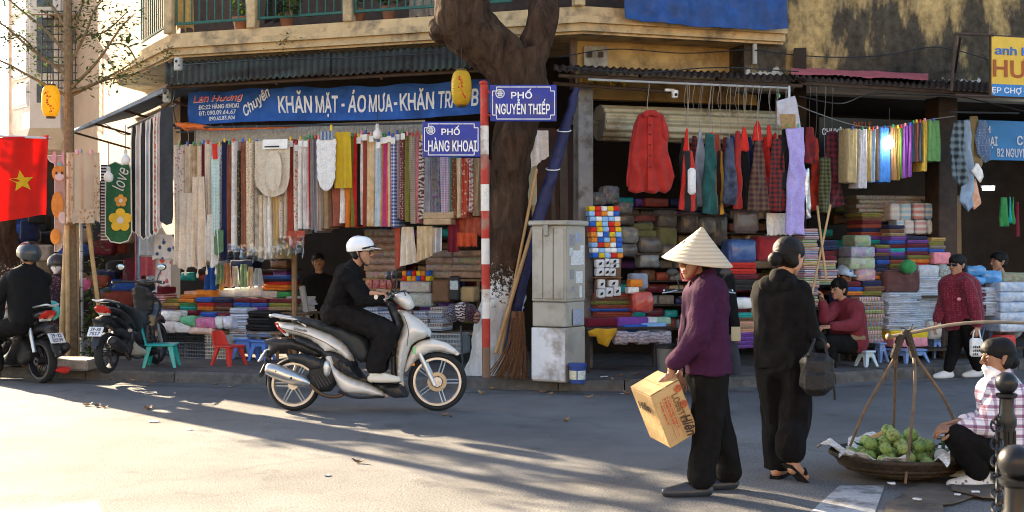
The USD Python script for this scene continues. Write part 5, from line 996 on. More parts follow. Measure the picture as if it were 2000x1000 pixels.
tow=[(845,892,598,850,(.52,.42,.22),'pale gold'),(893,938,600,872,(.58,.58,.62),'off white'),(936,956,600,842,(.5,.36,.14),'ochre'),(950,976,600,842,(.28,.40,.52),'slate blue'),(974,992,596,835,(.24,.14,.08),'brown'),(990,1048,594,842,(.06,.22,.62),'bright blue'),(1046,1070,588,838,(.32,.18,.08),'russet'),(1068,1092,592,836,(.3,.22,.06),'striped brown'),(1086,1106,590,825,(.10,.26,.06),'grass green'),(1100,1128,582,826,(.22,.07,.36),'purple'),(1126,1150,580,820,(.30,.10,.42),'violet'),(1144,1160,570,750,(.06,.14,.2),'dark teal'),(1158,1176,566,752,(.26,.09,.07),'plum brown'),(1174,1192,566,750,(.07,.10,.12),'charcoal'),(1190,1220,560,796,(.56,.38,.06),'golden yellow'),(1212,1282,560,750,(.12,.28,.10),'wide green')]
for i,(x0,x1,y0,y1,col,wd)in enumerate(tow):
 (X0,Y0),(X1,Y1)=Z8(x0,y0),Z8(x1,y1);t=Thing('hanging_towel','%s towel hanging on the wire before the dark shop sign, %s'%(wd,pos(i,len(tow),'left','right')),'towel','towels hanging on the wire of the right stall')
 t.add('cloth',hangslab(PR,X0,X1,Y0,Y1,.2,100+i,.0,0,.06,3 if x1-x0>30 else 2),mat('towel_'+wd.replace(' ','_'),col,rough=.95,var=.25,scale=20,bump=.3,bscale=250),smooth=50)
 t.add('clip',rbox((.018,.03,.04),PR.p((X0+X1)/2,Y0+2,-.02),.004,PR.ang),clipcols[i%5]);t.done()
wr_=[PR.p(*Z8(x,y),.02)for x,y in((590,480),(700,525),(850,575),(960,592),(1080,582),(1200,560),(1345,540))]
solo('hanging_wire',tube(bez(wr_,8),.006,5),wire,'sagging wire holding the row of hanging towels at right','wire')
for i,pts in enumerate([[(1475,98),(1560,108),(1650,112),(1740,106),(1830,92),(1935,118),(2010,150)],[(1560,188),(1640,202),(1700,184),(1800,186),(1880,190),(2010,220)]]):
 solo('cable',tube(bez([PR.p(x,y,.85 if i==0 else 0)for x,y in pts],8),.008,5),blk,('upper black cable drooping across the stained wall','lower black cable drooping under the far awning')[i],'cable')
hs=[(1322,1402,560,870,pat('check',(.16,.22,.26),(.02,.03,.04),22,A_R),'dark checked shirt',.25),(1366,1432,560,985,pat('plain',(.30,.42,.58),(.22,.32,.46),8),'light blue shirt',.3),(1398,1468,540,795,pat('plain',(.28,.22,.10),(.2,.15,.07),8),'khaki shirt',.25),(1420,1476,760,852,cl('white'),'white cloth corner',.4),(1438,1508,560,760,pat('dots',(.3,.4,.55),(.09,.15,.28),50,A_R),'blue denim shirt',.25),(1388,1462,830,975,cl('peach'),'salmon cloth corner',.3)]
for i,(x0,x1,y0,y1,m,wd,tp)in enumerate(hs):
 (X0,Y0),(X1,Y1)=Z8(x0,y0),Z8(x1,y1);w=X1-X0;xm=(X0+X1)/2
 solo('hung_shirt',garment(PR,.02+.05*i%.15,[(X0+w*tp,Y0),(X1-w*tp,Y0),(X1-w*.1,Y0+(Y1-Y0)*.35),(X1,Y1-12),(xm+w*.2,Y1),(X0+w*.1,Y1-20),(X0,Y0+(Y1-Y0)*.4)],.04,m,.05,i,.016),m,'%s hanging at the far right, %s'%(wd,('first on the pole','hanging lowest','third on the pole','below the khaki one','last on the pole','under the light blue one')[i]),'shirt','shirts hung before the blue shop sign',smooth=60)
solo('shirt_pole',rod(PR.p(1855,219,.06),PR.p(1990,221,.06),.012,6),iron,'thin dark pole carrying the hung shirts at far right','pole')
for i,(x0,x1,y0,y1,col)in enumerate([(935,975,82,215,'green'),(975,992,80,200,'teal'),(990,1005,80,205,'green'),(1005,1030,105,260,'maroon')]):
 (X0,Y0),(X1,Y1)=R2(x0,y0),R2(x1,y1);solo('hung_shirt',garment(PR,1.2,[(X0+3,Y0),(X1-3,Y0),(X1,Y1),(X0,Y1)],.04,None,.05,i),cl(col),'%s shirt hanging inside the far right shop, %s'%(col,pos(i,4,'left','right')),'shirt','green shirts inside the far right shop',smooth=60)
# ================================================================== right stall: goods on the ground and shelves
def RR(Z,x0,x1,y0,y1):(a,b),(c_,d_)=Z(x0,y0),Z(x1,y1);return a,c_,b,d_
def pk(P,Z,x0,x1,y0,y1,depth,m,label,**k):return pack(P,*RR(Z,x0,x1,y0,y1),depth,m,label,**k)
def stk(P,Z,x0,x1,ybot,items,desc,depth=.32,**k):
 s_=2.325;X0,yb=Z(x0,ybot);X1,_=Z(x1,ybot);return put_stack(P,X0,X1,yb,[(m,w,h/s_)for m,w,h in items],desc,depth,**k)
Pa,Pb,Pc=PR.off(.1),PR.off(.35),PR.off(.8)
cubecol=['yellow','sky','red','orange','white','blue']
for j in range(5):
 y0=122+j*47.5
 for i in range(5):
  nm=cubecol[(i*2+j+(i*j)%3)%6];x0=118+i*28+j*4
  for h_ in range(2):
   n2=nm if h_==0 else cubecol[(i+4*j+1)%6]
   pk(Pa,R1,x0,x0+27,y0+h_*23,y0+22+h_*23,.12,cl(n2),'%s rolled towel, row %s, %s in its row of the tall column'%(n2,ORD[j*2+h_],pos(i,5,'left','right')),name='rolled_towel',category='towel',group='rolled face towels stacked beside the cabinet',puff=.03)
lampboard=Thing('box_board','brown carton panel holding the small white boxes beside the cabinet','board');lampboard.add('panel',softbox(PR.off(.16),*RR(R1,142,266,352,548),.03,2,0),mat('brown_carton',(.16,.085,.045)));lampboard.add('shelf',softbox(PR.off(.06),*RR(R1,145,268,445,450),.12,2,0),mat('brown_carton',(.16,.085,.045)));lampboard.done()
wbx=mat('white_card',(.68,.68,.68),rough=.6,var=.05)
bxs=[(150,190,365,402),(192,212,360,400),(214,256,362,384),(214,256,386,402),(152,188,404,440),(190,212,404,440),(214,240,404,440),(162,192,455,498),(208,252,458,488),(160,192,500,540),(194,228,492,535),(230,264,488,530)]
for i,(x0,x1,y0,y1)in enumerate(bxs):
 t=Thing('small_box','small white marked box, %s on the carton panel'%pos(i,12,'top','bottom'),'box','small white boxes on the carton panel');t.add('box',softbox(PR.off(.08),*RR(R1,x0,x1,y0,y1),.08,i+1,0,0,0),wbx)
 xm,ym=(x0+x1)/2,(y0+y1)/2;a=PR.p(*R1(xm-6,ym+7),.072);b=PR.p(*R1(xm+6,ym-7),.072);t.add('mark',tube([a,(a+b)/2,b],[.004,.016,.004],6),blk);t.done()
stk(Pb,R1,100,140,620,[(m,w,30)for m,w in(('navy','navy'),('olive','olive'),('blue','blue'),('maroon','maroon'),('olive','moss green'),('blue','dark blue'),('navy','dark navy'),('maroon','plum'),('taupe','grey brown'),('orange','orange'),('gold','ochre'),('orange','rust orange'),('olive','green'),('rust','rust'))],'the tall pile right behind the cabinet',.3,group='rolled towels behind the cabinet')
stk(PR.off(.12),R1,150,335,628,[('rust','rust brown',28),('blue','blue',13),('rust','red brown',16),('olive','moss green',17),('brown','brown',18),('rust','brick',18)],'the tied rusty pile under the white boxes',.35,group='folded cloths under the white boxes')
board(PR.off(-.12),*[R1(105,0)[0],R1(500,0)[0]],R1(0,672)[1],.5,'low table of bright cloths right of the cabinet',m=mat('table_dark',(.05,.035,.03)))
for i,(x0,x1,y0,y1,m,wd,o)in enumerate([(112,250,632,672,'maroon','long plum roll',.05),(248,388,628,670,'purple','purple roll',.02),(362,432,628,662,'white','white roll',.1),(275,385,662,694,'blue','bright blue roll',-.06),(360,470,655,694,'sky','blue folded cloth',-.05),(395,490,660,698,'brown','brown folded cloth',-.03),(415,490,628,665,'palegreen','pale plastic pack',.1)]):
 pk(PR.off(o),R1,x0,x1,y0,y1,.16,cl(m),'%s lying on the low table right of the cabinet'%wd,name='cloth_roll',category='cloth roll',puff=.06)
yc=pat('plain',(.70,.40,.02),(.55,.30,.02),10)
solo('yellow_cloth',garment(PR,-.15,[R1(112,690),R1(150,676),R1(200,680),R1(246,676),R1(240,700),R1(215,735),R1(198,762),R1(160,745),R1(150,715),R1(120,715)],.05,yc,.05,4,.02),yc,'bright yellow cloth drooping over the front of the low table','cloth',smooth=60)
for i,(x0,x1)in enumerate(((240,300),(290,350),(340,400),(392,445),(435,495))):
 pk(PR.off(-.13),R1,x0,x1,690+(i%2)*6,752-(i%2)*8,.14,pat('zig',(.62,.58,.62),(.36,.3,.34),50,A_R),'pale grey soft bundle on the front edge of the low table, %s'%pos(i,5,'left','right'),name='cloth_bundle',category='cloth bundle',group='pale bundles along the low table edge',puff=.08)
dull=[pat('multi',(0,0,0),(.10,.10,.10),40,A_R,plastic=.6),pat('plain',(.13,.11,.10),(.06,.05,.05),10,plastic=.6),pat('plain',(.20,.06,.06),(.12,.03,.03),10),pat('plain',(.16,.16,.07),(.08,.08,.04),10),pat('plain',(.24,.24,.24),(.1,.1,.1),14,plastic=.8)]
gm=[(140,195,60,118,4,'crumpled clear bag'),(186,258,30,108,0,'pale lilac printed pack'),(250,318,105,155,0,'clear grey pack'),(255,325,155,205,1,'dark wrapped pack'),(325,420,158,190,2,'red brown cloth pack'),(320,410,200,230,3,'dark green cloth pack'),(330,425,232,262,3,'moss green cloth pack'),(265,345,215,290,4,'glossy clear pack'),(345,450,262,330,1,'black striped pack'),(260,340,295,350,1,'dim brown pack'),(430,520,220,300,3,'olive wrapped pack'),(430,520,140,215,1,'shadowy pack'),(350,440,335,400,4,'dim clear bag'),(450,560,300,360,1,'low dark pack'),(540,620,150,240,1,'dark hung pack'),(620,700,170,250,4,'grey hung bag'),(680,750,150,300,1,'tall grey pack')]
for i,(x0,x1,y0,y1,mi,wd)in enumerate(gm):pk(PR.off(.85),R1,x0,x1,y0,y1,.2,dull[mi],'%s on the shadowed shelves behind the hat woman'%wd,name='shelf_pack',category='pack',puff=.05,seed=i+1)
for x,y,lab in((140,118,'upper shelf board behind the white boxes'),(255,262,'lower shelf board behind the conical hat')):board(PR.off(.84),R1(110,0)[0]if x<200 else R1(320,0)[0],R1(760,0)[0],R1(0,y+(40 if x<200 else 72))[1],.35,lab,legs=False,m=darkwood)
pk(PR.off(.1),R1,310,388,428,502,.14,pat('plain',(.28,.33,.40),(.2,.24,.3),8),'grey blue knitted hat bundle left of the black jacket',name='hat_bundle',category='hat',puff=.08);pk(PR.off(.04),R1,305,362,455,490,.12,cl('orange'),'orange cap lying on the grey blue bundle',name='orange_hat',category='hat',puff=.1);pk(PR.off(.03),R1,295,345,490,520,.1,cl('white'),'white pack under the orange cap',name='white_pack',category='pack',puff=.06)
solo('red_bag',shake(softbox(PR.off(0),*RR(R1,318,412,515,605),.2,2,.12),.02,12,5),mat('red_film',(.55,.10,.07),rough=.3,var=.3,coat=.5,scale=14),'glossy red plastic bag on the low table left of the hat woman','plastic bag',smooth=30)
pk(PR.off(.3),R1,755,882,272,380,.25,mat('blue_bagged',(.05,.10,.26),rough=.3,coat=.5,var=.4,scale=14),'blue clothes in a clear bag behind the conical hat',name='blue_bag',category='bag',puff=.08)
pk(PR.off(.35),R1,880,1000,258,372,.25,pat('plain',(.34,.03,.04),(.22,.02,.03),9),'dark red fabric heap left of the bent bun',name='fabric_heap',category='fabric',puff=.06)
stk(PR.off(.25),R1,752,892,505,[('dark','black',26),('dark','charcoal',24),('maroon','wine',24),('red','dark red',26),('red','red',28)],'the red topped pile between the two women',.3,group='folded cloths between the two women')
stk(PR.off(.1),R1,785,890,768,[('purple','violet',18),('purple','deep purple',18),('purple','dark violet',18),('purple','plum violet',18),('peach','rosy brown',18),('tan','tan',16),('peach','dusty pink',16),('brown','brown',18),('teal','dark teal',20)],'the violet pile between the two women',.3,group='folded cloths between the two women')
pk(PR.off(.05),R1,745,862,540,590,.2,cl('white'),'white frilled cloth heap between the two women',name='white_cloth_heap',category='cloth',puff=.08)
tbn=Thing('trash_bin','grey metal bin with a dark rim under the low table','bin');q=gnd(1302,735,.12);tbn.add('bin',lathe([(.09,0),(.11,.3),(.115,.3),(.115,.33),(.1,.33),(.1,.28),(0,.26)],18,q),mat('bin_grey',(.22,.22,.2),metallic=.3,rough=.5));tbn.add('rim',lathe([(.112,.30),(.122,.31),(.122,.335),(.112,.34)],18,q),cb_);tbn.done()
rack=[pat('sh',(.55,.20,.22),(.62,.60,.52),70,A_R),pat('sh',(.15,.28,.10),(.60,.56,.5),70,A_R),pat('sh',(.16,.20,.42),(.6,.58,.6),70,A_R),pat('sh',(.6,.36,.08),(.62,.58,.48),70,A_R),pat('sh',(.45,.18,.3),(.6,.5,.5),70,A_R)];rw_=('pink striped','green striped','blue striped','yellow striped','rose striped')
stk(PR.off(.25),R1,1092,1165,580,[(rack[(i*3)%5],rw_[(i*3)%5],17)for i in range(21)],'the tall striped column behind the bamboo poles',.25,group='striped towels behind the bamboo poles')
stk(PR.off(.28),R1,1166,1252,480,[(rack[(i*2+1)%5],rw_[(i*2+1)%5],14)for i in range(8)]+[('maroon','maroon',22),('maroon','wine',22),('navy','navy',24),('navy','dark navy',24)],'the striped column right of the bamboo poles',.25,group='striped towels behind the bamboo poles')
board(PR.off(.2),R1(1085,0)[0],R1(1260,0)[0],R1(0,584)[1],.35,'small table under the striped towel columns',m=darkwood)
for i,(a,b)in enumerate((((1622,400),(1581,598)),((1596,402),(1614,548)))):
 solo('bamboo_pole',rod(PR.p(*a,-.12),PR.p(*b,-.2),.014,8),mat('bamboo',(0.45,0.30,0.14)),'%s thin bamboo pole leaning before the striped towel columns'%('left','right')[i],'pole')
# ---- far right piles
tw=lambda*a:[(m,w,17.5)for m,w in a]
stk(PR.off(.7),R2,310,415,292,tw(('teal','dark teal'),('purple','purple'),('rust','rust'),('navy','navy'),('rust','red brown'),('maroon','maroon'),('brown','brown'),('olive','dark olive')),'the far pile above the wrapped quilts',group='dark towels at the far right')
stk(PR.off(.45),R2,372,442,455,tw(('orange','burnt orange'),('brown','brown'),('navy','navy'),('navy','dark navy'),('blue','blue'),('navy','ink blue'),('brown','tan brown'),('purple','purple'),('olive','olive')),'the pile right of the wrapped quilts',group='dark towels at the far right')
stk(PR.off(.5),R2,437,516,418,tw(('brown','brown'),('olive','olive'),('rust','rust'),('navy','navy'),('purple','purple'),('teal','teal'),('maroon','maroon'),('blue','blue'),('purple','violet'),('tan','tan'),('brown','dark brown'),('navy','dark navy')),'the tallest pile left of the wide one',group='dark towels at the far right')
stk(PR.off(.5),R2,515,622,398,tw(('red','red'),('orange','orange'),('olive','olive'),('maroon','wine'),('blue','bright blue'),('maroon','dark red'),('purple','purple'),('navy','navy')),'the wide pile under the printed packs',group='dark towels at the far right')
stk(PR.off(.5),R2,620,696,335,tw(('blue','steel blue'),('taupe','grey'),('olive','lime olive'),('gold','ochre')),'the small pile beside the cupboard door',group='dark towels at the far right')
stk(PR.off(.3),R2,240,320,528,[('orange','orange',20),('blue','blue',18),('maroon','maroon',26)],'the pile behind the pale blue cap',group='dark towels at the far right');stk(PR.off(.3),R2,318,412,528,[('olive','olive',20),('brown','brown',22),('navy','navy',26)],'the pile left of the white towels',group='dark towels at the far right')
mc=[pat('sv',(.62,.2,.1),(.2,.4,.6),40,A_R),pat('sv',(.65,.45,.1),(.2,.3,.55),46,A_R),pat('sv',(.6,.62,.64),(.5,.2,.12),52,A_R),pat('sv',(.2,.4,.2),(.65,.5,.2),44,A_R)]
stk(PR.off(.12),R2,300,420,745,[(mc[i%4],('red blue printed','yellow blue printed','white printed','green printed')[i%4],19)for i in range(11)],'the pile beside the seated vendor',.25,what='rolled towel',group='printed towels in front at right')
for i,(x0,x1,y0,y1,col)in enumerate([(280,355,254,306,(.22,.34,.16)),(262,372,306,356,(.30,.30,.42)),(258,374,356,412,(.36,.46,.30)),(292,376,408,462,(.55,.30,.36))]):
 pk(PR.off(.3),R2,x0,x1,y0,y1,.3,pat('multi',(0,0,0),col,22,A_R,plastic=.6),'plastic wrapped %s quilt, %s of the four at the stall side'%(('green','lilac','pale green','pink')[i],pos(i,4)),name='wrapped_quilt',category='quilt',group='wrapped quilts beside the cap',puff=.05)
for i,(x0,x1,y0,y1,a_)in enumerate([(442,486,110,186,(.55,.5,.5)),(488,538,110,186,(.3,.5,.62)),(548,600,108,182,(.55,.22,.2)),(602,656,108,182,(.2,.4,.6)),(470,505,186,250,(.3,.45,.6)),(506,550,186,250,(.6,.5,.45)),(556,610,184,250,(.55,.3,.3)),(612,668,184,250,(.5,.55,.62))]):
 pk(PR.off(.75),R2,x0,x1,y0,y1,.2,pat('sh',a_,(.62,.6,.58),26,A_R,plastic=.5),'%s printed paper pack in the %s row under the beige bedding'%(pos(i%4,4,'left','right'),('upper','lower')[i//4]),name='printed_pack',category='pack',group='printed packs at the far right',puff=.03)
for i in range(6):
 pk(PR.off(.9),R2,285+(i%2)*12,640-(i%3)*60,72+i*20,91+i*20,.3,pat('multi',(0,0,0),(.22,.15,.09),50,A_R,plastic=.6),'flat beige bedding pack, %s in the dim pile below the hanging towels'%pos(i,6),name='bedding_pack',category='bedding pack',group='beige bedding packs at the far right',puff=.03)
pk(PR.off(.42),R2,640,718,332,386,.2,cl('pink'),'pink red box left of the walking woman',name='pink_box',category='box',puff=0);pk(PR.off(.4),R2,568,665,390,446,.25,pat('lace',(.4,.45,.52),(.62,.64,.66),20,A_R,plastic=.5),'white and grey wrapped pack on the tall white pile',name='white_pack',category='pack',puff=.03);pk(PR.off(.4),R2,665,722,388,446,.25,pat('lace',(.15,.18,.16),(.5,.54,.5),20,A_R,plastic=.5),'dark patterned pack left of the walking woman',name='dark_pack',category='pack',puff=.03)
solo('green_hat',ball(PR.p(*R2(520,398),.3),.1,3,(1,1,.9)),cl('green'),'dark green woolly hat on top of the brown cloth heap','hat',smooth=60);pk(PR.off(.35),R2,415,580,415,515,.3,pat('plain',(.14,.06,.05),(.08,.03,.03),10),'brown cloth heap behind the white towels',name='cloth_heap',category='cloth',puff=.06)
wtow=pat('plain',(.66,.70,.76),(.54,.58,.66),10)
stk(PR.off(.15),R2,428,592,690,[(wtow,('white','bluish white')[i%2],9.6)for i in range(18)],'the nearer white pile of the right stall',.35,what='thin towel',group='thin white towels in the nearer pile',wob=.03)
stk(PR.off(.4),R2,540,692,690,[(wtow,('white','bluish white')[i%2],9.8)for i in range(25)],'the taller white pile behind the nearer one',.35,what='thin towel',group='thin white towels in the taller pile',wob=.03)
pk(PR.off(.12),R2,440,612,688,728,.3,cl('yellow'),'yellow cloth pack under the nearer white pile',name='cloth_pack',category='cloth pack',puff=.04);pk(PR.off(.10),R2,455,612,722,765,.3,cl('pink'),'pink striped cloth pack under the yellow one',name='cloth_pack',category='cloth pack',puff=.04)
pk(PR.off(.35),R2,610,690,645,730,.25,pat('plain',(.6,.56,.5),(.5,.46,.4),8),'cream soft bundle beside the blue stool',name='cloth_bundle',category='cloth bundle',puff=.06)
for i,(x0,x1,y0,y1)in enumerate(((795,875,395,440),(860,952,415,472),(800,870,440,482))):solo('plastic_bag',shake(softbox(PR.off(.35),*RR(R2,x0,x1,y0,y1),.25,i,.1),.025,11,i),mat('blue_film',(.08,.28,.58),rough=.25,coat=.6,var=.3,scale=16),'blue plastic bag of goods right of the walking woman, %s'%('upper left','right','lower left')[i],'plastic bag',smooth=25)
stk(PR.off(.3),R2,835,945,622,[(wtow,'white',13)for i in range(10)],'the white pile behind the walking woman',.3,what='folded shirt',name='folded_shirt',category='shirt',group='white shirts behind the walking woman')
wpk=pat('plain',(.62,.66,.70),(.3,.42,.62),16,plastic=.7)
for i in range(5):pk(PR.off(.2),R2,940,1085,468+i*46,512+i*46,.3,wpk,'white and blue plastic wrapped pack at the right edge, %s of five'%pos(i,5),name='wrapped_pack',category='pack',group='white wrapped packs at the right edge',puff=.05)
pk(PR.off(.4),R2,950,1060,425,468,.3,pat('multi',(0,0,0),(.3,.3,.12),40,A_R),'patterned cloth heap in front of the man at the right edge',name='cloth_heap',category='cloth',puff=.06)
pk(PR.off(.3),R2,830,882,490,620,.2,pat('dots',(.4,.4,.4),(.08,.02,.03),50,A_R),'dark dotted cloth pack behind the walking woman',name='cloth_pack',category='cloth pack',puff=.03)
solo('cupboard_door',softbox(PR.off(.8),*RR(R2,652,768,72,342),.05,2,0),mat('plywood',(.20,.11,.04),rough=.6,var=.2,scale=3),'plain brown plywood cupboard door at far right','door',smooth=30)
rd_=Thing('red_basket','red plastic basket with an arched opening at the right edge','basket');rd_.add('basket',softbox(PR.off(.1),*RR(R2,940,1015,712,772),.2,3,0),plastic('red'));rd_.add('opening',garment(PR,.095,[R2(968,770),R2(968,745),R2(976,735),R2(986,735),R2(994,745),R2(994,770)],.004,None,.01,0,0),blk);rd_.done()
board(PR.off(.1),R2(300,0)[0],R2(1080,0)[0],R2(0,770)[1],.5,'low plank under the white piles at right',m=darkwood)
board(PR.off(.3),R2(250,0)[0],R2(700,0)[0],R2(0,530)[1],.6,'rear shelf plank under the dark towel piles at right',m=darkwood)
# ================================================================== chairs and stools
def chair(px,py,w,yaw,m,label,sh,bh,back=True,name='plastic_chair',Y=None):
 g=gnd(px,py,.12);t=Thing(name,label,'chair' if back else 'stool');f=np.array([math.cos(yaw),math.sin(yaw),0]);s_=np.array([-f[1],f[0],0]);U=np.array([0,0,1.])
 c_=g
 prof=[]
 t.add('seat',shake(sub(obox(c_-f*w/2-s_*w/2+U*(sh-.025),f*w,s_*w,U*.025,.008),2),.003,8),m,smooth=50)
 for a in(-1,1):
  for b in(-1,1):
   top=c_+f*a*(w/2-.025)+s_*b*(w/2-.025)+U*(sh-.02);bot=c_+f*a*(w/2+.02)+s_*b*(w/2+.015)+U*0
   d1,d2=f*-a*.045,s_*-b*.045
   t.add('leg',hullpts([top,top+d1*1.3,top+d2*1.3,top+d1+d2,bot,bot+d1*.7,bot+d2*.7,bot+(d1+d2)*.6]),m,smooth=False)
 if back:
  rings=[]
  for k in range(8):
   q=k/7;z=sh-.02+q*(bh-sh);wd=w*(.46-.10*q-(.08*max(0,q-.8)/.2));ctr=c_-f*(w/2-.01+.07*q);ring=[]
   for j,e in enumerate(np.linspace(-1,1,7)):ring.append(ctr+s_*wd*e-f*(.018*(1-e*e))+U*z)
   for j,e in enumerate(np.linspace(1,-1,7)):ring.append(ctr+s_*wd*e-f*(.018*(1-e*e)-.014)+U*z)
   rings.append(ring)
  t.add('backrest',loft(rings),m,smooth=60)
 else:
  for a,b in((f,s_),(s_,f)):
   for e in(-1,1):t.add('apron',obox(c_+a*e*(w/2-.02)-b*(w/2-.03)+U*(sh-.075),b*(w-.06),a*.008,U*.05,.002),m,smooth=False)
 t.done(base=g)
chair(316,716,.34,0.10,mat('teal_plastic',(.02,.44,.40),rough=.38,var=.06,spec=.5),'small teal plastic chair facing right beside the parked scooter',.27,.54)
chair(447,713,.27,-.55,mat('red_plastic',(.68,.05,.03),rough=.38,var=.06,spec=.5),'small red plastic chair on the pavement behind the scooter tail',.235,.42)
blp=mat('blue_plastic',(.10,.22,.60),rough=.4,var=.08)
chair(W5(548),700,.22,-.2,blp,'blue plastic stool right of the red chair',.25,0,False,'plastic_stool');chair(W5(628),704,.22,-.3,blp,'blue plastic stool nearest the scooter exhaust',.25,0,False,'plastic_stool')
def wallstool(x0,x1,y0,y1,label,m=blp,o=.1):
 a,b,c_,d_=RR(R2,x0,x1,y0,y1);q=PR.p((a+b)/2,d_,o);g=gnd((a+b)/2,d_,.12);chair((a+b)/2,d_,(b-a)/FPX*g[1]*.85,PR.ang+.2,m,label,(d_-c_)/FPX*g[1],0,False,'plastic_stool')
lb_=mat('light_blue_plastic',(.18,.30,.60),rough=.4)
wallstool(640,716,642,800,'tall light blue stool left of the walking woman',lb_);wallstool(860,940,628,745,'tall light blue stool right of the walking woman',lb_);wallstool(605,670,725,810,'low light blue stool under the cream bundle',lb_);wallstool(368,420,742,830,'light blue stool right of the seated vendor',lb_);wallstool(430,590,770,830,'low light blue stool under the pink pack',lb_)
wallstool(292,368,778,850,'small white and blue stool at the pavement edge',mat('white_blue_plastic',(.5,.62,.68),rough=.4))
# ================================================================== scooters
Q=lambda zx,zy:((480+zx/2.563-715)/214,(803-(440+zy/2.563))/214)
QP=lambda*p:[Q(*q)for q in p]
rubber=mat('tyre_rubber',(.018,.018,.018),rough=.85,var=.3,scale=30,bump=.3,bscale=120)
alloy=mat('alloy',(.62,.62,.60),metallic=.85,rough=.35,var=.08)
chrome=mat('chrome',(.75,.75,.75),metallic=1.0,rough=.15,var=.03)
blackp=mat('black_plastic',(.014,.014,.015),rough=.45,var=.25,scale=10,spec=.5)
seatm=mat('seat_vinyl',(.022,.026,.028),rough=.5,var=.2,scale=20,bump=.15,bscale=200)
lens_r=mat('tail_lens_red',(.45,.03,.02),rough=.2,spec=.6);lens_w=mat('lamp_lens',(.55,.60,.60),rough=.12,spec=.8);lens_o=mat('lens_orange',(.6,.2,.03),rough=.2,spec=.6)
mirrorm=mat('mirror_glass',(.5,.55,.6),metallic=1.0,rough=.06);platem=mat('plate_white',(.62,.64,.66),rough=.5,var=.08);brass=mat('disc_steel',(.40,.36,.28),metallic=.9,rough=.35)
def wheel(R,w,rim,ns,offs=0.0):
 """(tyre, rim with spokes, disc) round the y axis."""
 n,k=44,12;rr=(R-rim)/2;V=[]
 rings=[]
 for i in range(n+1):
  a=2*math.pi*i/n;ring=[]
  for j in range(k):
   b=2*math.pi*j/k;r_=rim+rr+rr*math.cos(b)*1.02;y=w/2*math.sin(b)*(1.0-.12*math.cos(b));ring.append((r_*math.cos(a),y,r_*math.sin(a)))
  rings.append(ring)
 tyre=loft(rings,cap=False)
 gr=[]
 rg=[]
 for i in range(n+1):
  a=2*math.pi*i/n;c_,s_=math.cos(a),math.sin(a)
  rg.append([(r_*c_,y,r_*s_)for r_,y in((rim+.006,-w*.42),(rim+.008,w*.42),(rim-.014,w*.42),(rim-.022,0),(rim-.014,-w*.42))])
 parts=[loft(rg,cap=False)]
 for i in range(ns):
  a=2*math.pi*i/ns
  for e in(-.15,.15):
   p0=np.array([.035*math.cos(a+e*3),-w*.25,.035*math.sin(a+e*3)]);p1=np.array([(rim-.012)*math.cos(a+e*.5),-w*.1,(rim-.012)*math.sin(a+e*.5)])
   parts.append(tube([p0,(p0+p1)/2,p1],[.009,.006,.007],6))
 parts.append(tube([(0,-w*.75,0),(0,w*.75,0)],.045,16));parts.append(tube([(0,-w*.95,0),(0,w*.95,0)],.016,10))
 disc=loft([[(r_*math.cos(a),y,r_*math.sin(a))for a in np.linspace(0,2*math.pi,28)[:-1]]for r_,y in((.055,-w*.55),(.088,-w*.55),(.088,-w*.6),(.055,-w*.6))],False)
 return tyre,cat(parts),disc
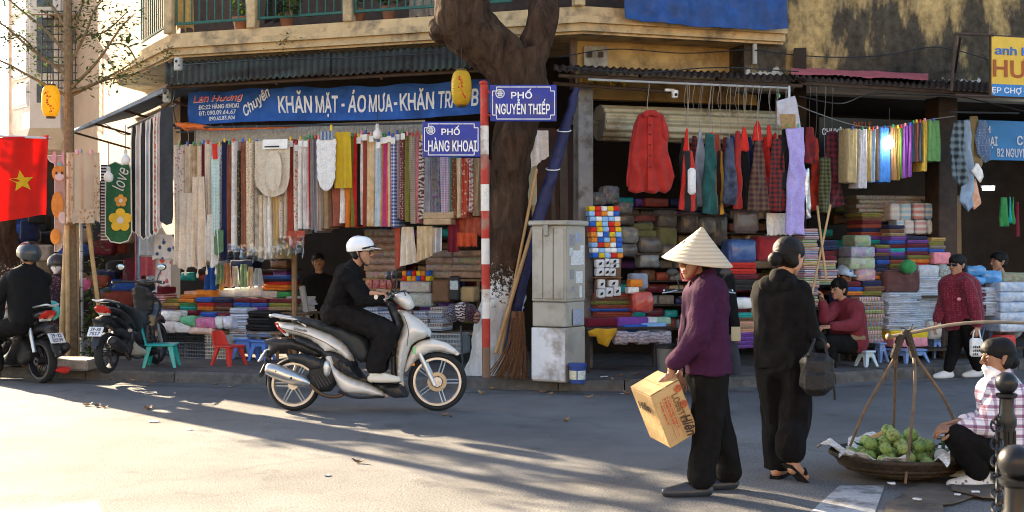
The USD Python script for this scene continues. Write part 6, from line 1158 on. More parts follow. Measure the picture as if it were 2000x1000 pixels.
def scooter(M,plate=None,rack=True,mirrors=True,cover=None):
 """Parts (name, mesh, material, parent index, label) with x forward, y to the left, z up, origin under the middle."""
 P=[]
 def add(n,m,ma,par=None,lab=None):P.append((n,m,ma,par,lab));return len(P)-1
 fw,rw=Q(960,790),Q(242,790);RF,RR_=.268,.243;fw=(fw[0],RF);rw=(rw[0],RR_)
 for nm,(x,z),R,w in(('front_wheel',fw,RF,.085),('rear_wheel',rw,RR_,.10)):
  ty,ri,di=wheel(R,w,R*.80,5 if nm=='front_wheel' else 6)
  i=add(nm,mv(ty,(x,0,z)),rubber);add('rim',mv(ri,(x,0,z)),M['rim'],i)
  if nm=='front_wheel':add('brake_disc',mv(di,(x,0,z)),brass,i)
 def pan(nm,pts,W,rad,ma,y=0.0,par=None,edge=.3,res=.028,lab=None):return add(nm,mv(inflate(QP(*pts),W,rad,res,edge),(0,y,0)),ma,par,lab)
 i=pan('tail_panel',[(152,486),(235,490),(330,508),(430,545),(500,592),(538,645),(546,690),(515,680),(470,648),(445,640),(420,642),(398,652),(372,610),(320,572),(260,552),(205,542),(175,520)],.135,.09,M['body'])
 if M.get('script'):add('lettering',text(M['script'],.022,(Q(250,525)[0],-.137,Q(250,520)[1]),(1,0,-.18),(.15,0,1),.004,True),blackp,i)
 pan('lower_panel',[(392,650),(420,640),(446,640),(455,690),(480,728),(540,762),(620,786),(684,818),(722,858),(600,850),(500,838),(468,808),(440,765),(420,710)],.155,.05,M['low'],edge=.45)
 pan('seat',[(228,460),(245,455),(330,470),(420,492),(480,500),(530,520),(590,548),(620,580),(640,640),(620,680),(580,690),(545,650),(500,592),(430,545),(330,508),(240,487)],.125,.05,seatm,edge=.4)
 pan('under_cover',[(240,545),(370,590),(470,640),(560,690),(560,750),(480,740),(420,720),(390,650),(300,610),(250,580)],.12,.04,blackp,edge=.5)
 j=pan('tail_lamp',[(148,488),(176,492),(212,530),(208,548),(180,536),(160,512)],.10,.03,lens_r,edge=.5);pan('lamp_clear',[(176,500),(205,520),(225,552),(208,556),(188,540)],.105,.03,lens_w,par=j,edge=.6)
 if rack:
  for s_ in(-1,1):
   pts=[(*Q(310,505),.085),(*Q(262,474),.09),(*Q(200,462),.09),(*Q(135,452),.075),(*Q(126,458),.03)]
   add('rack_rail',tube(bez([(x,s_*y,z)for x,z,y in pts],6),.012,8),M['rack'])
  add('rack_bar',tube([(Q(127,458)[0],-.035,Q(127,458)[1]),(Q(127,458)[0],.035,Q(127,458)[1])],.012,8),M['rack']);add('rack_plate',rbox((.10,.13,.012),(Q(205,470)[0],0,Q(205,476)[1]),.004),blackp)
 pan('rear_mudguard',[(88,577),(150,560),(240,570),(330,592),(392,640),(372,668),(290,640),(225,618),(170,625),(132,652),(112,700),(78,768),(62,760),(95,690),(110,640),(118,600)],.065,.03,blackp,edge=.5)
 pl_=obox((*[Q(112,625)[0],-.09],Q(112,625)[1]),(-.07,0,-.105),(0,.18,0),(-.012,0,.006),.003);k=add('licence_plate',pl_,platem)
 if plate:
  u,v=np.array([0,-1,0]),-np.array([-.07,0,-.105])/.126;o=np.array([Q(112,625)[0],0,Q(112,625)[1]])+np.array([-.07,0,-.105])+np.array([-.0125,0,.0062])
  for s_,q in zip(plate,(.070,.014)):add('lettering',text(s_,.042,o+v*q,u,v,.002,True,.125,centre=True),blk,k)
 ex0,ex1=Q(116,708),Q(312,782);e=bez([(ex0[0],-.165,ex0[1]),(Q(150,718)[0],-.168,Q(150,718)[1]),(Q(225,748)[0],-.165,Q(225,748)[1]),(Q(290,772)[0],-.155,Q(290,772)[1]),(Q(330,790)[0],-.14,Q(330,790)[1])],5)
 k=add('exhaust',tube(e,np.interp(np.linspace(0,1,len(e)),[0,.06,.3,.6,.85,1],[.025,.05,.066,.064,.045,.026]),18),M['exhaust'])
 for zx,zy in((172,722),(248,755)):add('bolt',ball((Q(zx,zy)[0],-.228,Q(zx,zy)[1]),.011,1,(1,.5,1)),blackp,k)
 add('exhaust_pipe',tube(bez([(*[Q(330,790)[0],-.14],Q(330,790)[1]),(Q(400,845)[0],-.12,Q(400,845)[1]),(Q(480,850)[0],-.08,Q(480,850)[1]),(Q(540,800)[0],-.03,Q(540,800)[1])],5),.017,8),mat('burnt_steel',(.14,.09,.06),metallic=.7,rough=.5),k)
 pan('swing_arm',[(215,640),(300,640),(390,670),(400,720),(340,720),(290,690),(235,680)],.04,.02,blackp,-.12,edge=.5)
 pan('engine',[(340,700),(385,660),(440,670),(470,740),(460,790),(430,830),(370,830),(320,800),(310,740)],.12,.05,mat('engine_black',(.02,.02,.02),rough=.5,metallic=.3),-.03,edge=.6)
 fins=[]
 for f in range(5):a=Q(348+f*14,750-f*4);b=Q(382+f*14,810-f*6);fins.append(tube([(a[0],-.155,a[1]),(b[0],-.155,b[1])],.006,5))
 add('cooling_grille',cat(fins),mat('grille_grey',(.06,.06,.06)))
 cc_=Q(418,712);add('engine_cover',mv(inflate([(cc_[0]+.035*math.cos(a)*(1.0),cc_[1]+.075*math.sin(a))for a in np.linspace(0,6.283,25)[:-1]],.03,.04,.014,.3),(0,-.155,0)),M['rim'])
 add('stand',tube(bez([(Q(470,830)[0],-.08,Q(470,830)[1]),(Q(560,850)[0],-.1,Q(560,858)[1]),(Q(700,852)[0],-.09,Q(700,855)[1])],4),.013,6),blackp)
 pan('floorboard',[(452,648),(500,672),(545,692),(590,762),(700,788),(765,790),(792,802),(820,858),(740,862),(690,822),(610,786),(500,742),(470,705)],.165,.04,blackp,edge=.55)
 i=pan('front_shield',[(758,424),(800,430),(868,470),(918,515),(928,545),(900,566),(858,580),(830,602),(812,650),(800,700),(790,745),(794,830),(780,818),(762,775),(752,720),(750,640),(758,575),(776,535),(790,492),(774,455)],.18,.13,M['body'],edge=.22)
 pan('headlamp',[(893,512),(918,512),(930,540),(926,560),(904,560),(895,535)],.10,.03,lens_w,par=i,edge=.5)
 pan('inner_shield',[(702,378),(735,390),(765,428),(792,482),(782,532),(762,580),(755,640),(756,740),(778,815),(740,800),(728,740),(735,640),(748,560),(738,480),(715,420)],.14,.05,blackp,edge=.4)
 k=pan('front_mudguard',[(838,608),(870,582),(935,570),(1005,588),(1050,622),(1074,648),(1060,654),(985,632),(935,632),(895,648),(850,682),(812,728),(796,738),(800,705),(818,655)],.062,.03,M['body'],edge=.5)
 if M.get('sticker'):add('sticker',obox((Q(842,612)[0],-.064,Q(842,645)[1]),(.055,.012,0),(0,-.003,0),(0,0,.07)),M['sticker'],k)
 for s_ in(-1,1):add('fork',rod((Q(872,640)[0],s_*.085,Q(872,640)[1]),(Q(948,812)[0],s_*.085,Q(948,800)[1]),.022,12),alloy)
 pan('handlebar_cover',[(732,345),(765,332),(802,336),(832,362),(846,402),(838,422),(808,426),(775,408),(745,385)],.12,.07,M['body'],edge=.3)
 hb=Q(735,360);add('handlebar',tube(bez([(hb[0]-.10,-.32,hb[1]+.012),(hb[0]-.04,-.2,hb[1]+.02),(hb[0]+.02,0,hb[1]+.01),(hb[0]-.04,.2,hb[1]+.02),(hb[0]-.10,.32,hb[1]+.012)],6),.014,8),blackp)
 for s_ in(-1,1):
  k=add('grip',rod((hb[0]-.11,s_*.335,hb[1]+.01),(hb[0]-.06,s_*.24,hb[1]+.018),.02,10),rubber);add('grip_end',rod((hb[0]-.115,s_*.348,hb[1]+.01),(hb[0]-.11,s_*.335,hb[1]+.01),.021,10),chrome,k)
  add('brake_lever',tube([(hb[0]+.0,s_*.22,hb[1]+.02),(hb[0]-.01,s_*.3,hb[1]),(hb[0]-.04,s_*.37,hb[1]-.01)],.007,6),alloy)
  if mirrors:
   b_=np.array([hb[0]-.0,s_*.20,hb[1]+.03]);t_=np.array([hb[0]-.01,s_*.27,hb[1]+.20]);k=add('mirror',sub(mv(inflate([(.062*math.cos(a),.042*math.sin(a))for a in np.linspace(0,6.283,22)[:-1]],.018,.03,.014,.4),t_,math.pi/2),0),blackp)
   add('mirror_stem',tube(bez([b_,b_+[0.02,s_*.02,.08],t_+[.015,0,-.02]],5),.007,6),blackp,k);add('mirror_glass',mv(inflate([(.052*math.cos(a),.034*math.sin(a))for a in np.linspace(0,6.283,22)[:-1]],.004,.01,.014,.4),t_+[-.018,0,0],math.pi/2),mirrorm,k)
 for s_,y_ in((-1,.10),(1,.12)):add('cable',tube(bez([(hb[0]+.02,s_*.12,hb[1]+.03),(hb[0]+.11,s_*y_,hb[1]+.05),(hb[0]+.13,s_*.06,hb[1]-.04)],5),.005,5),blackp)
 add('panel_gap',tube(bez([(Q(x,y)[0],yy,Q(x,y)[1])for x,y,yy in((190,512,-.128),(300,540,-.137),(400,580,-.137),(470,625,-.132))],5),.003,5),blackp)
 add('panel_gap',tube(bez([(Q(x,y)[0],yy,Q(x,y)[1])for x,y,yy in((800,450,-.17),(822,520,-.183),(815,600,-.165))],5),.003,5),blackp)
 add('side_reflector',obox((Q(835,690)[0],-.112,Q(835,700)[1]),(.03,0,0),(0,-.006,0),(0,0,.022)),lens_o)
 add('shock',rod((Q(300,560)[0],.10,Q(300,560)[1]),(Q(235,740)[0],.10,Q(235,740)[1]),.022,10),M['rack'])
 return P
def place(P,name,loc,heading,label,cat_,group=None,sc=1.0):
 t=Thing(name,label,cat_,group);rz=math.atan2(heading[1],heading[0])
 for n,m,ma,par,lab in P:t.add(n,mv(TM(np.asarray(m.vertices)*sc,m.faces),loc,rz),ma,par,45,lab)
 t.done(base=loc);return t
silverp=mat('champagne_paint',(.68,.64,.57),rough=.28,metallic=.1,var=.04,coat=.8,spec=.5)
SC=np.array([(715-1000)/FPX*11.7,11.7,0.0])
place(scooter(dict(body=silverp,low=silverp,rim=alloy,rack=alloy,exhaust=mat('satin_steel',(.60,.58,.55),metallic=.9,rough=.28,var=.06),script='SHmode',sticker=mat('sticker_green',(.25,.60,.28),rough=.4))),'scooter',SC,(1,0),'champagne silver scooter ridden by the man in the white helmet','scooter',None)
darkp=mat('dark_paint',(.020,.018,.017),rough=.3,coat=.6,var=.1);beigep=mat('beige_paint',(.48,.42,.31),rough=.4,coat=.4,var=.08)
g=gnd(205,730,.12);hd=np.array([.17,.985]);hd/=np.linalg.norm(hd);rwx=Q(242,790)[0]
place(scooter(dict(body=darkp,low=beigep,rim=blackp,rack=alloy,exhaust=blackp),('29-X8','7517'),mirrors=True),'parked_scooter',np.array([g[0]-hd[0]*rwx,g[1]-hd[1]*rwx,.12]),hd,'dark scooter with a beige side panel parked on the pavement at left','scooter',None,.93)
g=gnd(82,748,0.0);hd2=np.array([-.80,.60]);LB=np.array([g[0]-hd2[0]*rwx,g[1]-hd2[1]*rwx,0.0])
place(scooter(dict(body=darkp,low=darkp,rim=blackp,rack=alloy,exhaust=blackp),('29-X2','019.99')),'motorbike',LB,hd2,'black motorbike ridden away at the left edge of the photo','motorbike')
KB=np.array([(1368-1000)/FPX*13.0,13.0-.25,0.0])
place(scooter(dict(body=darkp,low=darkp,rim=blackp,rack=alloy,exhaust=blackp)),'black_scooter',KB+np.array([0,.5,0]),(-0.05,-1),'black scooter standing behind the woman in the conical hat, its mirrors showing','scooter')
# ================================================================== people
def sph(c_,r,n=20):return m3.Manifold.sphere(float(r),n).translate(tuple(map(float,c_)))
def hb(*cr,n=20):return m3.Manifold.batch_hull([sph(c_,r,n)for c_,r in cr])
def uni(L):return m3.Manifold.batch_boolean(L,m3.OpType.Add)
def soft(M,L=.02,it=12,amp=0.0,freq=(14,14,6),seed=0):
 m=from_man(M.refine_to_length(L));m=trimesh.Trimesh(m.vertices,m.faces,process=True)
 if it:trimesh.smoothing.filter_taubin(m,lamb=.5,nu=.52,iterations=it)
 if amp:
  v=np.array(m.vertices);n=np.array(m.vertex_normals);a=(meshkit.fbm(v*np.array(freq),3,seed)-.5)*2
  ridg=1-2*np.abs(meshkit.noise(v*np.array(freq)*1.3,seed+9)-.5)*2
  m=trimesh.Trimesh(v+n*((a*.6+ridg*.5)*amp)[:,None],m.faces,process=False)
 return TM(m.vertices,m.faces)
def frame(fwd,up=(0,0,1)):
 f=np.asarray(fwd,float);f/=np.linalg.norm(f);r=np.cross(f,up);r/=np.linalg.norm(r);u=np.cross(r,f)
 return np.array([r,f,u]).T
def xf(M,R,o,s=1.0):
 T=np.hstack([R*s,np.asarray(o,float)[:,None]]);return M.transform(T)
def head_man():
 L=[hb(((0,-.032,.038),.074),((0,.018,.042),.066)),hb(((-.034,.050,.022),.030),((.034,.050,.022),.030),((-.040,.042,-.03),.026),((.040,.042,-.03),.026),((0,.062,-.090),.019),((-.040,.005,-.062),.024),((.040,.005,-.062),.024),((0,-.03,.0),.066)),hb(((0,.084,.014),.009),((0,.106,-.020),.0105)),hb(((0,.100,-.022),.011),((-.012,.088,-.026),.009),((.012,.088,-.026),.009)),hb(((-.03,.077,.030),.008),((-.01,.081,.026),.008)),hb(((.03,.077,.030),.008),((.01,.081,.026),.008)),hb(((-.016,.080,-.052),.007),((.016,.080,-.052),.007),((0,.086,-.050),.007)),hb(((-.014,.079,-.064),.007),((.014,.079,-.064),.007),((0,.085,-.064),.0075))]
 for s_ in(-1,1):L.append(hb(((s_*.074,-.012,.014),.012),((s_*.083,-.022,.016),.008),((s_*.072,-.006,-.028),.009)))
 M=uni(L)
 for s_ in(-1,1):M=M-sph((s_*.031,.091,.010),.014)
 return M
HEAD=head_man()
def hand_man(curl=.5,spread=.0,thumb=.4,side=1):
 """Right hand (side 1): x to the thumb, y along the fingers, z out of the back."""
 L=[hb(((-.028,.012,0),.015),((.026,.012,0),.016),((-.032,.082,0),.0115),((.030,.086,0),.012)),hb(((0,-.03,0),.024),((0,.02,0),.022))]
 for i,ln in enumerate((.058,.070,.076,.068)):
  p=np.array([-.031+.0205*i,.086+(.004 if i in(1,2)else 0),0]);a=0.0;r=.0092-.0006*(i==0);fr=(.45,.32,.23);x=(i-1.5)*spread
  for k in range(3):
   a+=curl*(.75 if k==0 else 1.0);q=p+ln*fr[k]*np.array([x,math.cos(a),-math.sin(a)]);L.append(hb((p,r),(q,r*.9),n=12));p,r=q,r*.9
 p=np.array([.030,.022,-.004]);
 for k,(ln,ax,az)in enumerate(((.042,.8,-.25),(.030,.35-thumb*.3,-.55),(.024,.0-thumb*.5,-.6))):
  d=np.array([ax,.75,az*(.4+thumb)]);q=p+ln*d/np.linalg.norm(d);L.append(hb((p,.0125-.001*k),(q,.0115-.001*k),n=12));p=q
 M=uni(L)
 return M if side==1 else M.mirror((1,0,0))
def hand_at(w,d,back,side,s=1.0,**k):
 d=np.asarray(d,float)/np.linalg.norm(d);b=np.asarray(back,float);b=b-d*(b@d);b/=np.linalg.norm(b);x=np.cross(d,b)
 return xf(hand_man(side=side,**k),np.array([x,d,b]).T,np.asarray(w)+d*.03*s,s)
def limb_man(pts):return uni([hb((a,ra),(b,rb))for(a,ra),(b,rb)in zip(pts[:-1],pts[1:])])
def mid(a,b,t=.5):return np.asarray(a)*(1-t)+np.asarray(b)*t
def lat(c_,R,x,y=0,z=0):return np.asarray(c_)+R@np.array([x,y,z])
skins=dict(a=mat('skin_warm',(.40,.21,.125),rough=.5,var=.10,scale=30,spec=.4),b=mat('skin_deep',(.30,.15,.085),rough=.5,var=.12,scale=30,spec=.4))
hairm=mat('black_hair',(.006,.005,.0045),rough=.6,var=.4,scale=70,bump=.15,bscale=120,spec=.2)
eyew=mat('eye_white',(.30,.27,.25),rough=.3);lipm=mat('lips',(.36,.12,.09),rough=.5)
class Person:
 def __init__(s,label,skin='b',group=None):s.t=Thing('person',label,'person',group);s.skin=skins[skin];s.M=[];s.items=[]
 def head(s,c_,fwd,up=(0,0,1),sc=1.0,hair=True,eyes=True,bun=None,hl=-.035):
  s.R=frame(fwd,up);s.hc=np.asarray(c_,float);s.hs=sc;s.M.append(xf(HEAD.refine_to_length(.012),s.R,c_,sc))
  if eyes:
   for e in(-1,1):
    s.items.append(('eye',from_man(xf(sph((e*.031,.0715,.008),.0122),s.R,c_,sc)),eyew));s.items.append(('iris',from_man(xf(sph((e*.031,.0795,.008),.0082,12),s.R,c_,sc)),blk))
    s.items.append(('eyebrow',soft(xf(hb(((e*.046,.074,.030),.0045),((e*.016,.085,.031),.0055)),s.R,c_,sc),.01,2),hairm))
   s.items.append(('lips',soft(xf(uni([hb(((-.014,.086,-.0535),.0045),((.014,.086,-.0535),.0045),((0,.0905,-.052),.0045)),hb(((-.012,.085,-.0625),.0045),((.012,.085,-.0625),.0045),((0,.0905,-.063),.005))]),s.R,c_,sc),.008,2),lipm))
  if hair:
   H=hb(((0,-.036,.044),.090),((0,.020,.050),.080))+hb(((-.052,-.035,-.03),.038),((.052,-.035,-.03),.038),((0,-.05,.03),.078))
   H=H.trim_by_plane((0,-.80,.60),hl)
   if bun is not None:H=H+sph(bun,.046)
   s.items.append(('hair',soft(xf(H,s.R,c_,sc),.010,6,.002,(40,40,60)),hairm))
 def skinp(s,*m):s.M+=list(m)
 def add(s,*a):s.items.append(a)
 def part(s,name,mesh,m,par=None):s.items.append((name,mesh,m))
 def done(s,base,L=.022):
  body=soft(uni(s.M),L,8);k=s.t.add('body',body,s.skin,smooth=60)
  for it in s.items:s.t.add(it[0],it[1],it[2],smooth=60)
  s.t.done(base=np.asarray(base,float))
def shoe(a,d,L=.24,w=.045,h=.05):
 d=np.array([d[0],d[1],0.0]);d/=np.linalg.norm(d);n=np.array([-d[1],d[0],0]);z=a[2]
 p=lambda f,s_,up:np.array([a[0],a[1],0])+d*f*L+n*s_*w+np.array([0,0,z+up])
 return hb((p(-.25,0,.035),.035),(p(.1,.3,.03),.034),(p(.1,-.3,.03),.034),(p(.22,0,.052),.034),(p(.55,.25,.028),.029),(p(.55,-.3,.028),.029),(p(.7,0,.027),.027))+hb((p(-.22,0,.04),.036),(p(-.1,0,.09),.04))
def sole(a,d,L=.24,w=.05):
 d=np.array([d[0],d[1],0.0]);d/=np.linalg.norm(d);n=np.array([-d[1],d[0],0]);pts=[]
 for t,ww in((-.36,.6),(-.2,.85),(.1,.8),(.5,1.0),(.68,.75),(.8,.3)):
  for e in(-1,1):
   for z in(0,.02):pts.append(np.array([a[0],a[1],0])+d*t*L+n*e*ww*w+np.array([0,0,a[2]+z]))
 return hullpts(pts)
blackcl=mat('black_cloth',(.007,.0065,.0065),rough=.95,var=.4,scale=20,bump=.2,bscale=160,spec=.12)
blackcl2=mat('faded_black_cloth',(.012,.0105,.010),rough=.95,var=.4,scale=20,bump=.2,bscale=160,spec=.12)
plum=mat('plum_jacket',(.040,.0095,.034),rough=.92,var=.3,scale=14,bump=.3,bscale=60,spec=.15)
# ---------------- the rider of the silver scooter
Y0=11.7
def r_(x,y,dy=0.0):return at(480+x/2.563,440+y/2.563,Y0+dy)
p=Person('man in black with a white cap helmet riding the silver scooter','a')
hc=r_(578,135,0);F=np.array([.95,-.12,-.04])
p.head(hc,F,hair=True,sc=1.0,hl=-.02)
nk,ch,pv=r_(535,205),r_(505,275),r_(462,435)
sR,sL=r_(500,250,-.17),r_(508,248,.17);eR,eL=r_(592,372,-.24),r_(600,360,.24);wR,wL=r_(688,378,-.30),r_(692,372,.30)
hR,hL=r_(478,450,-.10),r_(478,450,.10);kR,kL=r_(705,520,-.15),r_(712,515,.16);aR,aL=r_(655,715,-.17),r_(668,715,.17)
tor=lambda g_:[hb((nk,.05+g_),(ch+[0,-.12,.02],.085+g_),(ch+[0,.12,.02],.085+g_)),hb((ch+[0,-.11,0],.10+g_),(ch+[0,.11,0],.10+g_),(pv+[0,-.09,.05],.10+g_),(pv+[0,.09,.05],.10+g_))]
p.skinp(*tor(-.02),hb((nk,.055),(hc+[-.01,0,-.06],.05)),limb_man([(sR,.05),(eR,.038),(wR,.026)]),limb_man([(sL,.05),(eL,.038),(wL,.026)]),limb_man([(hR,.08),(kR,.055),(aR,.035)]),limb_man([(hL,.08),(kL,.055),(aL,.035)]))
gR,gL=SC+np.array([Q(735,360)[0]-.085,-.285,Q(735,360)[1]+.015]),SC+np.array([Q(735,360)[0]-.085,.285,Q(735,360)[1]+.015])
p.skinp(limb_man([(wR,.026),(gR+[-.045,-.01,.025],.024)]),limb_man([(wL,.026),(gL+[-.045,.01,.025],.024)]))
p.skinp(hand_at(gR+[-.075,-.005,.028],(.96,.12,-.05),(-.05,0,1),-1,.95,curl=.95,thumb=.9),hand_at(gL+[-.075,.005,.028],(.96,-.12,-.05),(-.05,0,1),1,.95,curl=.95,thumb=.9))
topm=uni(tor(.012)+[hb((nk+[0,0,-.02],.062),(ch+[0,0,.06],.1)),limb_man([(sR,.075),(eR,.066),(mid(eR,wR,.9),.048)]),limb_man([(sL,.075),(eL,.066),(mid(eL,wL,.9),.048)]),hb((sR,.075),(ch+[0,-.06,0],.11)),hb((sL,.075),(ch+[0,.06,0],.11))])
p.part('sweater',soft(topm,.017,8,.018,(9,9,12),3),blackcl)
tr=uni([hb((pv+[-.03,-.10,0],.115),(pv+[-.03,.10,0],.115)),limb_man([(hR+[0,0,.02],.115),(kR+[0,0,-.03],.098),(aR+[-.005,0,.06],.088),(aR+[0,0,.02],.086)]),limb_man([(hL+[0,0,.02],.115),(kL+[0,0,-.03],.098),(aL+[0,0,.06],.088),(aL+[0,0,.02],.086)])])
p.part('trousers',soft(tr,.018,8,.018,(11,11,7),5),blackcl2)
clog=mat('cream_clog',(.70,.64,.52),rough=.5,var=.06)
for a_,dy in((aR,-.02),(aL,.02)):
 f0=np.array([a_[0]+.015,a_[1]+dy,SC[2]+Q(650,778)[1]]);p.part('shoe',soft(shoe(f0,(1,0),.25,.05),.014,6),clog)
hel=mat('helmet_white',(.74,.75,.76),rough=.25,coat=.5,var=.03)
Rh=p.R;dome_=(hb(((0,-.035,.045),.107),((0,.02,.048),.100))).trim_by_plane((0,-.12,1),.012)
p.part('helmet',soft(xf(dome_,Rh,hc),.014,6),hel)
br_=hullpts([hc+Rh@np.array(q)for q in((-.085,.075,.055),(.085,.075,.055),(-.07,.150,.045),(.07,.150,.045),(0,.185,.040),(-.085,.075,.048),(.085,.075,.048),(-.07,.150,.038),(.07,.150,.038),(0,.185,.033))])
p.part('helmet_brim',br_,hel);p.part('helmet_band',tube([hc+Rh@np.array([.108*math.sin(a),.022+.105*math.cos(a),.030+.03*math.cos(a)])for a in np.linspace(-1.45,1.45,15)],.010,6),blk)
p.part('strap',tube(bez([hc+Rh@np.array(q)for q in((.086,-.005,.02),(.080,.012,-.05),(.045,.05,-.108),(0,.06,-.118),(-.045,.05,-.108),(-.080,.012,-.05),(-.086,-.005,.02))],5),.007,5),blk)
p.part('glasses',cat(*[tube([hc+Rh@np.array([e*.031+.024*math.cos(a),.094,.008+.018*math.sin(a)])for a in np.linspace(0,6.283,15)],.0028,5,False)for e in(-1,1)],*[tube([hc+Rh@np.array([e*.055,.092,.012]),hc+Rh@np.array([e*.078,.0,.016])],.003,5)for e in(-1,1)]),blk)
p.done(SC+[0,0,.4])
# ---------------- woman in the conical hat with the carton
Y0=7.7
def b_(x,y,dy=0.0):return at(1200+x/1.754,430+y/1.754,Y0+dy)
p=Person('woman in a conical hat and plum jacket carrying a worn carton across the road','b')
hc=b_(270,138,-.02);p.head(hc,(-.80,-.58,-.10),sc=1.0)
for e,dx in((.12,0),(-.12,0)):pass
nk,ch,wst,pv=b_(300,200),b_(312,255),b_(312,400),b_(315,505)
sN,sF=b_(318,232,-.15),b_(296,232,.16);eN,wN=b_(285,405,-.20),b_(203,488,-.16);eF,wF=b_(262,400,.22),b_(240,500,.20)
hN,hF=b_(325,530,-.08),b_(308,530,.09);kN,kF=b_(320,715,-.06),b_(352,705,.10);aN,aF=b_(300,890,-.08),b_(388,868,.14)
tor=lambda g_:[hb((ch+[.01,-.10,.02],.08+g_),(ch+[.01,.10,.02],.08+g_),(nk+[0,0,-.03],.05+g_)),hb((ch+[0,-.09,-.02],.10+g_),(ch+[0,.09,-.02],.10+g_),(wst+[0,-.08,0],.105+g_),(wst+[0,.08,0],.105+g_)),hb((wst+[0,-.08,0],.105+g_),(wst+[0,.08,0],.105+g_),(pv+[0,-.09,0],.115+g_),(pv+[0,.09,0],.115+g_))]
hp=b_(196,508,-.13)
p.skinp(*tor(-.02),hb((nk,.05),(hc+[.01,.01,-.06],.048)),limb_man([(sN,.05),(eN,.038),(wN,.026),(hp,.024)]),limb_man([(sF,.05),(eF,.038),(wF,.026)]),limb_man([(hN,.085),(kN,.055),(aN,.036)]),limb_man([(hF,.085),(kF,.055),(aF,.036)]))
p.skinp(hand_at(hp+[0.0,0,-.005],(-.12,-.02,-1),(.15,-1,0),1,.95,curl=.62,thumb=.8),hand_at(wF,(-.1,.1,-1),(.2,1,0),-1,.95,curl=.4))
jk=uni(tor(.022)+[hb((pv+[0,-.09,0],.135),(pv+[0,.09,0],.135),(pv+[.0,-.09,-.03],.135),(pv+[0,.09,-.03],.135)),limb_man([(sN,.082),(eN,.075),(mid(eN,wN,.55),.062),(mid(eN,wN,.95),.050)]),limb_man([(sF,.082),(eF,.072),(mid(eF,wF,.95),.050)]),hb((sN,.08),(ch+[0,-.04,0],.11)),hb((sF,.08),(ch+[0,.04,0],.11)),hb((nk+[-.01,0,-.02],.068),(nk+[.02,0,.015],.062))])
jk=jk.trim_by_plane((0,0,1),float(b_(0,520)[2]))
p.part('jacket',soft(jk,.015,7,.020,(9,9,6),2),plum)
p.part('collar',soft(hb((nk+[-.015,0,-.005],.064),(nk+[.02,0,.045],.062))-hb((nk+[-.03,0,.09],.055),(nk+[.0,0,.05],.048)),.012,4),plum)
p.part('scarf',soft(hb((nk+[-.04,-.02,.01],.052),(nk+[-.01,0,.035],.055)),.015,4,.006),pat('dots',(.5,.4,.32),(.06,.02,.02),60))
p.part('zip',tube(bez([nk+[-.075,-.045,-.02],ch+[-.115,-.075,-.04],wst+[-.135,-.07,0],pv+[-.145,-.07,-.05]],6),.006,5),blackcl)
tr=uni([hb((pv+[0,-.08,0],.11),(pv+[0,.08,0],.11)),limb_man([(hN,.115),(kN,.086),(aN+[0,0,.08],.078),(aN+[0,0,.02],.084)]),limb_man([(hF,.115),(kF,.086),(aF+[0,0,.08],.078),(aF+[0,0,.02],.082)])])
p.part('trousers',soft(tr.trim_by_plane((0,0,1),.055),.018,6,.018,(11,11,4),7),blackcl)
shm=mat('black_shoe',(.03,.032,.036),rough=.35,spec=.5)
for a_,y in((aN,955),(aF,940)):
 g=np.array([a_[0]-.03,a_[1],0.0]);p.part('shoe',soft(shoe(g,(-1,-.12),.27,.05),.014,6),shm)
ax=b_(300,36,-.02)-b_(284,136,-.02);hatc=b_(284,140,-.02);ax=np.array([.13,-.10,1.0]);ax/=np.linalg.norm(ax);u=np.cross(ax,(0,1,0));u/=np.linalg.norm(u);w=np.cross(ax,u)
straw=usdkit.material(stage,'/World/Looks/palm_leaf_hat',{'g':('geometry',{}),'w':('wave_texture',{'bands_direction':'z','scale':14.0,'distortion':.6,'detail':2.0}),'r':('rgb_ramp',{'ramp':[(0,(.60,.50,.34)),(.4,(.74,.64,.46)),(1,(.76,.67,.50))]}),'b':('bump',{'strength':.4,'distance':.01}),'p':('principled_bsdf',{'roughness':.6}),'t':('translucent_bsdf',{'color':(.6,.45,.25)}),'m':('mix_closure',{'fac':.18})},[('g.position','w.vector'),('w.fac','r.fac'),('r.color','p.base_color'),('w.fac','b.height'),('b.normal','p.normal'),('p.BSDF','m.closure1'),('t.BSDF','m.closure2')],surface='m.closure')
Rr,Hh=.212,.205;rings=[]
for r0,z0 in((.0,Hh),(.01,Hh-.003),(Rr*.25,Hh*.755),(Rr*.5,Hh*.50),(Rr*.75,Hh*.25),(Rr,0),(Rr+.003,-.004),(Rr-.003,-.008),(Rr*.5,Hh*.5-.014),(.005,Hh-.02)):
 rings.append([hatc+ax*z0+r0*(math.cos(a)*u+math.sin(a)*w)for a in np.linspace(0,2*math.pi,41)[:-1]])
p.part('conical_hat',loft(rings),straw)
p.part('chin_strap',tube(bez([hc+p.R@np.array(q)for q in((.085,.02,.06),(.074,.04,-.04),(.03,.07,-.105),(0,.075,-.112),(-.03,.07,-.105),(-.074,.04,-.04),(-.085,.02,.06))],5),.006,5),cl('maroon'))
p.part('glasses',cat(*[tube([hc+p.R@np.array([e*.033+.025*math.cos(a),.096,.006+.020*math.sin(a)])for a in np.linspace(0,6.283,15)],.0026,5,False)for e in(-1,1)],*[tube([hc+p.R@np.array([e*.058,.094,.010]),hc+p.R@np.array([e*.08,.0,.016])],.003,5)for e in(-1,1)]),blk)
p.done(np.array([b_(320,0)[0],Y0,0]))
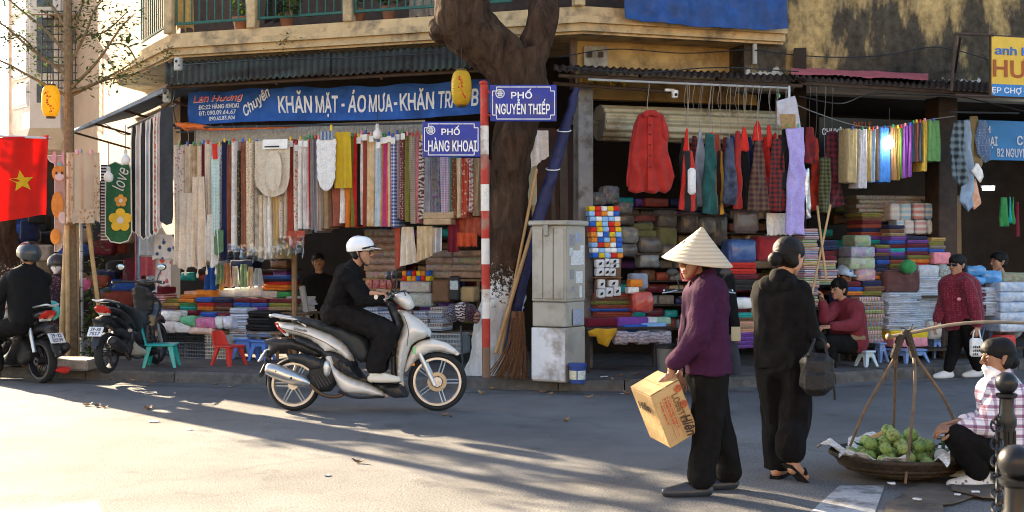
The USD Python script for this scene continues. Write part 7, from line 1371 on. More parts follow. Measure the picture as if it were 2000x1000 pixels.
card=mat('carton_tan',(.50,.33,.15),rough=.85,var=.12,scale=8,bump=.2,bscale=40,dirt=(.36,.23,.10),dscale=4,dthr=(.5,.68));tapem=mat('packing_tape',(.62,.46,.26),rough=.3,var=.15,scale=20);inkd=mat('marker_ink',(.05,.035,.03));inkr=mat('carton_red_print',(.50,.09,.04));inkb=mat('carton_brown_print',(.20,.10,.04))
D0=at(1271,776,7.45);U,V,Wv=np.array([-.098,.225,.03]),np.array([.175,.064,.092]),np.array([.129,.098,-.314])
bxn=Thing('carton','worn tan cardboard carton with red print and handwriting hanging from her hand','carton')
bxn.add('box',shake(sub(obox(D0,U,V,Wv,.006),3),.004,9,2),card,smooth=40)
un=lambda a:a/np.linalg.norm(a)
nT,nF,nS=-un(Wv),-un(U),-un(V)
def ontop(m0):return m0
bxn.add('tape',obox(D0+V*.38+nT*.003,U,V*.2,nT*.002),tapem,smooth=False)
def write(s_,o,right,up,h,m,fit=None,bold=True,shear=0):bxn.add('lettering',text(s_,h,o,right,up,.002,bold,fit,shear),m,smooth=False)
r1,u1=un(Wv),un(V)
fo=D0+nF*.0065
write('LOBSTER',fo+Wv*.16+V*.60,r1,u1,.040,inkb,.20)
for k,e0,n_ in((.44,.14,11),(.34,.14,9),(.18,.16,8)):
 for q_ in range(n_):bxn.add('printed_mark',obox(fo+Wv*(e0+q_*.055)+V*k,Wv*(.030+.012*(q_%3)),V*.035,nF*.0015),inkr,smooth=False)
write('Hiền',fo+Wv*.58+V*.62,r1,u1,.060,inkd,.13,True,.3)
for k in(.27,.38,.52):bxn.add('printed_line',obox(fo+Wv*.12+V*k,Wv*.76,V*.008,nF*.0015),inkr,smooth=False)
for k in(.10,.40):
 c_=fo+Wv*k+V*.86;ring=[c_+.019*(math.cos(a)*r1+math.sin(a)*u1)+nF*.002 for a in np.linspace(0,6.283,20)];bxn.add('stamp',tube(ring,.004,5,False),inkr);bxn.add('stamp',tube([c_-r1*.010+nF*.002,c_+r1*.010+nF*.002],.0045,5),inkr)
write('Hiền',D0+nS*.0065+U*.80+Wv*.34,-un(U),-un(Wv),.050,inkd,.13,True,.2)
c_=D0+U*.55+V*.45+nT*.0055;bxn.add('stamp',tube([c_+.024*(math.cos(a)*un(U)+math.sin(a)*un(V))for a in np.linspace(0,6.283,20)],.004,5,False),mat('stamp_pale_red',(.55,.25,.18)))
bxn.add('flap',obox(D0+nT*.007+U*.02,U*.96,V*.485,nT*.003),card,smooth=False);bxn.add('flap',obox(D0+nT*.007+V*.50+U*.02,U*.96,V*.485,nT*.004),card,smooth=False)
bxn.done()
# ---------------- woman in black seen from behind
Y0=8.2
p=Person('woman in black with a low hair bun walking away beside the carton carrier','a')
hc=b_(600,130,0);p.head(hc,(.72,.68,-.18),sc=1.02,bun=(-.02,-.122,-.028),hl=-.06)
nk,ch,wst,pv=b_(572,195),b_(572,260),b_(580,400),b_(585,500)
acr=np.array([.80,-.60,0])
sR,sL=ch+acr*.128+[0,0,.03],ch-acr*.128+[0,0,.03];eR,wR=b_(672,395,-.10),b_(700,418,.18);eL,wL=b_(520,395,.22),b_(600,420,.32)
hR,hL=pv+acr*.085,pv-acr*.085;kR,kL=b_(618,700,-.08),b_(560,700,.08);aR,aL=b_(612,852,-.16),b_(556,858,.06)
tor=lambda g_:[hb((ch+acr*.085,.085+g_),(ch-acr*.085,.085+g_),(nk+[0,0,-.02],.05+g_)),hb((ch+acr*.085,.10+g_),(ch-acr*.085,.10+g_),(wst+acr*.08,.10+g_),(wst-acr*.08,.10+g_)),hb((wst+acr*.08,.10+g_),(wst-acr*.08,.10+g_),(pv+acr*.085,.112+g_),(pv-acr*.085,.112+g_))]
p.skinp(*tor(-.02),hb((nk,.052),(hc+[-.01,-.01,-.06],.05)),limb_man([(sR,.05),(eR,.038),(wR,.026)]),limb_man([(sL,.05),(eL,.038),(wL,.026)]),limb_man([(hR,.085),(kR,.055),(aR,.036)]),limb_man([(hL,.085),(kL,.055),(aL,.036)]),hand_at(wR,(.3,.9,.1),(.3,-.2,1),1,.95,curl=.5),hand_at(wL,(.6,.7,.1),(0,0,1),-1,.95,curl=.5))
jk=uni(tor(.008)+[hb((pv+acr*.09,.117),(pv-acr*.09,.117),(pv+acr*.09+[0,0,-.06],.115),(pv-acr*.09+[0,0,-.06],.115)),limb_man([(sR,.064),(eR,.058),(mid(eR,wR,.95),.052)]),limb_man([(sL,.064),(eL,.058),(mid(eL,wL,.95),.052)]),hb((sR,.07),(ch,.10)),hb((sL,.07),(ch,.10)),hb((nk+[-.02,-.04,-.02],.075),(nk+[.03,0,-.03],.07))])
p.part('jacket',soft(jk.trim_by_plane((0,0,1),float(b_(0,505)[2])),.016,8,.018,(9,9,7),4),blackcl)
p.part('hood',soft(hb((nk+acr*.07+[-.03,-.05,-.05],.06),(nk-acr*.07+[-.03,-.05,-.05],.06),(nk+[-.02,-.05,-.10],.05)),.016,5,.01),blackcl)
tr=uni([hb((pv+acr*.07,.115),(pv-acr*.07,.115)),limb_man([(hR,.112),(kR,.092),(aR+[-.01,0,.20],.088),(aR+[-.015,0,.12],.090)]).trim_by_plane((0,0,1),float(aR[2]+.05)),limb_man([(hL,.112),(kL,.094),(aL+[0,0,.08],.082),(aL+[0,0,.025],.084)]).trim_by_plane((0,0,1),.055)])
p.part('trousers',soft(tr,.018,6,.018,(11,11,4),8),blackcl)
fL=np.array([aL[0]+.01,aL[1],.0]);fdir=np.array([.45,.9,0])
heel=b_(608,832,-.16);toe=b_(655,886,-.10)
toe[2]=.03
p.skinp(hb((heel,.034),(mid(heel,toe,.5)+[0,0,-.005],.032),(toe,.022)),shoe(fL+[0,0,.01],fdir,.22,.04))
p.part('sandal',sole(fL,fdir,.25,.05),blackcl2)
dn=un(toe-heel);sd=np.cross(dn,(0,0,1));sd=un(sd);lo_=np.cross(sd,dn)
p.part('sandal',hullpts([q+sd*e*.045+lo_*z for q in(heel-dn*.03,toe+dn*.03)for e in(-1,1)for z in(-.04,-.028)]),blackcl2)
p.part('sandal_strap',soft(hb((mid(heel,toe,.7)+sd*.04,.012),(mid(heel,toe,.75)+lo_*.03,.012))+hb((mid(heel,toe,.7)-sd*.04,.012),(mid(heel,toe,.75)+lo_*.03,.012)),.01,3),blackcl2)
p.done(np.array([b_(580,0)[0],Y0,0]))
def bagm(c_,w,h,d,seed,yaw=0):m=sub(rbox((w,d,h),(0,0,0),.05),3);return mv(shake(m,.02,7,seed),c_,yaw)
bg=Thing('shoulder_bag','slouchy black bag hanging at the side of the woman in black','bag');c_=b_(694,598,-.28)
bm_=mat('black_bag_cloth',(.014,.013,.013),rough=.6,var=.4,scale=30,bump=.5,bscale=40)
bg.add('bag',bagm(c_,.21,.26,.12,4,-.4),bm_,smooth=60);bg.add('pocket',bagm(c_+[-.03,-.07,.03],.14,.12,.04,6,-.4),bm_,smooth=60)
for e in(-.06,.06):bg.add('strap',tube(bez([c_+[e,-.02,.24],mid(c_+[e,0,.24],eR,.55)+[.02,-.05,.03],eR+[0,0,-.03+.0]],6),.010,6),bm_)
bg.add('strap_end',tube(bez([c_+[.09,-.02,.1],c_+[.10,-.03,0.03],c_+[.105,-.02,-.03]],4),.008,5),bm_);bg.done()
# ---------------- squatting fruit seller
Y0=8.0
def s4(x,y,dy=0.0):return at(1600+x/2.5,600+y/2.5,Y0+dy)
p=Person('fruit seller in a checked shirt squatting behind the basket with a lowered face mask','b')
hc=s4(866,248,0);p.head(hc,(-.98,-.12,-.05),sc=.98,bun=(0,-.105,-.03),hl=-.045)
nk,ch,wst,pv=s4(890,345),s4(890,430),s4(895,570),s4(898,690)
sN,sF=s4(885,405,-.15),s4(872,400,.16);eN,wN=s4(822,580,-.20),s4(690,590,-.16);eF,wF=s4(800,560,.18),s4(690,560,.06)
hN,hF=s4(880,720,-.09),s4(880,720,.09);kN,kF=s4(685,640,-.17),s4(690,620,.14);aN,aF=s4(770,815,-.12),s4(775,800,.14)
tor=lambda g_:[hb((nk+[.01,0,-.01],.05+g_),(ch+[0,-.11,.02],.08+g_),(ch+[0,.11,.02],.08+g_)),hb((ch+[0,-.10,0],.10+g_),(ch+[0,.10,0],.10+g_),(wst+[.02,-.09,0],.11+g_),(wst+[.02,.09,0],.11+g_)),hb((wst+[.02,-.09,0],.11+g_),(wst+[.02,.09,0],.11+g_),(pv+[0,-.09,0],.115+g_),(pv+[0,.09,0],.115+g_))]
p.skinp(*tor(-.02),hb((nk,.05),(hc+[.02,0,-.07],.048)),limb_man([(sN,.05),(eN,.038),(wN,.026)]),limb_man([(sF,.05),(eF,.038),(wF,.026)]),limb_man([(hN,.085),(kN,.055),(aN,.036)]),limb_man([(hF,.085),(kF,.055),(aF,.036)]),hand_at(wN,(-1,.15,-.12),(0,-.3,1),-1,.95,curl=.5),hand_at(wF,(-1,-.25,-.1),(0,.2,1),1,.95,curl=.4))
plaid=usdkit.material(stage,'/World/Looks/plaid_shirt',{'g':('geometry',{}),'w1':('wave_texture',{'bands_direction':'z','scale':5.2,'distortion':.5}),'w2':('wave_texture',{'bands_direction':'x','scale':5.2,'distortion':.5}),'w3':('wave_texture',{'bands_direction':'z','scale':10.4,'phase':1.0,'distortion':.5}),'t1':('rgb_ramp',{'ramp':[(.72,(.70,.67,.70)),(.86,(.30,.16,.24))]}),'t2':('rgb_ramp',{'ramp':[(.72,(1,1,1)),(.86,(.55,.42,.52))]}),'t3':('rgb_ramp',{'ramp':[(.86,(1,1,1)),(.95,(.6,.62,.78))]}),'a':('mix',{'mix_type':'multiply','fac':1.0}),'b':('mix',{'mix_type':'multiply','fac':1.0}),'p':('principled_bsdf',{'roughness':.9,'sheen_weight':.1})},[('g.position','w1.vector'),('g.position','w2.vector'),('g.position','w3.vector'),('w1.fac','t1.fac'),('w2.fac','t2.fac'),('w3.fac','t3.fac'),('t1.color','a.color1'),('t2.color','a.color2'),('a.color','b.color1'),('t3.color','b.color2'),('b.color','p.base_color')],surface='p.BSDF')
jk=uni(tor(.022)+[hb((pv+[0,-.09,.0],.135),(pv+[0,.09,.0],.135)),limb_man([(sN,.08),(eN,.07),(mid(eN,wN,.82),.048)]),limb_man([(sF,.08),(eF,.07),(mid(eF,wF,.82),.048)]),hb((sN,.08),(ch,.11)),hb((sF,.08),(ch,.11)),hb((nk+[.01,0,-.02],.062),(nk+[.02,0,.01],.058))])
p.part('shirt',soft(jk,.018,10,.010,(10,10,7),2),plaid)
tr=uni([hb((pv+[0,-.09,-.02],.118),(pv+[0,.09,-.02],.118),(pv+[.0,0,-.06],.11)),limb_man([(hN,.11),(kN,.088),(aN+[0,0,.03],.075)]),limb_man([(hF,.11),(kF,.088),(aF+[0,0,.03],.075)])])
p.part('trousers',soft(tr,.02,10,.01,(10,10,7),8),blackcl)
fsh=pat('floral',(.16,.12,.14),(.62,.60,.58),30)
for a_ in(aN,aF):p.part('shoe',soft(shoe(np.array([a_[0]+.01,a_[1],0.0]),(-1,-.05),.25,.05),.014,6),fsh)
p.part('face_mask',soft(xf(hb(((-.032,.060,-.062),.024),((.032,.060,-.062),.024),((0,.078,-.064),.022),((0,.062,-.105),.022),((-.035,.02,-.085),.026),((.035,.02,-.085),.026)),p.R,hc,.98),.012,5),mat('mask_pale',(.66,.68,.72),rough=.85))
p.part('mask_loop',tube(bez([hc+p.R@np.array(q)for q in((.05,.05,-.05),(.075,.01,-.03),(.086,-.02,.0))],5),.003,5),enamel)
p.done(np.array([s4(880,0)[0],Y0,0]))
# ---------------- woman in the maroon jacket
Y0=14.7
def e_(x,y,dy=0.0):return at(1550+x/2.327,350+y/2.327,Y0+dy)
p=Person('woman in a maroon jacket and dark sunglasses walking past the white towel piles','a')
kf=.90
hc=e_(742,392,0);p.head(hc,(-.80,-.60,0),sc=1.0,hl=-.05)
p.add('hair_back',soft(xf(hb(((0,-.055,.02),.07),((-.05,-.05,-.07),.04),((.05,-.05,-.07),.04)),p.R,hc),.014,6,.004),hairm)
nk,ch,wst,pv=e_(765,448),e_(752,490),e_(765,590),e_(768,640)
sN,sF=e_(785,475,-.14),e_(720,475,.10);eN,wN=e_(818,570,-.18),e_(836,660,-.2);eF,wF=e_(682,560,.12),e_(652,640,.0)
hN,hF=e_(790,650,-.07),e_(745,650,.07);kN,kF=e_(800,745,-.05),e_(735,755,.0);aN,aF=e_(835,865,.10),e_(705,870,-.10)
tor=lambda g_:[hb((nk,.05+g_),(ch+[.10,-.05,.02],.085+g_),(ch+[-.10,.05,.02],.085+g_)),hb((ch+[.09,-.05,0],.105+g_),(ch+[-.09,.05,0],.105+g_),(pv+[.09,-.05,0],.11+g_),(pv+[-.09,.05,0],.11+g_))]
p.skinp(*tor(-.02),hb((nk,.05),(hc+[.02,.01,-.06],.048)),limb_man([(sN,.05),(eN,.038),(wN,.026)]),limb_man([(sF,.05),(eF,.038),(wF,.026)]),limb_man([(hN,.08),(kN,.052),(aN,.036)]),limb_man([(hF,.08),(kF,.052),(aF,.036)]),hand_at(wN,(0,0,-1),(.5,-.8,0),1,.95,curl=.9,thumb=.9),hand_at(wF,(-.3,0,-1),(-.8,.5,0),-1,.95,curl=.5))
jk=uni(tor(.03)+[limb_man([(sN,.085),(eN,.075),(mid(eN,wN,.92),.055)]),limb_man([(sF,.085),(eF,.075),(mid(eF,wF,.92),.055)]),hb((sN,.08),(ch,.12)),hb((sF,.08),(ch,.12)),hb((nk+[0,0,-.01],.072),(nk+[0,0,.02],.066))])
p.part('jacket',soft(jk,.022,10,.012,(9,9,8),3),pat('dots',(.30,.05,.07),(.14,.012,.025),40))
p.part('pink_flower',ball(e_(752,545,-.16),.025,2,(1,.5,.8)),cl('pink'))
p.part('trousers',soft(uni([hb((pv+[.07,0,0],.10),(pv+[-.07,0,0],.10)),limb_man([(hN,.105),(kN,.08),(aN+[0,0,.04],.062)]),limb_man([(hF,.105),(kF,.08),(aF+[0,0,.04],.062)])]),.02,10,.008,(10,10,5),3),blackcl)
for a_ in(aN,aF):p.part('shoe',soft(shoe(np.array([a_[0]-.02,a_[1],max(0,a_[2]-.085)]),(-.9,-.35),.24,.05),.016,5),mat('white_sneaker',(.62,.60,.58),rough=.6))
for e in(-1,1):p.part('sunglass_lens',soft(xf(hb(((e*.05,.092,.008),.016),((e*.020,.096,.008),.016)),p.R,hc),.01,2),blackp)
p.done(np.array([e_(765,0)[0],Y0,0]))
tb=Thing('tote_bag','white cloth tote bag with black lettering carried by the woman in maroon','bag');c_=e_(830,775,-.22)
tb.add('bag',mv(shake(sub(rbox((.15,.05,.21),(0,0,0),.02),2),.006,9,3),c_-[0,0,.08]),cl('white'),smooth=60)
tb.add('handle',tube(bez([c_+[-.045,-.01,.12],c_+[-.02,0,.22],wN+[0,0,-.07],c_+[.03,0,.22],c_+[.05,-.01,.12]],5),.008,6),cl('white'))
for z,n_ in((.04,4),(.0,5),(-.04,3)):
 for q_ in range(n_):tb.add('printed_mark',obox(c_+np.array([-.045+q_*.021,-.034,z-.02]),(.012,0,0),(0,-.003,0),(0,0,.022+.006*(q_%2))),blk,smooth=False)
tb.done()
# ---------------- seated vendor and the small figures
def simple(label,headp,fwd,Y,pts,topm_,legm,skin='b',sc=1.0,hair=True,extra=None,hl=-.035,base=None,hem=None):
 """pts: dict of photo pixels (x, y, dy) for neck, chest, pelvis, shoulders, elbows, wrists, hips, knees, ankles."""
 q=Person(label,skin);g={k:at(v[0],v[1],Y+(v[2]if len(v)>2 else 0))for k,v in pts.items()};hc=at(headp[0],headp[1],Y)
 q.head(hc,fwd,sc=sc,hair=hair,hl=hl);R=frame([fwd[0],fwd[1],0]);X=R[:,0]
 b=[hb((g['neck'],.05),(g['chest']+X*.11,.085),(g['chest']-X*.11,.085)),hb((g['chest']+X*.10,.10),(g['chest']-X*.10,.10),(g['pelvis']+X*.10,.11),(g['pelvis']-X*.10,.11))]
 b2=[hb((g['neck']-[0,0,.01],.062),(g['chest']+X*.13,.11),(g['chest']-X*.13,.11)),hb((g['chest']+X*.11,.125),(g['chest']-X*.11,.125),(g['pelvis']+X*.11,.135),(g['pelvis']-X*.11,.135))]
 q.skinp(*b,hb((g['neck'],.05),(hc-[0,0,.06],.048)));lg=[]
 for s_ in 'ab':
  if 'sh'+s_ in g:q.skinp(limb_man([(g['sh'+s_],.05),(g['el'+s_],.038),(g['wr'+s_],.026)]),hand_at(g['wr'+s_],g['wr'+s_]-g['el'+s_],(0,-.3,1),1 if s_=='a' else-1,.95,curl=.6));b2.append(limb_man([(g['sh'+s_],.085),(g['el'+s_],.075),(mid(g['el'+s_],g['wr'+s_],.9),.052)]))
  if 'hi'+s_ in g:q.skinp(limb_man([(g['hi'+s_],.08),(g['kn'+s_],.052),(g['an'+s_],.036)]));lg.append(limb_man([(g['hi'+s_],.115),(g['kn'+s_],.09),(g['an'+s_]+[0,0,.03],.075)]))
 q.part('jacket',soft(uni(b2),.022,10,.012,(9,9,8),len(label)),topm_)
 if lg:
  q.part('trousers',soft(uni(lg+[hb((g['pelvis']+X*.07,.12),(g['pelvis']-X*.07,.12))]),.022,10,.01,(9,9,6),3),legm)
  for s_ in 'ab':
   if 'hi'+s_ in g:q.part('shoe',soft(shoe(g['an'+s_]-[0,0,.07],fwd,.25,.05),.016,4),blackcl2)
 if extra:extra(q,hc,q.R,g)
 q.done(np.array([g['pelvis'][0],g['pelvis'][1],0.0 if base is None else base]))
mar=mat('maroon_wool',(.16,.02,.03),rough=.9,var=.25,scale=16)
def hatF(q,hc,R,g):
 q.part('sun_hat',soft(xf(hb(((0,-.01,.05),.10)).trim_by_plane((0,0,1),.03)+hb(((-.09,-.02,.035),.018),((.09,-.02,.035),.018),((0,-.11,.035),.018),((0,.09,.035),.018)),R,hc),.014,4),blackcl)
 q.part('apron',soft(hb((g['chest']+[0,-.12,-.05],.06),(g['pelvis']+[0,-.13,.1],.07)),.02,4,.008),pat('floral',(.3,.26,.22),(.02,.02,.02),60));q.part('waist_pouch',mv(sub(rbox((.2,.08,.08),(0,0,0),.03),1),g['pelvis']+[.03,-.20,.02]),mat('tan_pouch',(.26,.19,.10)))
simple('seated vendor woman in maroon with a dark sun hat eating beside the bamboo poles',(1638,566),(-.85,-.5,0),15.0,dict(neck=(1650,588),chest=(1655,605),pelvis=(1660,668),sha=(1672,600,-.1),ela=(1668,635,-.25),wra=(1622,638,-.35),shb=(1632,602,.05),elb=(1612,622,-.2),wrb=(1606,590,-.28),hia=(1665,672,-.1),kna=(1618,670,-.4),ana=(1620,712,-.35),hib=(1650,672,.05),knb=(1606,668,-.2),anb=(1610,708,-.2)),mar,blackcl,'a',1.02,True,hatF)
def capG(q,hc,R,g):
 q.part('cap',soft(xf(hb(((0,-.02,.05),.098),((0,.03,.045),.09)).trim_by_plane((0,0,1),.025),R,hc),.014,4),cl('paleblue'));q.part('cap_peak',hullpts([hc+R@np.array(v)for v in((-.07,.09,.035),(.07,.09,.035),(-.05,.17,.02),(.05,.17,.02),(-.07,.09,.028),(.07,.09,.028),(-.05,.17,.013),(.05,.17,.013))]),cl('paleblue'))
 q.part('cap_badge',ball(hc+R@np.array([0,.118,.075]),.018,1,(1,.4,.7)),plastic('blue'))
simple('person in a pale blue cap half hidden behind the seated vendor',(1650,540),(.35,-.9,-.05),15.7,dict(neck=(1652,566),chest=(1655,585),pelvis=(1662,650),sha=(1676,582,0),ela=(1684,620,0),wra=(1670,645,-.1),shb=(1634,582,0),elb=(1628,620,0),wrb=(1640,645,-.1)),cl('navy'),blackcl,'b',1.0,True,capG)
simple('dark haired man looking left behind the packs at the right edge',(1950,512),(-.95,-.25,0),16.6,dict(neck=(1958,540),chest=(1962,562),pelvis=(1965,640),sha=(1985,560,0),ela=(1992,600,0),wra=(1975,630,-.1),shb=(1940,560,0),elb=(1934,600,0),wrb=(1945,630,-.1)),cl('grey'),blackcl,'a',1.05)
simple('person in dark jeans mostly hidden behind the conical hat woman',(1385,500),(-.2,-1,-.1),13.9,dict(neck=(1388,528),chest=(1392,548),pelvis=(1400,635),sha=(1412,545,-.05),ela=(1424,590,-.1),wra=(1436,640,-.25),shb=(1368,545,-.05),elb=(1360,590,-.1),wrb=(1366,630,-.2),hia=(1416,640,0),kna=(1428,692,-.02),ana=(1436,746,0),hib=(1388,640,0),knb=(1386,692,0),anb=(1384,740,0)),blackcl,mat('dark_jeans',(.03,.032,.04),rough=.9),'a')
solo('card_sheet',mv(rbox((.10,.012,.15),(0,0,0),.003),at(1437,666,13.55),0.1),mat('tan_card',(.42,.34,.2)),'small tan card held beside the plum jacket by the hidden person','card')
def cap_face(q,hc,R,g):pass
simple('face of a person looking out of the dark doorway behind the rider',(622,512),(.3,-.95,0),16.5,dict(neck=(624,538),chest=(626,556),pelvis=(628,630),sha=(646,554,0),ela=(650,596,0),wra=(645,630,-.1),shb=(606,554,0),elb=(602,596,0),wrb=(606,630,-.1)),blackcl,blackcl,'b',.95)
Yr=LB[1]-.05
def helM(q,hc,R,g):q.part('helmet',soft(xf(hb(((0,-.03,.02),.125),((0,.03,.03),.118)).trim_by_plane((0,-.3,1),-.035),R,hc),.016,5),mat('helmet_grey',(.03,.035,.04),rough=.35,coat=.4));q.part('helmet_strap',tube(bez([hc+R@np.array(v)for v in((.1,0,0),(.06,.05,-.1),(0,.06,-.11),(-.06,.05,-.1),(-.1,0,0))],4),.007,5),blk)
simple('man in a black padded jacket and dark helmet riding the motorbike at left',(56,498),(-.75,.62,0),14.2,dict(neck=(55,520),chest=(52,545),pelvis=(60,622),sha=(20,545,-.1),ela=(-12,590,-.15),wra=(-40,600,.2),shb=(86,545,.15),elb=(72,590,.35),wrb=(20,600,.8),hia=(40,635,-.1),kna=(-20,650,.0),ana=(-5,712,-.05),hib=(66,635,.15),knb=(20,650,.5),anb=(30,705,.5)),mat('black_nylon',(.007,.007,.007),spec=.15,rough=.8,var=.25,scale=12),blackcl,'b',1.08,True,helM)
def maskJ(q,hc,R,g):helM(q,hc,R,g);q.part('face_mask',soft(xf(hb(((-.04,.062,-.03),.024),((.04,.062,-.03),.024),((0,.088,-.03),.022),((0,.066,-.085),.022)),R,hc),.012,4),mat('mask_white',(.72,.72,.74),rough=.8));[q.part('sunglass_lens',soft(xf(hb(((e*.05,.092,.008),.016),((e*.020,.096,.008),.016)),R,hc),.01,2),blackp)for e in(-1,1)]
simple('rider with a white face mask and dark glasses behind the bamboo stakes',(112,518),(.1,-1,0),15.9,dict(neck=(112,542),chest=(114,560),pelvis=(116,640),sha=(136,558,0),ela=(142,600,-.1),wra=(136,628,-.3),shb=(92,558,0),elb=(86,600,-.1),wrb=(94,628,-.3)),pat('floral',(.3,.1,.14),(.03,.02,.03),40),blackcl,'a',1.0,True,maskJ)
# ================================================================== left end: flag, mats, cloths
def ribbon(pts3,r,m=5):return tube(bez(pts3,5),r,m)
fl=Thing('flag','red flag with a yellow star hanging at the left edge','flag');Yf=14.9
def ff(u,v):
 x=-75+u*170;y=266+v*(160+4*np.sin(u*5))+3*np.sin(u*4);d=.05*np.sin(u*9+v*2)+.03*np.sin(u*17+v)+.03*(meshkit.fbm(np.c_[u*4,v*4,u*0],3,5)-.5)
 k=Yf/FPX;return np.c_[(x-1000)*k,Yf+d,CAM_H+(HOR-y)*k]
fl.add('cloth',clothgrid(ff,60,24,.003),mat('flag_red',(.66,.025,.015),rough=.7,var=.1,scale=6,transl=.5),smooth=60)
cx,cy=41,354;sp_=[]
for i in range(10):r_=22 if i%2==0 else 9;a=math.pi/2+i*math.pi/5+.12;sp_.append((cx+r_*math.cos(a),cy-r_*math.sin(a)))
def onflag(x,y,o):
 u=(x+75)/170;v=(y-266-3*math.sin(u*4))/(160+4*math.sin(u*5));q=ff(np.array([u]),np.array([v]))[0];return q+[0,o,0]
nb=len(sp_);ring=[]
for i in range(nb):
 for t in(0,.5):ring.append(tuple(np.array(sp_[i])*(1-t)+np.array(sp_[(i+1)%nb])*t))
for o,nm in((-.006,'f'),):V=[onflag(*q,o)for q in ring]+[onflag(cx,cy,o)]+[onflag(*q,o+.003)for q in ring]+[onflag(cx,cy,o+.003)]
n=len(ring);F=[[j,(j+1)%n,n]for j in range(n)]+[[n+1+(j+1)%n,n+1+j,2*n+1]for j in range(n)]+[t for j in range(n)for t in([j,n+1+j,n+1+(j+1)%n],[j,n+1+(j+1)%n,(j+1)%n])]
fl.add('star',TM(V,F),mat('flag_yellow',(.80,.62,.03),rough=.7,transl=.4,var=.06),smooth=False)
fl.add('flag_pole',rod(at(-90,262,Yf+.02),at(100,270,Yf+.02),.014,8),steel);fl.done()
PS=Plane((-8,15.6),(0,15.6))
def rr_out(x0,x1,y0,y1,r=12):
 o=[]
 for cx_,cy_,a0 in((x1-r,y0+r,90),(x0+r,y0+r,180),(x0+r,y1-r,270),(x1-r,y1-r,0)):
  for k in range(5):a=math.radians(a0+k*22.5)if a0!=90 else math.radians(a0-90+90+k*22.5);o.append((cx_+r*math.cos(a),cy_-r*math.sin(a)))
 return o
def mat_thing(name,P,o,outline,m,piping,label,extra=(),cat_='mat',group=None,half=.012):
 t=Thing(name,label,cat_,group);t.add('pile',garment(P,o,outline,half,None,.02,1,.004),m,smooth=50)
 if piping is not None:q=[P.p(x,y,o-.008)for x,y in outline];t.add('piping',tube(np.array(q+q[:1]),.009,5,False),piping)
 for nm,me,ma in extra:t.add(nm,me,ma,smooth=50)
 t.done()
def blob(P,o,cx_,cy_,rx,ry,th=.006,n_=18):return garment(P,o,[(cx_+rx*math.cos(a),cy_+ry*math.sin(a))for a in np.linspace(0,2*math.pi,n_+1)[:-1]],th,None,.01,0,0,.03)
pw=mat('pale_piping',(.70,.66,.60));orangep=mat('print_orange',(.70,.32,.06),var=.25,scale=14);pinkp=mat('print_pink',(.70,.36,.38));yelp=mat('print_yellow',(.80,.50,.04));darkp_=mat('print_dark',(.05,.04,.04))
mo=-.016
mat_thing('rabbit_mat',PS,.25,rr_out(93,158,290,492,14),mat('mat_cream',(.66,.58,.50),rough=.95,var=.12,scale=20,transl=.25),pw,'cream mat with an orange and pink rabbit picture hanging right of the flag',[('print',blob(PS,.25-.018,115,338,14,16),orangep),('print',blob(PS,.25-.022,116,345,9,8),pw),('print',blob(PS,.25-.018,106,308,4,14),pinkp),('print',blob(PS,.25-.018,124,308,4,14),pinkp),('print',blob(PS,.25-.026,110,338,2.2,3),darkp_),('print',blob(PS,.25-.026,121,338,2.2,3),darkp_),('print',blob(PS,.25-.02,112,400,12,26),orangep),('print',blob(PS,.25-.022,122,425,8,12),pw),('print',blob(PS,.25-.02,108,462,10,16),orangep),('print',blob(PS,.25-.018,116,322,5,4),mat('print_teal',(.2,.5,.5)))])
tc=Thing('gold_tablecloth','sunlit cream tablecloth with a gold flowered border hanging before the thin tree','tablecloth');Pt=Plane((-8,15.26),(0,15.26))
gb_=pat('floral',(.50,.30,.10),(.76,.68,.54),22,0,None,.85,.45);cr_=mat('cream_voile',(.74,.66,.54),rough=.9,var=.08,transl=.5)
tc.add('cloth',panel(Pt,131,193,298,434,0,scal(5,.03),.03,3,3,24,20),cr_,smooth=60)
for(x0,x1,y0,y1)in((130,143,298,438),(184,195,298,436),(143,184,408,437)):tc.add('border',panel(Pt,x0,x1,y0,y1,-.045,scal(4,.05),.02,1,3,8,20),gb_,smooth=60)
for x in(151,178):tc.add('clip',rbox((.03,.03,.06),Pt.p(x,302,-.05),.004),plastic('pink'))
tc.done()
def flower(P,o,cx_,cy_,r,m,mc):
 out=[('print',blob(P,o,cx_+r*.62*math.cos(a),cy_+r*.62*math.sin(a),r*.45,r*.45),m)for a in np.arange(5)*1.2566-1.57];return out+[('print',blob(P,o-.006,cx_,cy_,r*.32,r*.32),mc)]
lv_=[('lettering',text('love',.15,PS.p(241,374,.35-.02),(.25,0,.97),(-.97,0,.25),.003,False,.27,.2),pw)]
mat_thing('green_mat',PS,.35,[(206,345),(212,322),(225,316),(240,322),(250,316),(256,330),(257,455),(250,470),(235,475),(216,472),(206,458)],mat('mat_green',(.03,.12,.05),rough=.95,var=.2,scale=24),pw,'dark green mat with yellow and orange flowers and the word love',flower(PS,.35-.02,236,392,12,orangep,pw)+flower(PS,.35-.02,235,430,22,yelp,pw)+lv_)
solo('striped_cloth',panel(PS,197,211,322,470,.4,None,.006,1,2,8,10),pat('sh',(.03,.03,.03),(.62,.62,.62),50),'black and white striped cloth hanging left of the green flower mat','cloth')
dk=mat('mat_dark_grey',(.035,.038,.042),rough=.95,var=.25,scale=24)
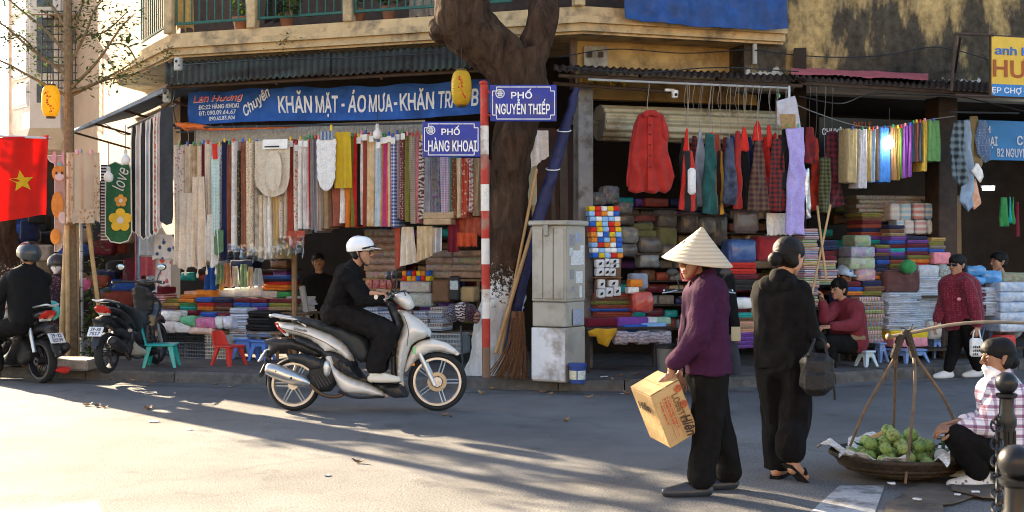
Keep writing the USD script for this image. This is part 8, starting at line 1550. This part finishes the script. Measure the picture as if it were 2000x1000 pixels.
for i,(x0,x1,y0,y1,m,wd)in enumerate([(256,268,247,455,dk,'dark grey'),(266,276,245,462,mat('mat_pale',(.5,.5,.54),rough=.95),'pale lilac'),(274,286,240,468,dk,'charcoal'),(285,293,236,466,mat('mat_blue',(.3,.38,.5),rough=.95),'pale blue'),(292,301,232,462,dk,'black'),(300,309,226,458,pat('zig',(.6,.12,.05),(.6,.5,.4),24),'red patterned'),(306,315,222,448,mat('mat_pale2',(.6,.5,.5),rough=.95),'pinkish'),(312,338,212,440,dk,'widest dark grey')]):
 mat_thing('door_mat',PS.off(.5-i*.1),0,[(x0+2,y0),(x1-2,y0-4),(x1,y0+20),(x1+(i<5)*2,y1-20),(x1-1,y1-4),((x0+x1)/2,y1),(x0,y1-8),(x0,y0+30)],m,pw if i<7 else None,'%s mat seen nearly edge on in the hanging row, %s'%(wd,pos(i,8,'left','right')),group='mats hanging along the side street awning',half=.01)
mr=Thing('mat_rail','dark rail carrying the row of hanging mats under the side awning','rail');mr.add('rail',rod(PS.off(.5).p(250,250),PS.off(-.25).p(345,205),.014,6),iron);mr.done()
for i,(x0,x1,y0,y1,m,wd)in enumerate([(272,300,462,500,mat('print_greyblue',(.32,.36,.42),var=.2),'grey'),(299,340,458,508,pat('floral',(.03,.08,.2),(.6,.6,.6),10),'white and navy'),(276,304,502,540,pat('plain',(.36,.07,.09),(.25,.04,.05),8),'dull red'),(304,334,506,560,pat('floral',(.55,.08,.08),(.66,.6,.6),8),'red heart printed'),(262,275,440,560,pat('sv',(.3,.1,.12),(.2,.3,.45),20),'narrow striped'),(286,306,538,572,pat('plain',(.4,.5,.6),(.3,.4,.5),8),'pale blue')]):
 solo('hung_cloth',panel(PL,x0,x1,y0,y1,.1+.03*i,scal(2,.06),.015,2,i),m,'%s small cloth hanging below the mats beside the lace runners'%wd,'cloth','small cloths hanging below the mats')
for i,(x,y,r,c_,lab)in enumerate(((147,541,10,'pink','upper pink balloon behind the grey pole'),(165,556,12,'pink','lower pink balloon behind the grey pole'))):
 Y=16.4;solo('balloon',ball(at(x,y,Y),r/FPX*Y,3,(1,1,1.1)),mat('balloon_pink',(.66,.12,.25),rough=.25),lab,'balloon',smooth=60)
solo('turquoise_bag',shake(ball(at(104,606,14.6),.09,3,(.9,.6,1.2)),.02,12,3),mat('film_turquoise',(.08,.45,.40),rough=.3,coat=.5),'small turquoise plastic bag hanging behind the motorbike rider','plastic bag',smooth=40)
solo('planter_kerb',rbox((.62,.5,.12),gnd(132,722,.12)+[0,.1,0],.02,-.1),concrete,'low concrete planter edge around the thin tree','planter')
solo('red_cloth',shake(sub(rbox((.22,.15,.06),gnd(128,724,.12)+[0,-.2,0],.02),2),.02,14,2),cl('red'),'red rag lying at the foot of the thin tree','rag',smooth=50)
lr=random.Random(12)
for i,(x0,y0,x1,y1,n_,lab)in enumerate(((175,700,178,430,240,'leafy vine climbing behind the grey pole'),(150,720,150,610,170,'low green plant at the foot of the grey pole'),(190,690,196,560,130,'green shrub behind the parked scooter tail'))):
 Y=16.0;t=Thing('green_plant',lab,'plant');Q_=bez([at(x0,y0,Y),at((x0+x1)/2+8,(y0+y1)/2,Y),at(x1,y1,Y)],8);t.add('stem',tube(Q_,.012,5),barkthin)
 t.add('leaves',cat([leaf(Q_[lr.randrange(len(Q_))]+np.array([lr.gauss(0,.09),lr.gauss(0,.09),lr.gauss(0,.05)]),lr.uniform(.03,.055),lr)for _ in range(n_)]),leafm,smooth=False);t.done()
bkw=Thing('back_street_trunk','dark tree trunk at the left edge behind the motorbike rider','tree');bkw.add('trunk',shake(sub(tube(bez([at(8,640,19),at(10,540,19),at(6,420,19),at(14,330,19)],5),np.linspace(.24,.17,16),14),1),.04,4,2),bark,smooth=60);bkw.add('limb',tube([at(10,430,19),at(40,350,19)],.08,8),bark);bkw.done()
lr=random.Random(4);cnt_={}
for i in range(46):
 x=lr.uniform(-20,262);y=lr.uniform(435,640);Y=19.5+lr.uniform(0,1.2);k=Y/FPX;w,h=lr.uniform(.18,.5),lr.uniform(.12,.35)
 c_=lr.choice(['brown','maroon','grey','tan','navy','dark','blue','rust','cream'])
 cnt_[c_]=cnt_.get(c_,0)+1
 if x>165:Y=17.2+lr.uniform(0,.5);
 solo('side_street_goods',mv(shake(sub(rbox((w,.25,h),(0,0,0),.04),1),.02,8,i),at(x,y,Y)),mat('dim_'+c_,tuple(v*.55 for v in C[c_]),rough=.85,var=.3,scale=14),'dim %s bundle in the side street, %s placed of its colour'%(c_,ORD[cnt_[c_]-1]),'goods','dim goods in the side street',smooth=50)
solo('goods_rack',obox(at(-60,660,21.2),(2.9,0,0),(0,.2,0),(0,0,2.6)),darkwall,'dark goods rack along the side street behind the motorbikes','rack',smooth=False)
# ================================================================== between the tree and the cabinet
br_m=mat('broom_handle',(.42,.25,.10),rough=.6,var=.2);twig=mat('broom_twigs',(.17,.085,.04),rough=.95,var=.45,scale=60,bump=.8,bscale=90)
for i,(a,b,r)in enumerate((((1040,445),(968,690),.020),((1048,330),(978,692),.017))):
 t=Thing('broom',('front bamboo handled broom leaning between the tree and the cabinet','rear bamboo handled broom leaning between the tree and the cabinet')[i],'broom');A_,B_=at(*a,13.75+.1*i),at(*b,13.5+.1*i)
 t.add('handle',rod(A_,B_,r,8),br_m);hd_=[];lr=random.Random(i)
 q0=at(1018-12*i,612,13.5);q1=gnd(985+20*i,738,.12);q1[1]=13.35
 for k in range(46):
  e=np.array([lr.gauss(0,.09),lr.gauss(0,.05),0]);p_=q1+e+[0,0,.01];hd_.append(tube(bez([q0+e*.12,mid(q0,q1,.55)+e*.5+[.035,0,0],p_],4),[.006]*8+[.003],4))
 t.add('twigs',cat(hd_),twig,smooth=40);t.add('binding',rod(q0+[0.0,0,.02],q0+[-.01,0,-.05],.035,8),twig);t.done()
solo('rolled_tarpaulin',shake(sub(tube(bez([at(1126,172,13.9),at(1090,300,13.85),at(1052,425,13.8),at(1018,560,13.75),at(988,690,13.7)],8),np.interp(np.linspace(0,1,33),[0,.15,.5,.9,1],[.04,.06,.07,.065,.045]),14),1),.022,9,5),mat('tarp_navy',(.012,.014,.06),rough=.6,var=.4,scale=10,bump=.4,bscale=25),'long navy blue rolled tarpaulin leaning from the awning down behind the cabinet','tarpaulin',smooth=50)
for i,y in enumerate((255,330,480,600)):
 x=np.interp(y,[172,425,690],[1126,1052,988]);q=at(x,y,13.83);solo('tie_cord',tube([q+.075*np.array([math.cos(a),math.sin(a),.25*math.sin(a)])for a in np.linspace(0,6.283,14)],.006,5,False),enamel,'white cord tied round the navy tarpaulin roll, %s'%pos(i,4),'cord','cords tied round the tarpaulin roll')
wl2_=Thing('white_lace_cloth','white scalloped lace cloth hanging between the tree and the tarpaulin roll','cloth');wl2_.add('cloth',panel(PR,1030,1070,254,335,-.02,lambda u:1-.35*u-.03*abs(math.sin(u*15)),.03,2,2),pat('lace',(.62,.6,.58),(.8,.78,.76),26),smooth=60);wl2_.done()
for i,(x0,y0,x1,y1,w,lab)in enumerate(((1040,285,1046,460,.05,'upright pale wooden batten beside the tree trunk'),(1100,250,1102,430,.10,'dark door board left of the grey pillar'),(1078,330,1082,430,.05,'narrow dark batten behind the tarpaulin roll'))):
 a=PR.p(x0,y0,.35);b=PR.p(x1,y1,.35);solo('wooden_batten',obox(b-d3(PR)*w/2,d3(PR)*w,-n3(PR)*.04,a-b,.004),br_m if i==0 else darkwood,lab,'batten')
solo('paper_sheet',panel(PR,1020,1048,322,400,.3,None,.01,1,2),mat('paper_tan',(.42,.34,.2)),'tan paper sheet stuck up behind the tree trunk','paper')
solo('inner_door',panel(PR,1046,1130,250,640,.8,None,.004,1,2,10,6,thick=.04),mat('door_brown',(.07,.03,.02),rough=.7),'dark brown door leaf in the corner behind the tree','door')
for i in range(12):
 x0=1060+(i%3)*22;y=640-(i//3)*20;pack(PR.off(.6),x0,x0+20,y-18,y,.2,cl(['rust','olive','navy','maroon','orange','blue'][i%6]),'%s cloth bundle, %s of those between tree and cabinet'%(['rust','olive','navy','maroon','orange','blue'][i%6],pos(i,12,'bottom','top')),'cloth_bundle','cloth bundle','bundles in the gap behind the cabinet',puff=.05)
def dryleaf(q,s_,yaw,seed):
 m=inflate([(s_*math.cos(a)*(1+.25*math.cos(2*a)),s_*.5*math.sin(a))for a in np.linspace(0,2*math.pi,13)[:-1]],.003,.01,s_*.4,.5);v=np.array(m.vertices);v=np.c_[v[:,0],v[:,2],v[:,1]+.5*v[:,0]**2/s_+1.2*v[:,2]**2/s_]
 return mv(shake(TM(v,m.faces),s_*.18,2/s_,seed),q+[0,0,.004],yaw)
lm=[mat('leaf_dry_%d'%i,c_,rough=.8,var=.3,scale=20)for i,c_ in enumerate(((.30,.16,.07),(.22,.13,.07),(.40,.26,.12),(.14,.08,.05)))]
lr=random.Random(21)
spots=[(1213,735),(1240,733),(1196,742),(1222,745),(1098,752),(1172,776),(1150,777),(190,795),(205,797),(290,800),(170,793),(880,815),(868,812),(1225,770),(1260,768),(345,745),(300,748),(420,752),(450,757),(1080,752),(960,762),(1060,768),(1446,752),(215,742),(260,744),(1106,824),(940,770),(610,765),(1300,770),(1390,764),(1075,770),(700,905)]
for i,(x,y)in enumerate(spots):
 onp=(y<750 and x>950)or y<746;solo('fallen_leaf',dryleaf(gnd(x,y,.12 if onp else 0),lr.uniform(.025,.05),lr.uniform(0,6),i),lm[i%4],'dry brown leaf fallen on the %s'%('pavement' if onp else 'road'),'leaf','dry leaves on the pavement' if onp else 'dry leaves on the road',smooth=50)
LT=('on the sunlit road below the parked scooter','on the open road at the front','at the kerb below the paint bucket','on the pavement right of the cabinet','beside the rear wheel of the silver scooter','at the kerb left of the carton','on the road below the red chair')
for i,(x,y,w)in enumerate(((300,825,.09),(640,930,.05),(1215,770,.05),(1180,737,.08),(560,793,.07),(1310,772,.06),(370,840,.05))):
 q=gnd(x,y,.0 if y>745 else.121);solo('litter_scrap',mv(shake(sub(rbox((w,w*.6,.006),(0,0,0),.002),2),.012,25,i),q+[0,0,.006],i),mat('litter_white',(.62,.62,.62)),'white scrap of litter lying '+LT[i],'litter','white litter scraps on the ground')
# ================================================================== fruit basket, yoke, scale
Yb_=8.3;bc_=np.array([(1757-1000)/FPX*Yb_,Yb_,0.0]);Rb=.43
weave=mat('woven_bamboo',(.05,.036,.024),rough=.8,var=.5,scale=40,bump=.8,bscale=70)
bk2=Thing('fruit_basket','wide flat woven basket of green custard apples on the road','basket')
prof=[(.02,.012),(.20,.014),(.32,.045),(.405,.105),(Rb,.135),(Rb+.012,.15),(Rb-.004,.155),(.39,.12),(.30,.062),(.18,.032),(.0,.030)]
bk2.add('bowl',lathe(prof,44,bc_),weave,smooth=50)
bk2.add('rim',tube([bc_+[(Rb+.006)*math.cos(a),(Rb+.006)*math.sin(a),.148]for a in np.linspace(0,2*math.pi,49)],.014,7,False),weave)
for rr_,zz in((.25,.028),(.33,.055),(.375,.085)):bk2.add('weave_ring',tube([bc_+[(rr_+.012)*math.cos(a),(rr_+.012)*math.sin(a),zz]for a in np.linspace(0,2*math.pi,49)],.008,5,False),weave)
bk2.done(base=bc_)
news=pat('zig',(.46,.47,.48),(.66,.66,.65),130)
for i,(a0,a1,w,dz,lab)in enumerate(((2.6,3.6,.15,.02,'left'),(3.6,4.5,.12,.0,'front left'),(4.95,5.75,.165,.03,'front right folded'),(5.8,6.9,.15,.02,'right'),(1.3,2.4,.13,.02,'back'))):
 def nf(u,v,a0=a0,a1=a1,w=w,dz=dz,i=i):
  a=a0+(a1-a0)*u;r_=.26+v*w*1.35*(1+.3*np.sin(u*7+i));z=.06+np.clip((r_-.26)/.17,0,1.1)*.11+.018-np.clip(r_-.45,0,1)*.7+dz*np.sin(u*5)
  return np.c_[bc_[0]+r_*np.cos(a),bc_[1]+r_*np.sin(a),z+.012*np.sin(u*19+v*8)]
 solo('newspaper',clothgrid(nf,24,10,.003),news,'crumpled newspaper sheet lining the %s side of the fruit basket'%lab,'newspaper',smooth=40)
fm=[mat('custard_apple_%d'%i,c_,rough=.6,var=.22,scale=50,dirt=(.10,.12,.05),dscale=30,dthr=(.5,.62))for i,c_ in enumerate(((.24,.36,.10),(.30,.40,.13),(.19,.31,.08)))]
def fruit(seed,r):
 m=trimesh.creation.icosphere(3,1.0);v=np.array(m.vertices);q=[]
 n_=90;i_=np.arange(n_)+.5;ph=np.arccos(1-2*i_/n_);th=math.pi*(1+5**.5)*i_+seed;c_=np.c_[np.cos(th)*np.sin(ph),np.sin(th)*np.sin(ph),np.cos(ph)]
 d=(v@c_.T).max(1);b_=np.clip((d-.972)/.028,0,1);v=v*(1+.17*b_-.08)[:,None];v[:,2]*=.92;return TM(v*r,m.faces)
lr=random.Random(31);fi=0
layout=[]
for lay,(n_,R0,z)in enumerate(((15,.30,.128),(10,.19,.135),(4,.07,.14),(9,.19,.205),(4,.07,.215),(3,.08,.275))):
 for k in range(n_):layout.append((2*math.pi*k/n_+lay*.4+lr.uniform(-.08,.08),R0+lr.uniform(-.015,.015),z+lr.uniform(-.006,.008)))
fv=[fruit(s_,1.0)for s_ in range(3)]
for i,(a,R0,z)in enumerate(layout):
 r_=lr.uniform(.038,.046);q=bc_+[-.02+R0*math.cos(a),R0*math.sin(a)*.95,z]
 ang_=lr.uniform(0,6);Rm=trimesh.transformations.euler_matrix(ang_,lr.uniform(-.5,.5),ang_*2)[:3,:3]
 solo('custard_apple',mv(TM(fv[i%3].vertices*r_,fv[i%3].faces),q,0,Rm),fm[i%3],'green knobbly custard apple heaped in the flat woven basket','custard apple','custard apples in the flat basket',smooth=60)
bigleaf=mat('fruit_leaf',(.06,.14,.03),rough=.5,var=.25)
for i,(x,y,yaw)in enumerate(((1682,872,.3),(1712,864,.8),(1842,890,2.0),(1736,858,1.6))):
 m=dryleaf(at(x,y,8.3),.05,yaw,i);solo('green_leaf',m,bigleaf,'green leaf lying among the fruit in the basket, %s'%('leftmost','second from the left','rightmost','by the card')[i],'leaf','leaves among the fruit',smooth=60)
solo('cardboard_note',obox(at(1695,872,8.35),(.13,0,.06),(0,.004,0),(-.01,.02,.05)),card,'small tilted cardboard piece behind the fruit','cardboard',smooth=False)
hgm=mat('rattan_cane',(.13,.085,.05),rough=.6,var=.35,scale=20);top_=at(1774,672,Yb_)
cs=Thing('basket_hanger','four legged rattan hanger rising from the fruit basket to the carrying pole','basket hanger')
for(x,y,dy,mx_,my_)in((1660,872,.05,1690,800),(1745,852,.36,1748,760),(1768,945,-.40,1786,770),(1888,902,-.02,1850,790)):
 e_=at(x,y,Yb_+dy);m_=at(mx_,my_,Yb_+dy*.55);s0=at(1752 if x<1750 else 1784,690,Yb_);s1=at(1765 if x<1750 else 1776,655,Yb_)
 Qh=bez([s1,s0,m_,e_],8);cs.add('cane',tube(Qh,np.linspace(.012,.009,len(Qh)),8),hgm)
wr2=mat('rope_wrap',(.05,.04,.03),rough=.95,bump=.8,bscale=60,var=.4)
for(x0,y0,x1,y1)in((1760,655,1745,700),(1772,650,1786,698)):cs.add('wrapping',tube(bez([at(x0,y0,Yb_-.01),at((x0+x1)/2,(y0+y1)/2,Yb_-.015),at(x1,y1,Yb_-.01)],4),.026,8),wr2)
cs.add('knot',shake(ball(at(1768,652,Yb_),.03,2),.01,20),wr2)
for(x,y)in((1782,632),(1790,638),(1758,640)):cs.add('string',tube(bez([at(1770,650,Yb_),at((1770+x)/2+3,642,Yb_-.02),at(x,y,Yb_-.02)],4),.004,4),wr2)
cs.done()
yk=Thing('carrying_pole','curved bamboo carrying pole reaching from the basket hanger to the right edge','carrying pole')
Qy=bez([at(1735,658,Yb_),at(1790,648,Yb_),at(1860,634,Yb_+.02),at(1940,629,Yb_+.05),at(2060,634,Yb_+.1)],8);yk.add('pole',loft([[q+np.array([0,.024*math.cos(a),.011*math.sin(a)])for a in np.linspace(0,6.283,11)[:-1]]for q in Qy]),mat('pole_bamboo',(.20,.155,.105),rough=.45,var=.25,scale=12),smooth=60)
yk.add('notch',ball(Qy[0],.03,2,(.6,1,.8)),hgm);yk.done()
ws=Thing('weighing_scale','small green weighing scale with a steel pan behind the fruit','scale');q=at(1846,900,8.25);grn=mat('scale_green',(.06,.14,.10),rough=.4)
ws.add('body',softbox(Plane((-1,8.25),(9,8.25)),1828,1866,880,915,.12,2,0),grn);pq=at(1842,858,8.3)
ws.add('pan',lathe([(.01,0),(.05,.003),(.066,.018),(.07,.02),(.064,.016),(.0,.008)],24,pq),chrome);ws.add('pillar',rod(pq,pq-[0,0,.09],.012,8),grn);ws.add('arm',rod(pq+[-.03,0,-.03],pq+[.03,0,-.03],.008,6),grn)
ws.add('dial',mv(lathe([(.0,0),(.045,0),(.045,.01),(0,.012)],20),at(1838,890,8.17),0,np.array([[1,0,0],[0,0,-1],[0,1,0]])),enamel);ws.add('needle',rod(at(1838,890,8.155),at(1844,882,8.155),.003,4),redprint);ws.done()
# ================================================================== bollards and chain, cardboard
iron2=mat('bollard_black',(.008,.008,.009),rough=.38,var=.3,scale=12,coat=.15,spec=.3)
def bollard(px,ptop,hgt,label):
 Y=(CAM_H-hgt)*FPX/(ptop-HOR);c_=np.array([(px-1000)/FPX*Y,Y,0]);h=hgt
 t=Thing('bollard',label,'bollard','black iron bollards with a chain');b=h-.13
 t.add('post',lathe([(.075,0),(.078,.05),(.055,.07),(.05,.12),(.042,.2),(.040,b-.16),(.048,b-.14),(.048,b-.10),(.036,b-.08),(.034,b-.01),(.05,b),(.052,b+.015),(.03,b+.02)],22,c_),iron2,smooth=50)
 for k in range(8):a=k*math.pi/4;t.add('flute',rod(c_+[.043*math.cos(a),.043*math.sin(a),.15],c_+[.041*math.cos(a),.041*math.sin(a),b-.17],.008,5),iron2)
 t.add('ball',ball(c_+[0,0,b+.068],.055,3),iron2,smooth=True);t.add('chain_ring',tube([c_+np.array([-.05+.022*math.cos(a),-.02,b-.12+.022*math.sin(a)])for a in np.linspace(0,6.283,13)],.006,5,False),iron2)
 t.done(base=c_);return c_,b
c1,b1_=bollard(1966,724,.86,'farther black bollard in front of the fruit seller');c2,b2_=bollard(1984,864,.86,'nearest black bollard at the lower right corner')
def chain(a,b,sag,label,n_=26):
 t=Thing('chain',label,'chain');P_=[a+(b-a)*u-np.array([0,0,sag*4*u*(1-u)])for u in np.linspace(0,1,n_+1)]
 for i in range(n_):
  c_=(P_[i]+P_[i+1])/2;d=P_[i+1]-P_[i];L=np.linalg.norm(d);d/=L;s_=np.cross(d,(0,0,1));s_/=max(np.linalg.norm(s_),1e-6);o_=np.cross(s_,d);w_=s_ if i%2 else o_
  t.add('link',tube([c_+d*L*.68*math.cos(q)+w_*L*.36*math.sin(q)for q in np.linspace(0,2*math.pi,13)],.007,5,False),iron2)
 t.done()
chain(c2+[-.05,0,b2_-.12],c1+[-.05,0,b1_-.12],.40,'black chain hanging between the two bollards',40)
cbd=mat('flattened_cardboard',(.13,.105,.08),rough=.95,var=.3,scale=10,bump=.5,bscale=30,dirt=(.05,.045,.04),dscale=5)
for i,(pts,z,lab)in enumerate((([(1760,962),(1800,945),(1850,948),(1908,968),(1860,985),(1800,990)],.012,'dark flattened cardboard sheet lying under the bollard side'),([(1850,925),(1900,918),(1990,940),(1985,972),(1920,972),(1860,958)],.024,'flattened cardboard sheet at the feet of the fruit seller'),([(1730,985),(1770,965),(1840,985),(1850,1030),(1730,1030)],.008,'torn cardboard sheet at the bottom edge of the photo'))):
 P2=[gnd(x,y,z)for x,y in pts];m=trimesh.creation.extrude_polygon(Polygon([tuple(q[:2])for q in P2]),.008);solo('cardboard_sheet',shake(sub(mv(m,(0,0,z)),3),.008,5,i),cbd,lab,'cardboard',smooth=30)
for i,(x,y)in enumerate(((1742,945),(1870,966),(1792,975),(1905,962))):solo('litter_scrap',mv(shake(sub(rbox((.05,.03,.008),(0,0,0),.003),2),.012,30,i),gnd(x,y,.034),i),mat('litter_white',(.62,.62,.62)),'white litter scrap on the flattened cardboard, %s'%('left by the crossing stripe','middle right','front middle','right near the bollard')[i],'litter','litter scraps on the cardboard')
# ================================================================== back shelves, cables, trees further left
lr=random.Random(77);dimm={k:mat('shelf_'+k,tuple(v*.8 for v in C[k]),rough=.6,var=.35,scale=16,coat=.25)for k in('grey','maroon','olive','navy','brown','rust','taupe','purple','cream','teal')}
for P_,x0,x1,y0,y1,n_,o,side in((PR,1165,1560,380,660,130,1.25,'right'),(PR,1600,1860,390,640,50,1.6,'far right'),(PL,720,935,440,640,40,1.5,'left'),(PL,352,560,500,570,24,1.4,'leftmost')):
 rows=int((y1-y0)/24)
 for j in range(rows):
  x=x0;kk_=0
  while x<x1-14:
   w=lr.uniform(18,46);h=lr.uniform(14,22)
   dn_=lr.choice(list(dimm))
   if lr.random()<.86:
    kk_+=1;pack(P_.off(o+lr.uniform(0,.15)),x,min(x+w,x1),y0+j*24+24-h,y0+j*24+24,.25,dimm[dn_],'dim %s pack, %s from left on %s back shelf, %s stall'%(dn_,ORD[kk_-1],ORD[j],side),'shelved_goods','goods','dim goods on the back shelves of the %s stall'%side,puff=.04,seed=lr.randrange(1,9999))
   x+=w+2
 for j in range(0,rows,2):
  t=Thing('shelf','back shelf board of the %s stall, %s'%(side,pos(j//2,(rows+1)//2)),'shelf');a=P_.off(o-.05).p(x0,y0+j*24+24.5);b=P_.off(o-.05).p(x1,y0+j*24+24.5);b=np.array([b[0],b[1],a[2]]);t.add('board',obox(a-[0,0,.02],b-a,-n3(P_)*.4,(0,0,.018)),darkwood,smooth=False);t.done()
for i,pts in enumerate([[(340,128,PL,.3),(500,118,PL,.2),(700,112,PL,.2),(860,104,PL,.1)],[(1090,112,PR,.8),(1200,96,PR,.9),(1340,104,PR,.9),(1470,96,PR,.9)],[(1100,130,PR,-.2),(1250,142,PR,-.1),(1400,132,PR,-.1),(1560,140,PR,0)],[(200,240,PL,.8),(260,262,PL,.6),(345,190,PL,.3)],[(345,108,PL,.1),(348,150,PL,-.2),(338,200,PL,-.3),(344,240,PL,0)]]):
 solo('cable',tube(bez([P_.p(x,y,o)for x,y,P_,o in pts],8),.007,5),blk,('black cable strung along the shade over the left tin awning','thin cable under the right balcony on the ochre wall','black cable resting along the brown awning','cable sagging below the blue side awning','cable dangling at the left corner of the tin awning')[i],'cable')
for i,(x,y,lab)in enumerate(((348,124,'upper grey electric box at the left balcony corner'),(326,186,'lower grey electric box at the left end of the tin awning'))):
 Y=PL.off(-.2).Y(x);t=Thing('electric_box',lab,'electric box');q=at(x,y+14,Y);t.add('box',rbox((.09,.07,.16),q,.012,-.3),mat('box_pale',(.42,.42,.38),dirt=(.2,.19,.16),dscale=8));t.add('hole',ball(q+[-.015,-.04,.11],.016,1),blk);t.add('hole',ball(q+[.02,-.04,.06],.012,1),blk);t.done()
lr=random.Random(5)
for i,(q_,t_,r_,h_)in enumerate(((5.42,17.5,.13,6.5),(5.95,19.5,.19,7.0))):
 b=qv(q_,t_);t=Thing('street_tree','slim street tree standing outside the left edge, %s'%('nearer','farther')[i],'tree','street trees left of the view');Q_=bez([(*b,0),(*(b+[.05,0]),2),(*(b+[-.03,.05]),4.2),(*(b+[.08,0]),h_)],6)
 t.add('trunk',tube(Q_,np.linspace(r_,r_*.5,len(Q_)),10),barkthin);lv2=[]
 for k in range(9):
  p0=Q_[-1-lr.randrange(7)];d=np.array([lr.gauss(0,1),lr.gauss(0,1),lr.uniform(.1,.7)]);d/=np.linalg.norm(d);e=p0+d*lr.uniform(.5,.9);t.add('branch',tube(bez([p0,mid(p0,e)+[0,0,.1],e],4),[.03]*8+[.01],6),barkthin)
  for _ in range(80):lv2.append(leaf(mid(p0,e,lr.uniform(.35,1.1))+np.array([lr.gauss(0,.22),lr.gauss(0,.22),lr.gauss(0,.16)]),lr.uniform(.04,.08),lr))
 t.add('crown',cat(lv2),leafm,smooth=False);t.done()
for i,(x0,x1,y1,m,o,wd)in enumerate(((346,378,66,cl('gold'),.12,'crumpled ochre cloth hanging inside the left end of the balcony railing'),(300,328,60,cl('navy'),-.9,'dark blue sheet hung over the side balcony railing'),(520,560,50,cl('dark'),.2,'dark cloth hanging behind the middle balcony bars'),(800,850,40,cl('taupe'),.2,'dull cloth hanging behind the right balcony bars'))):
 if o>0:solo('balcony_cloth',panel(PBL.off(o),x0,x1,-40,y1,0,scal(2,.1),.04,2,i),m,wd,'cloth')
for i,(x,y)in enumerate(((560,60),(470,66),(700,48),(760,44))):
 q=PBL.off(.22).p(x,y);q[2]=4.36;t=Thing('flower_pot','small clay flower pot behind the balcony bars, %s'%pos((1,0,2,3)[i],4,'left','right'),'flower pot','pots on the balcony');t.add('pot',lathe([(.07,0),(.10,.15),(.115,.15),(.115,.18),(.09,.18),(.085,.14),(0,.14)],16,q),mat('clay_pot',(.28,.12,.06)))
 t.add('leaves',cat([leaf(q+np.array([lr.gauss(0,.09),lr.gauss(0,.09),.22+abs(lr.gauss(0,.12))]),lr.uniform(.04,.07),lr)for _ in range(40)]),leafm,smooth=False);t.done()
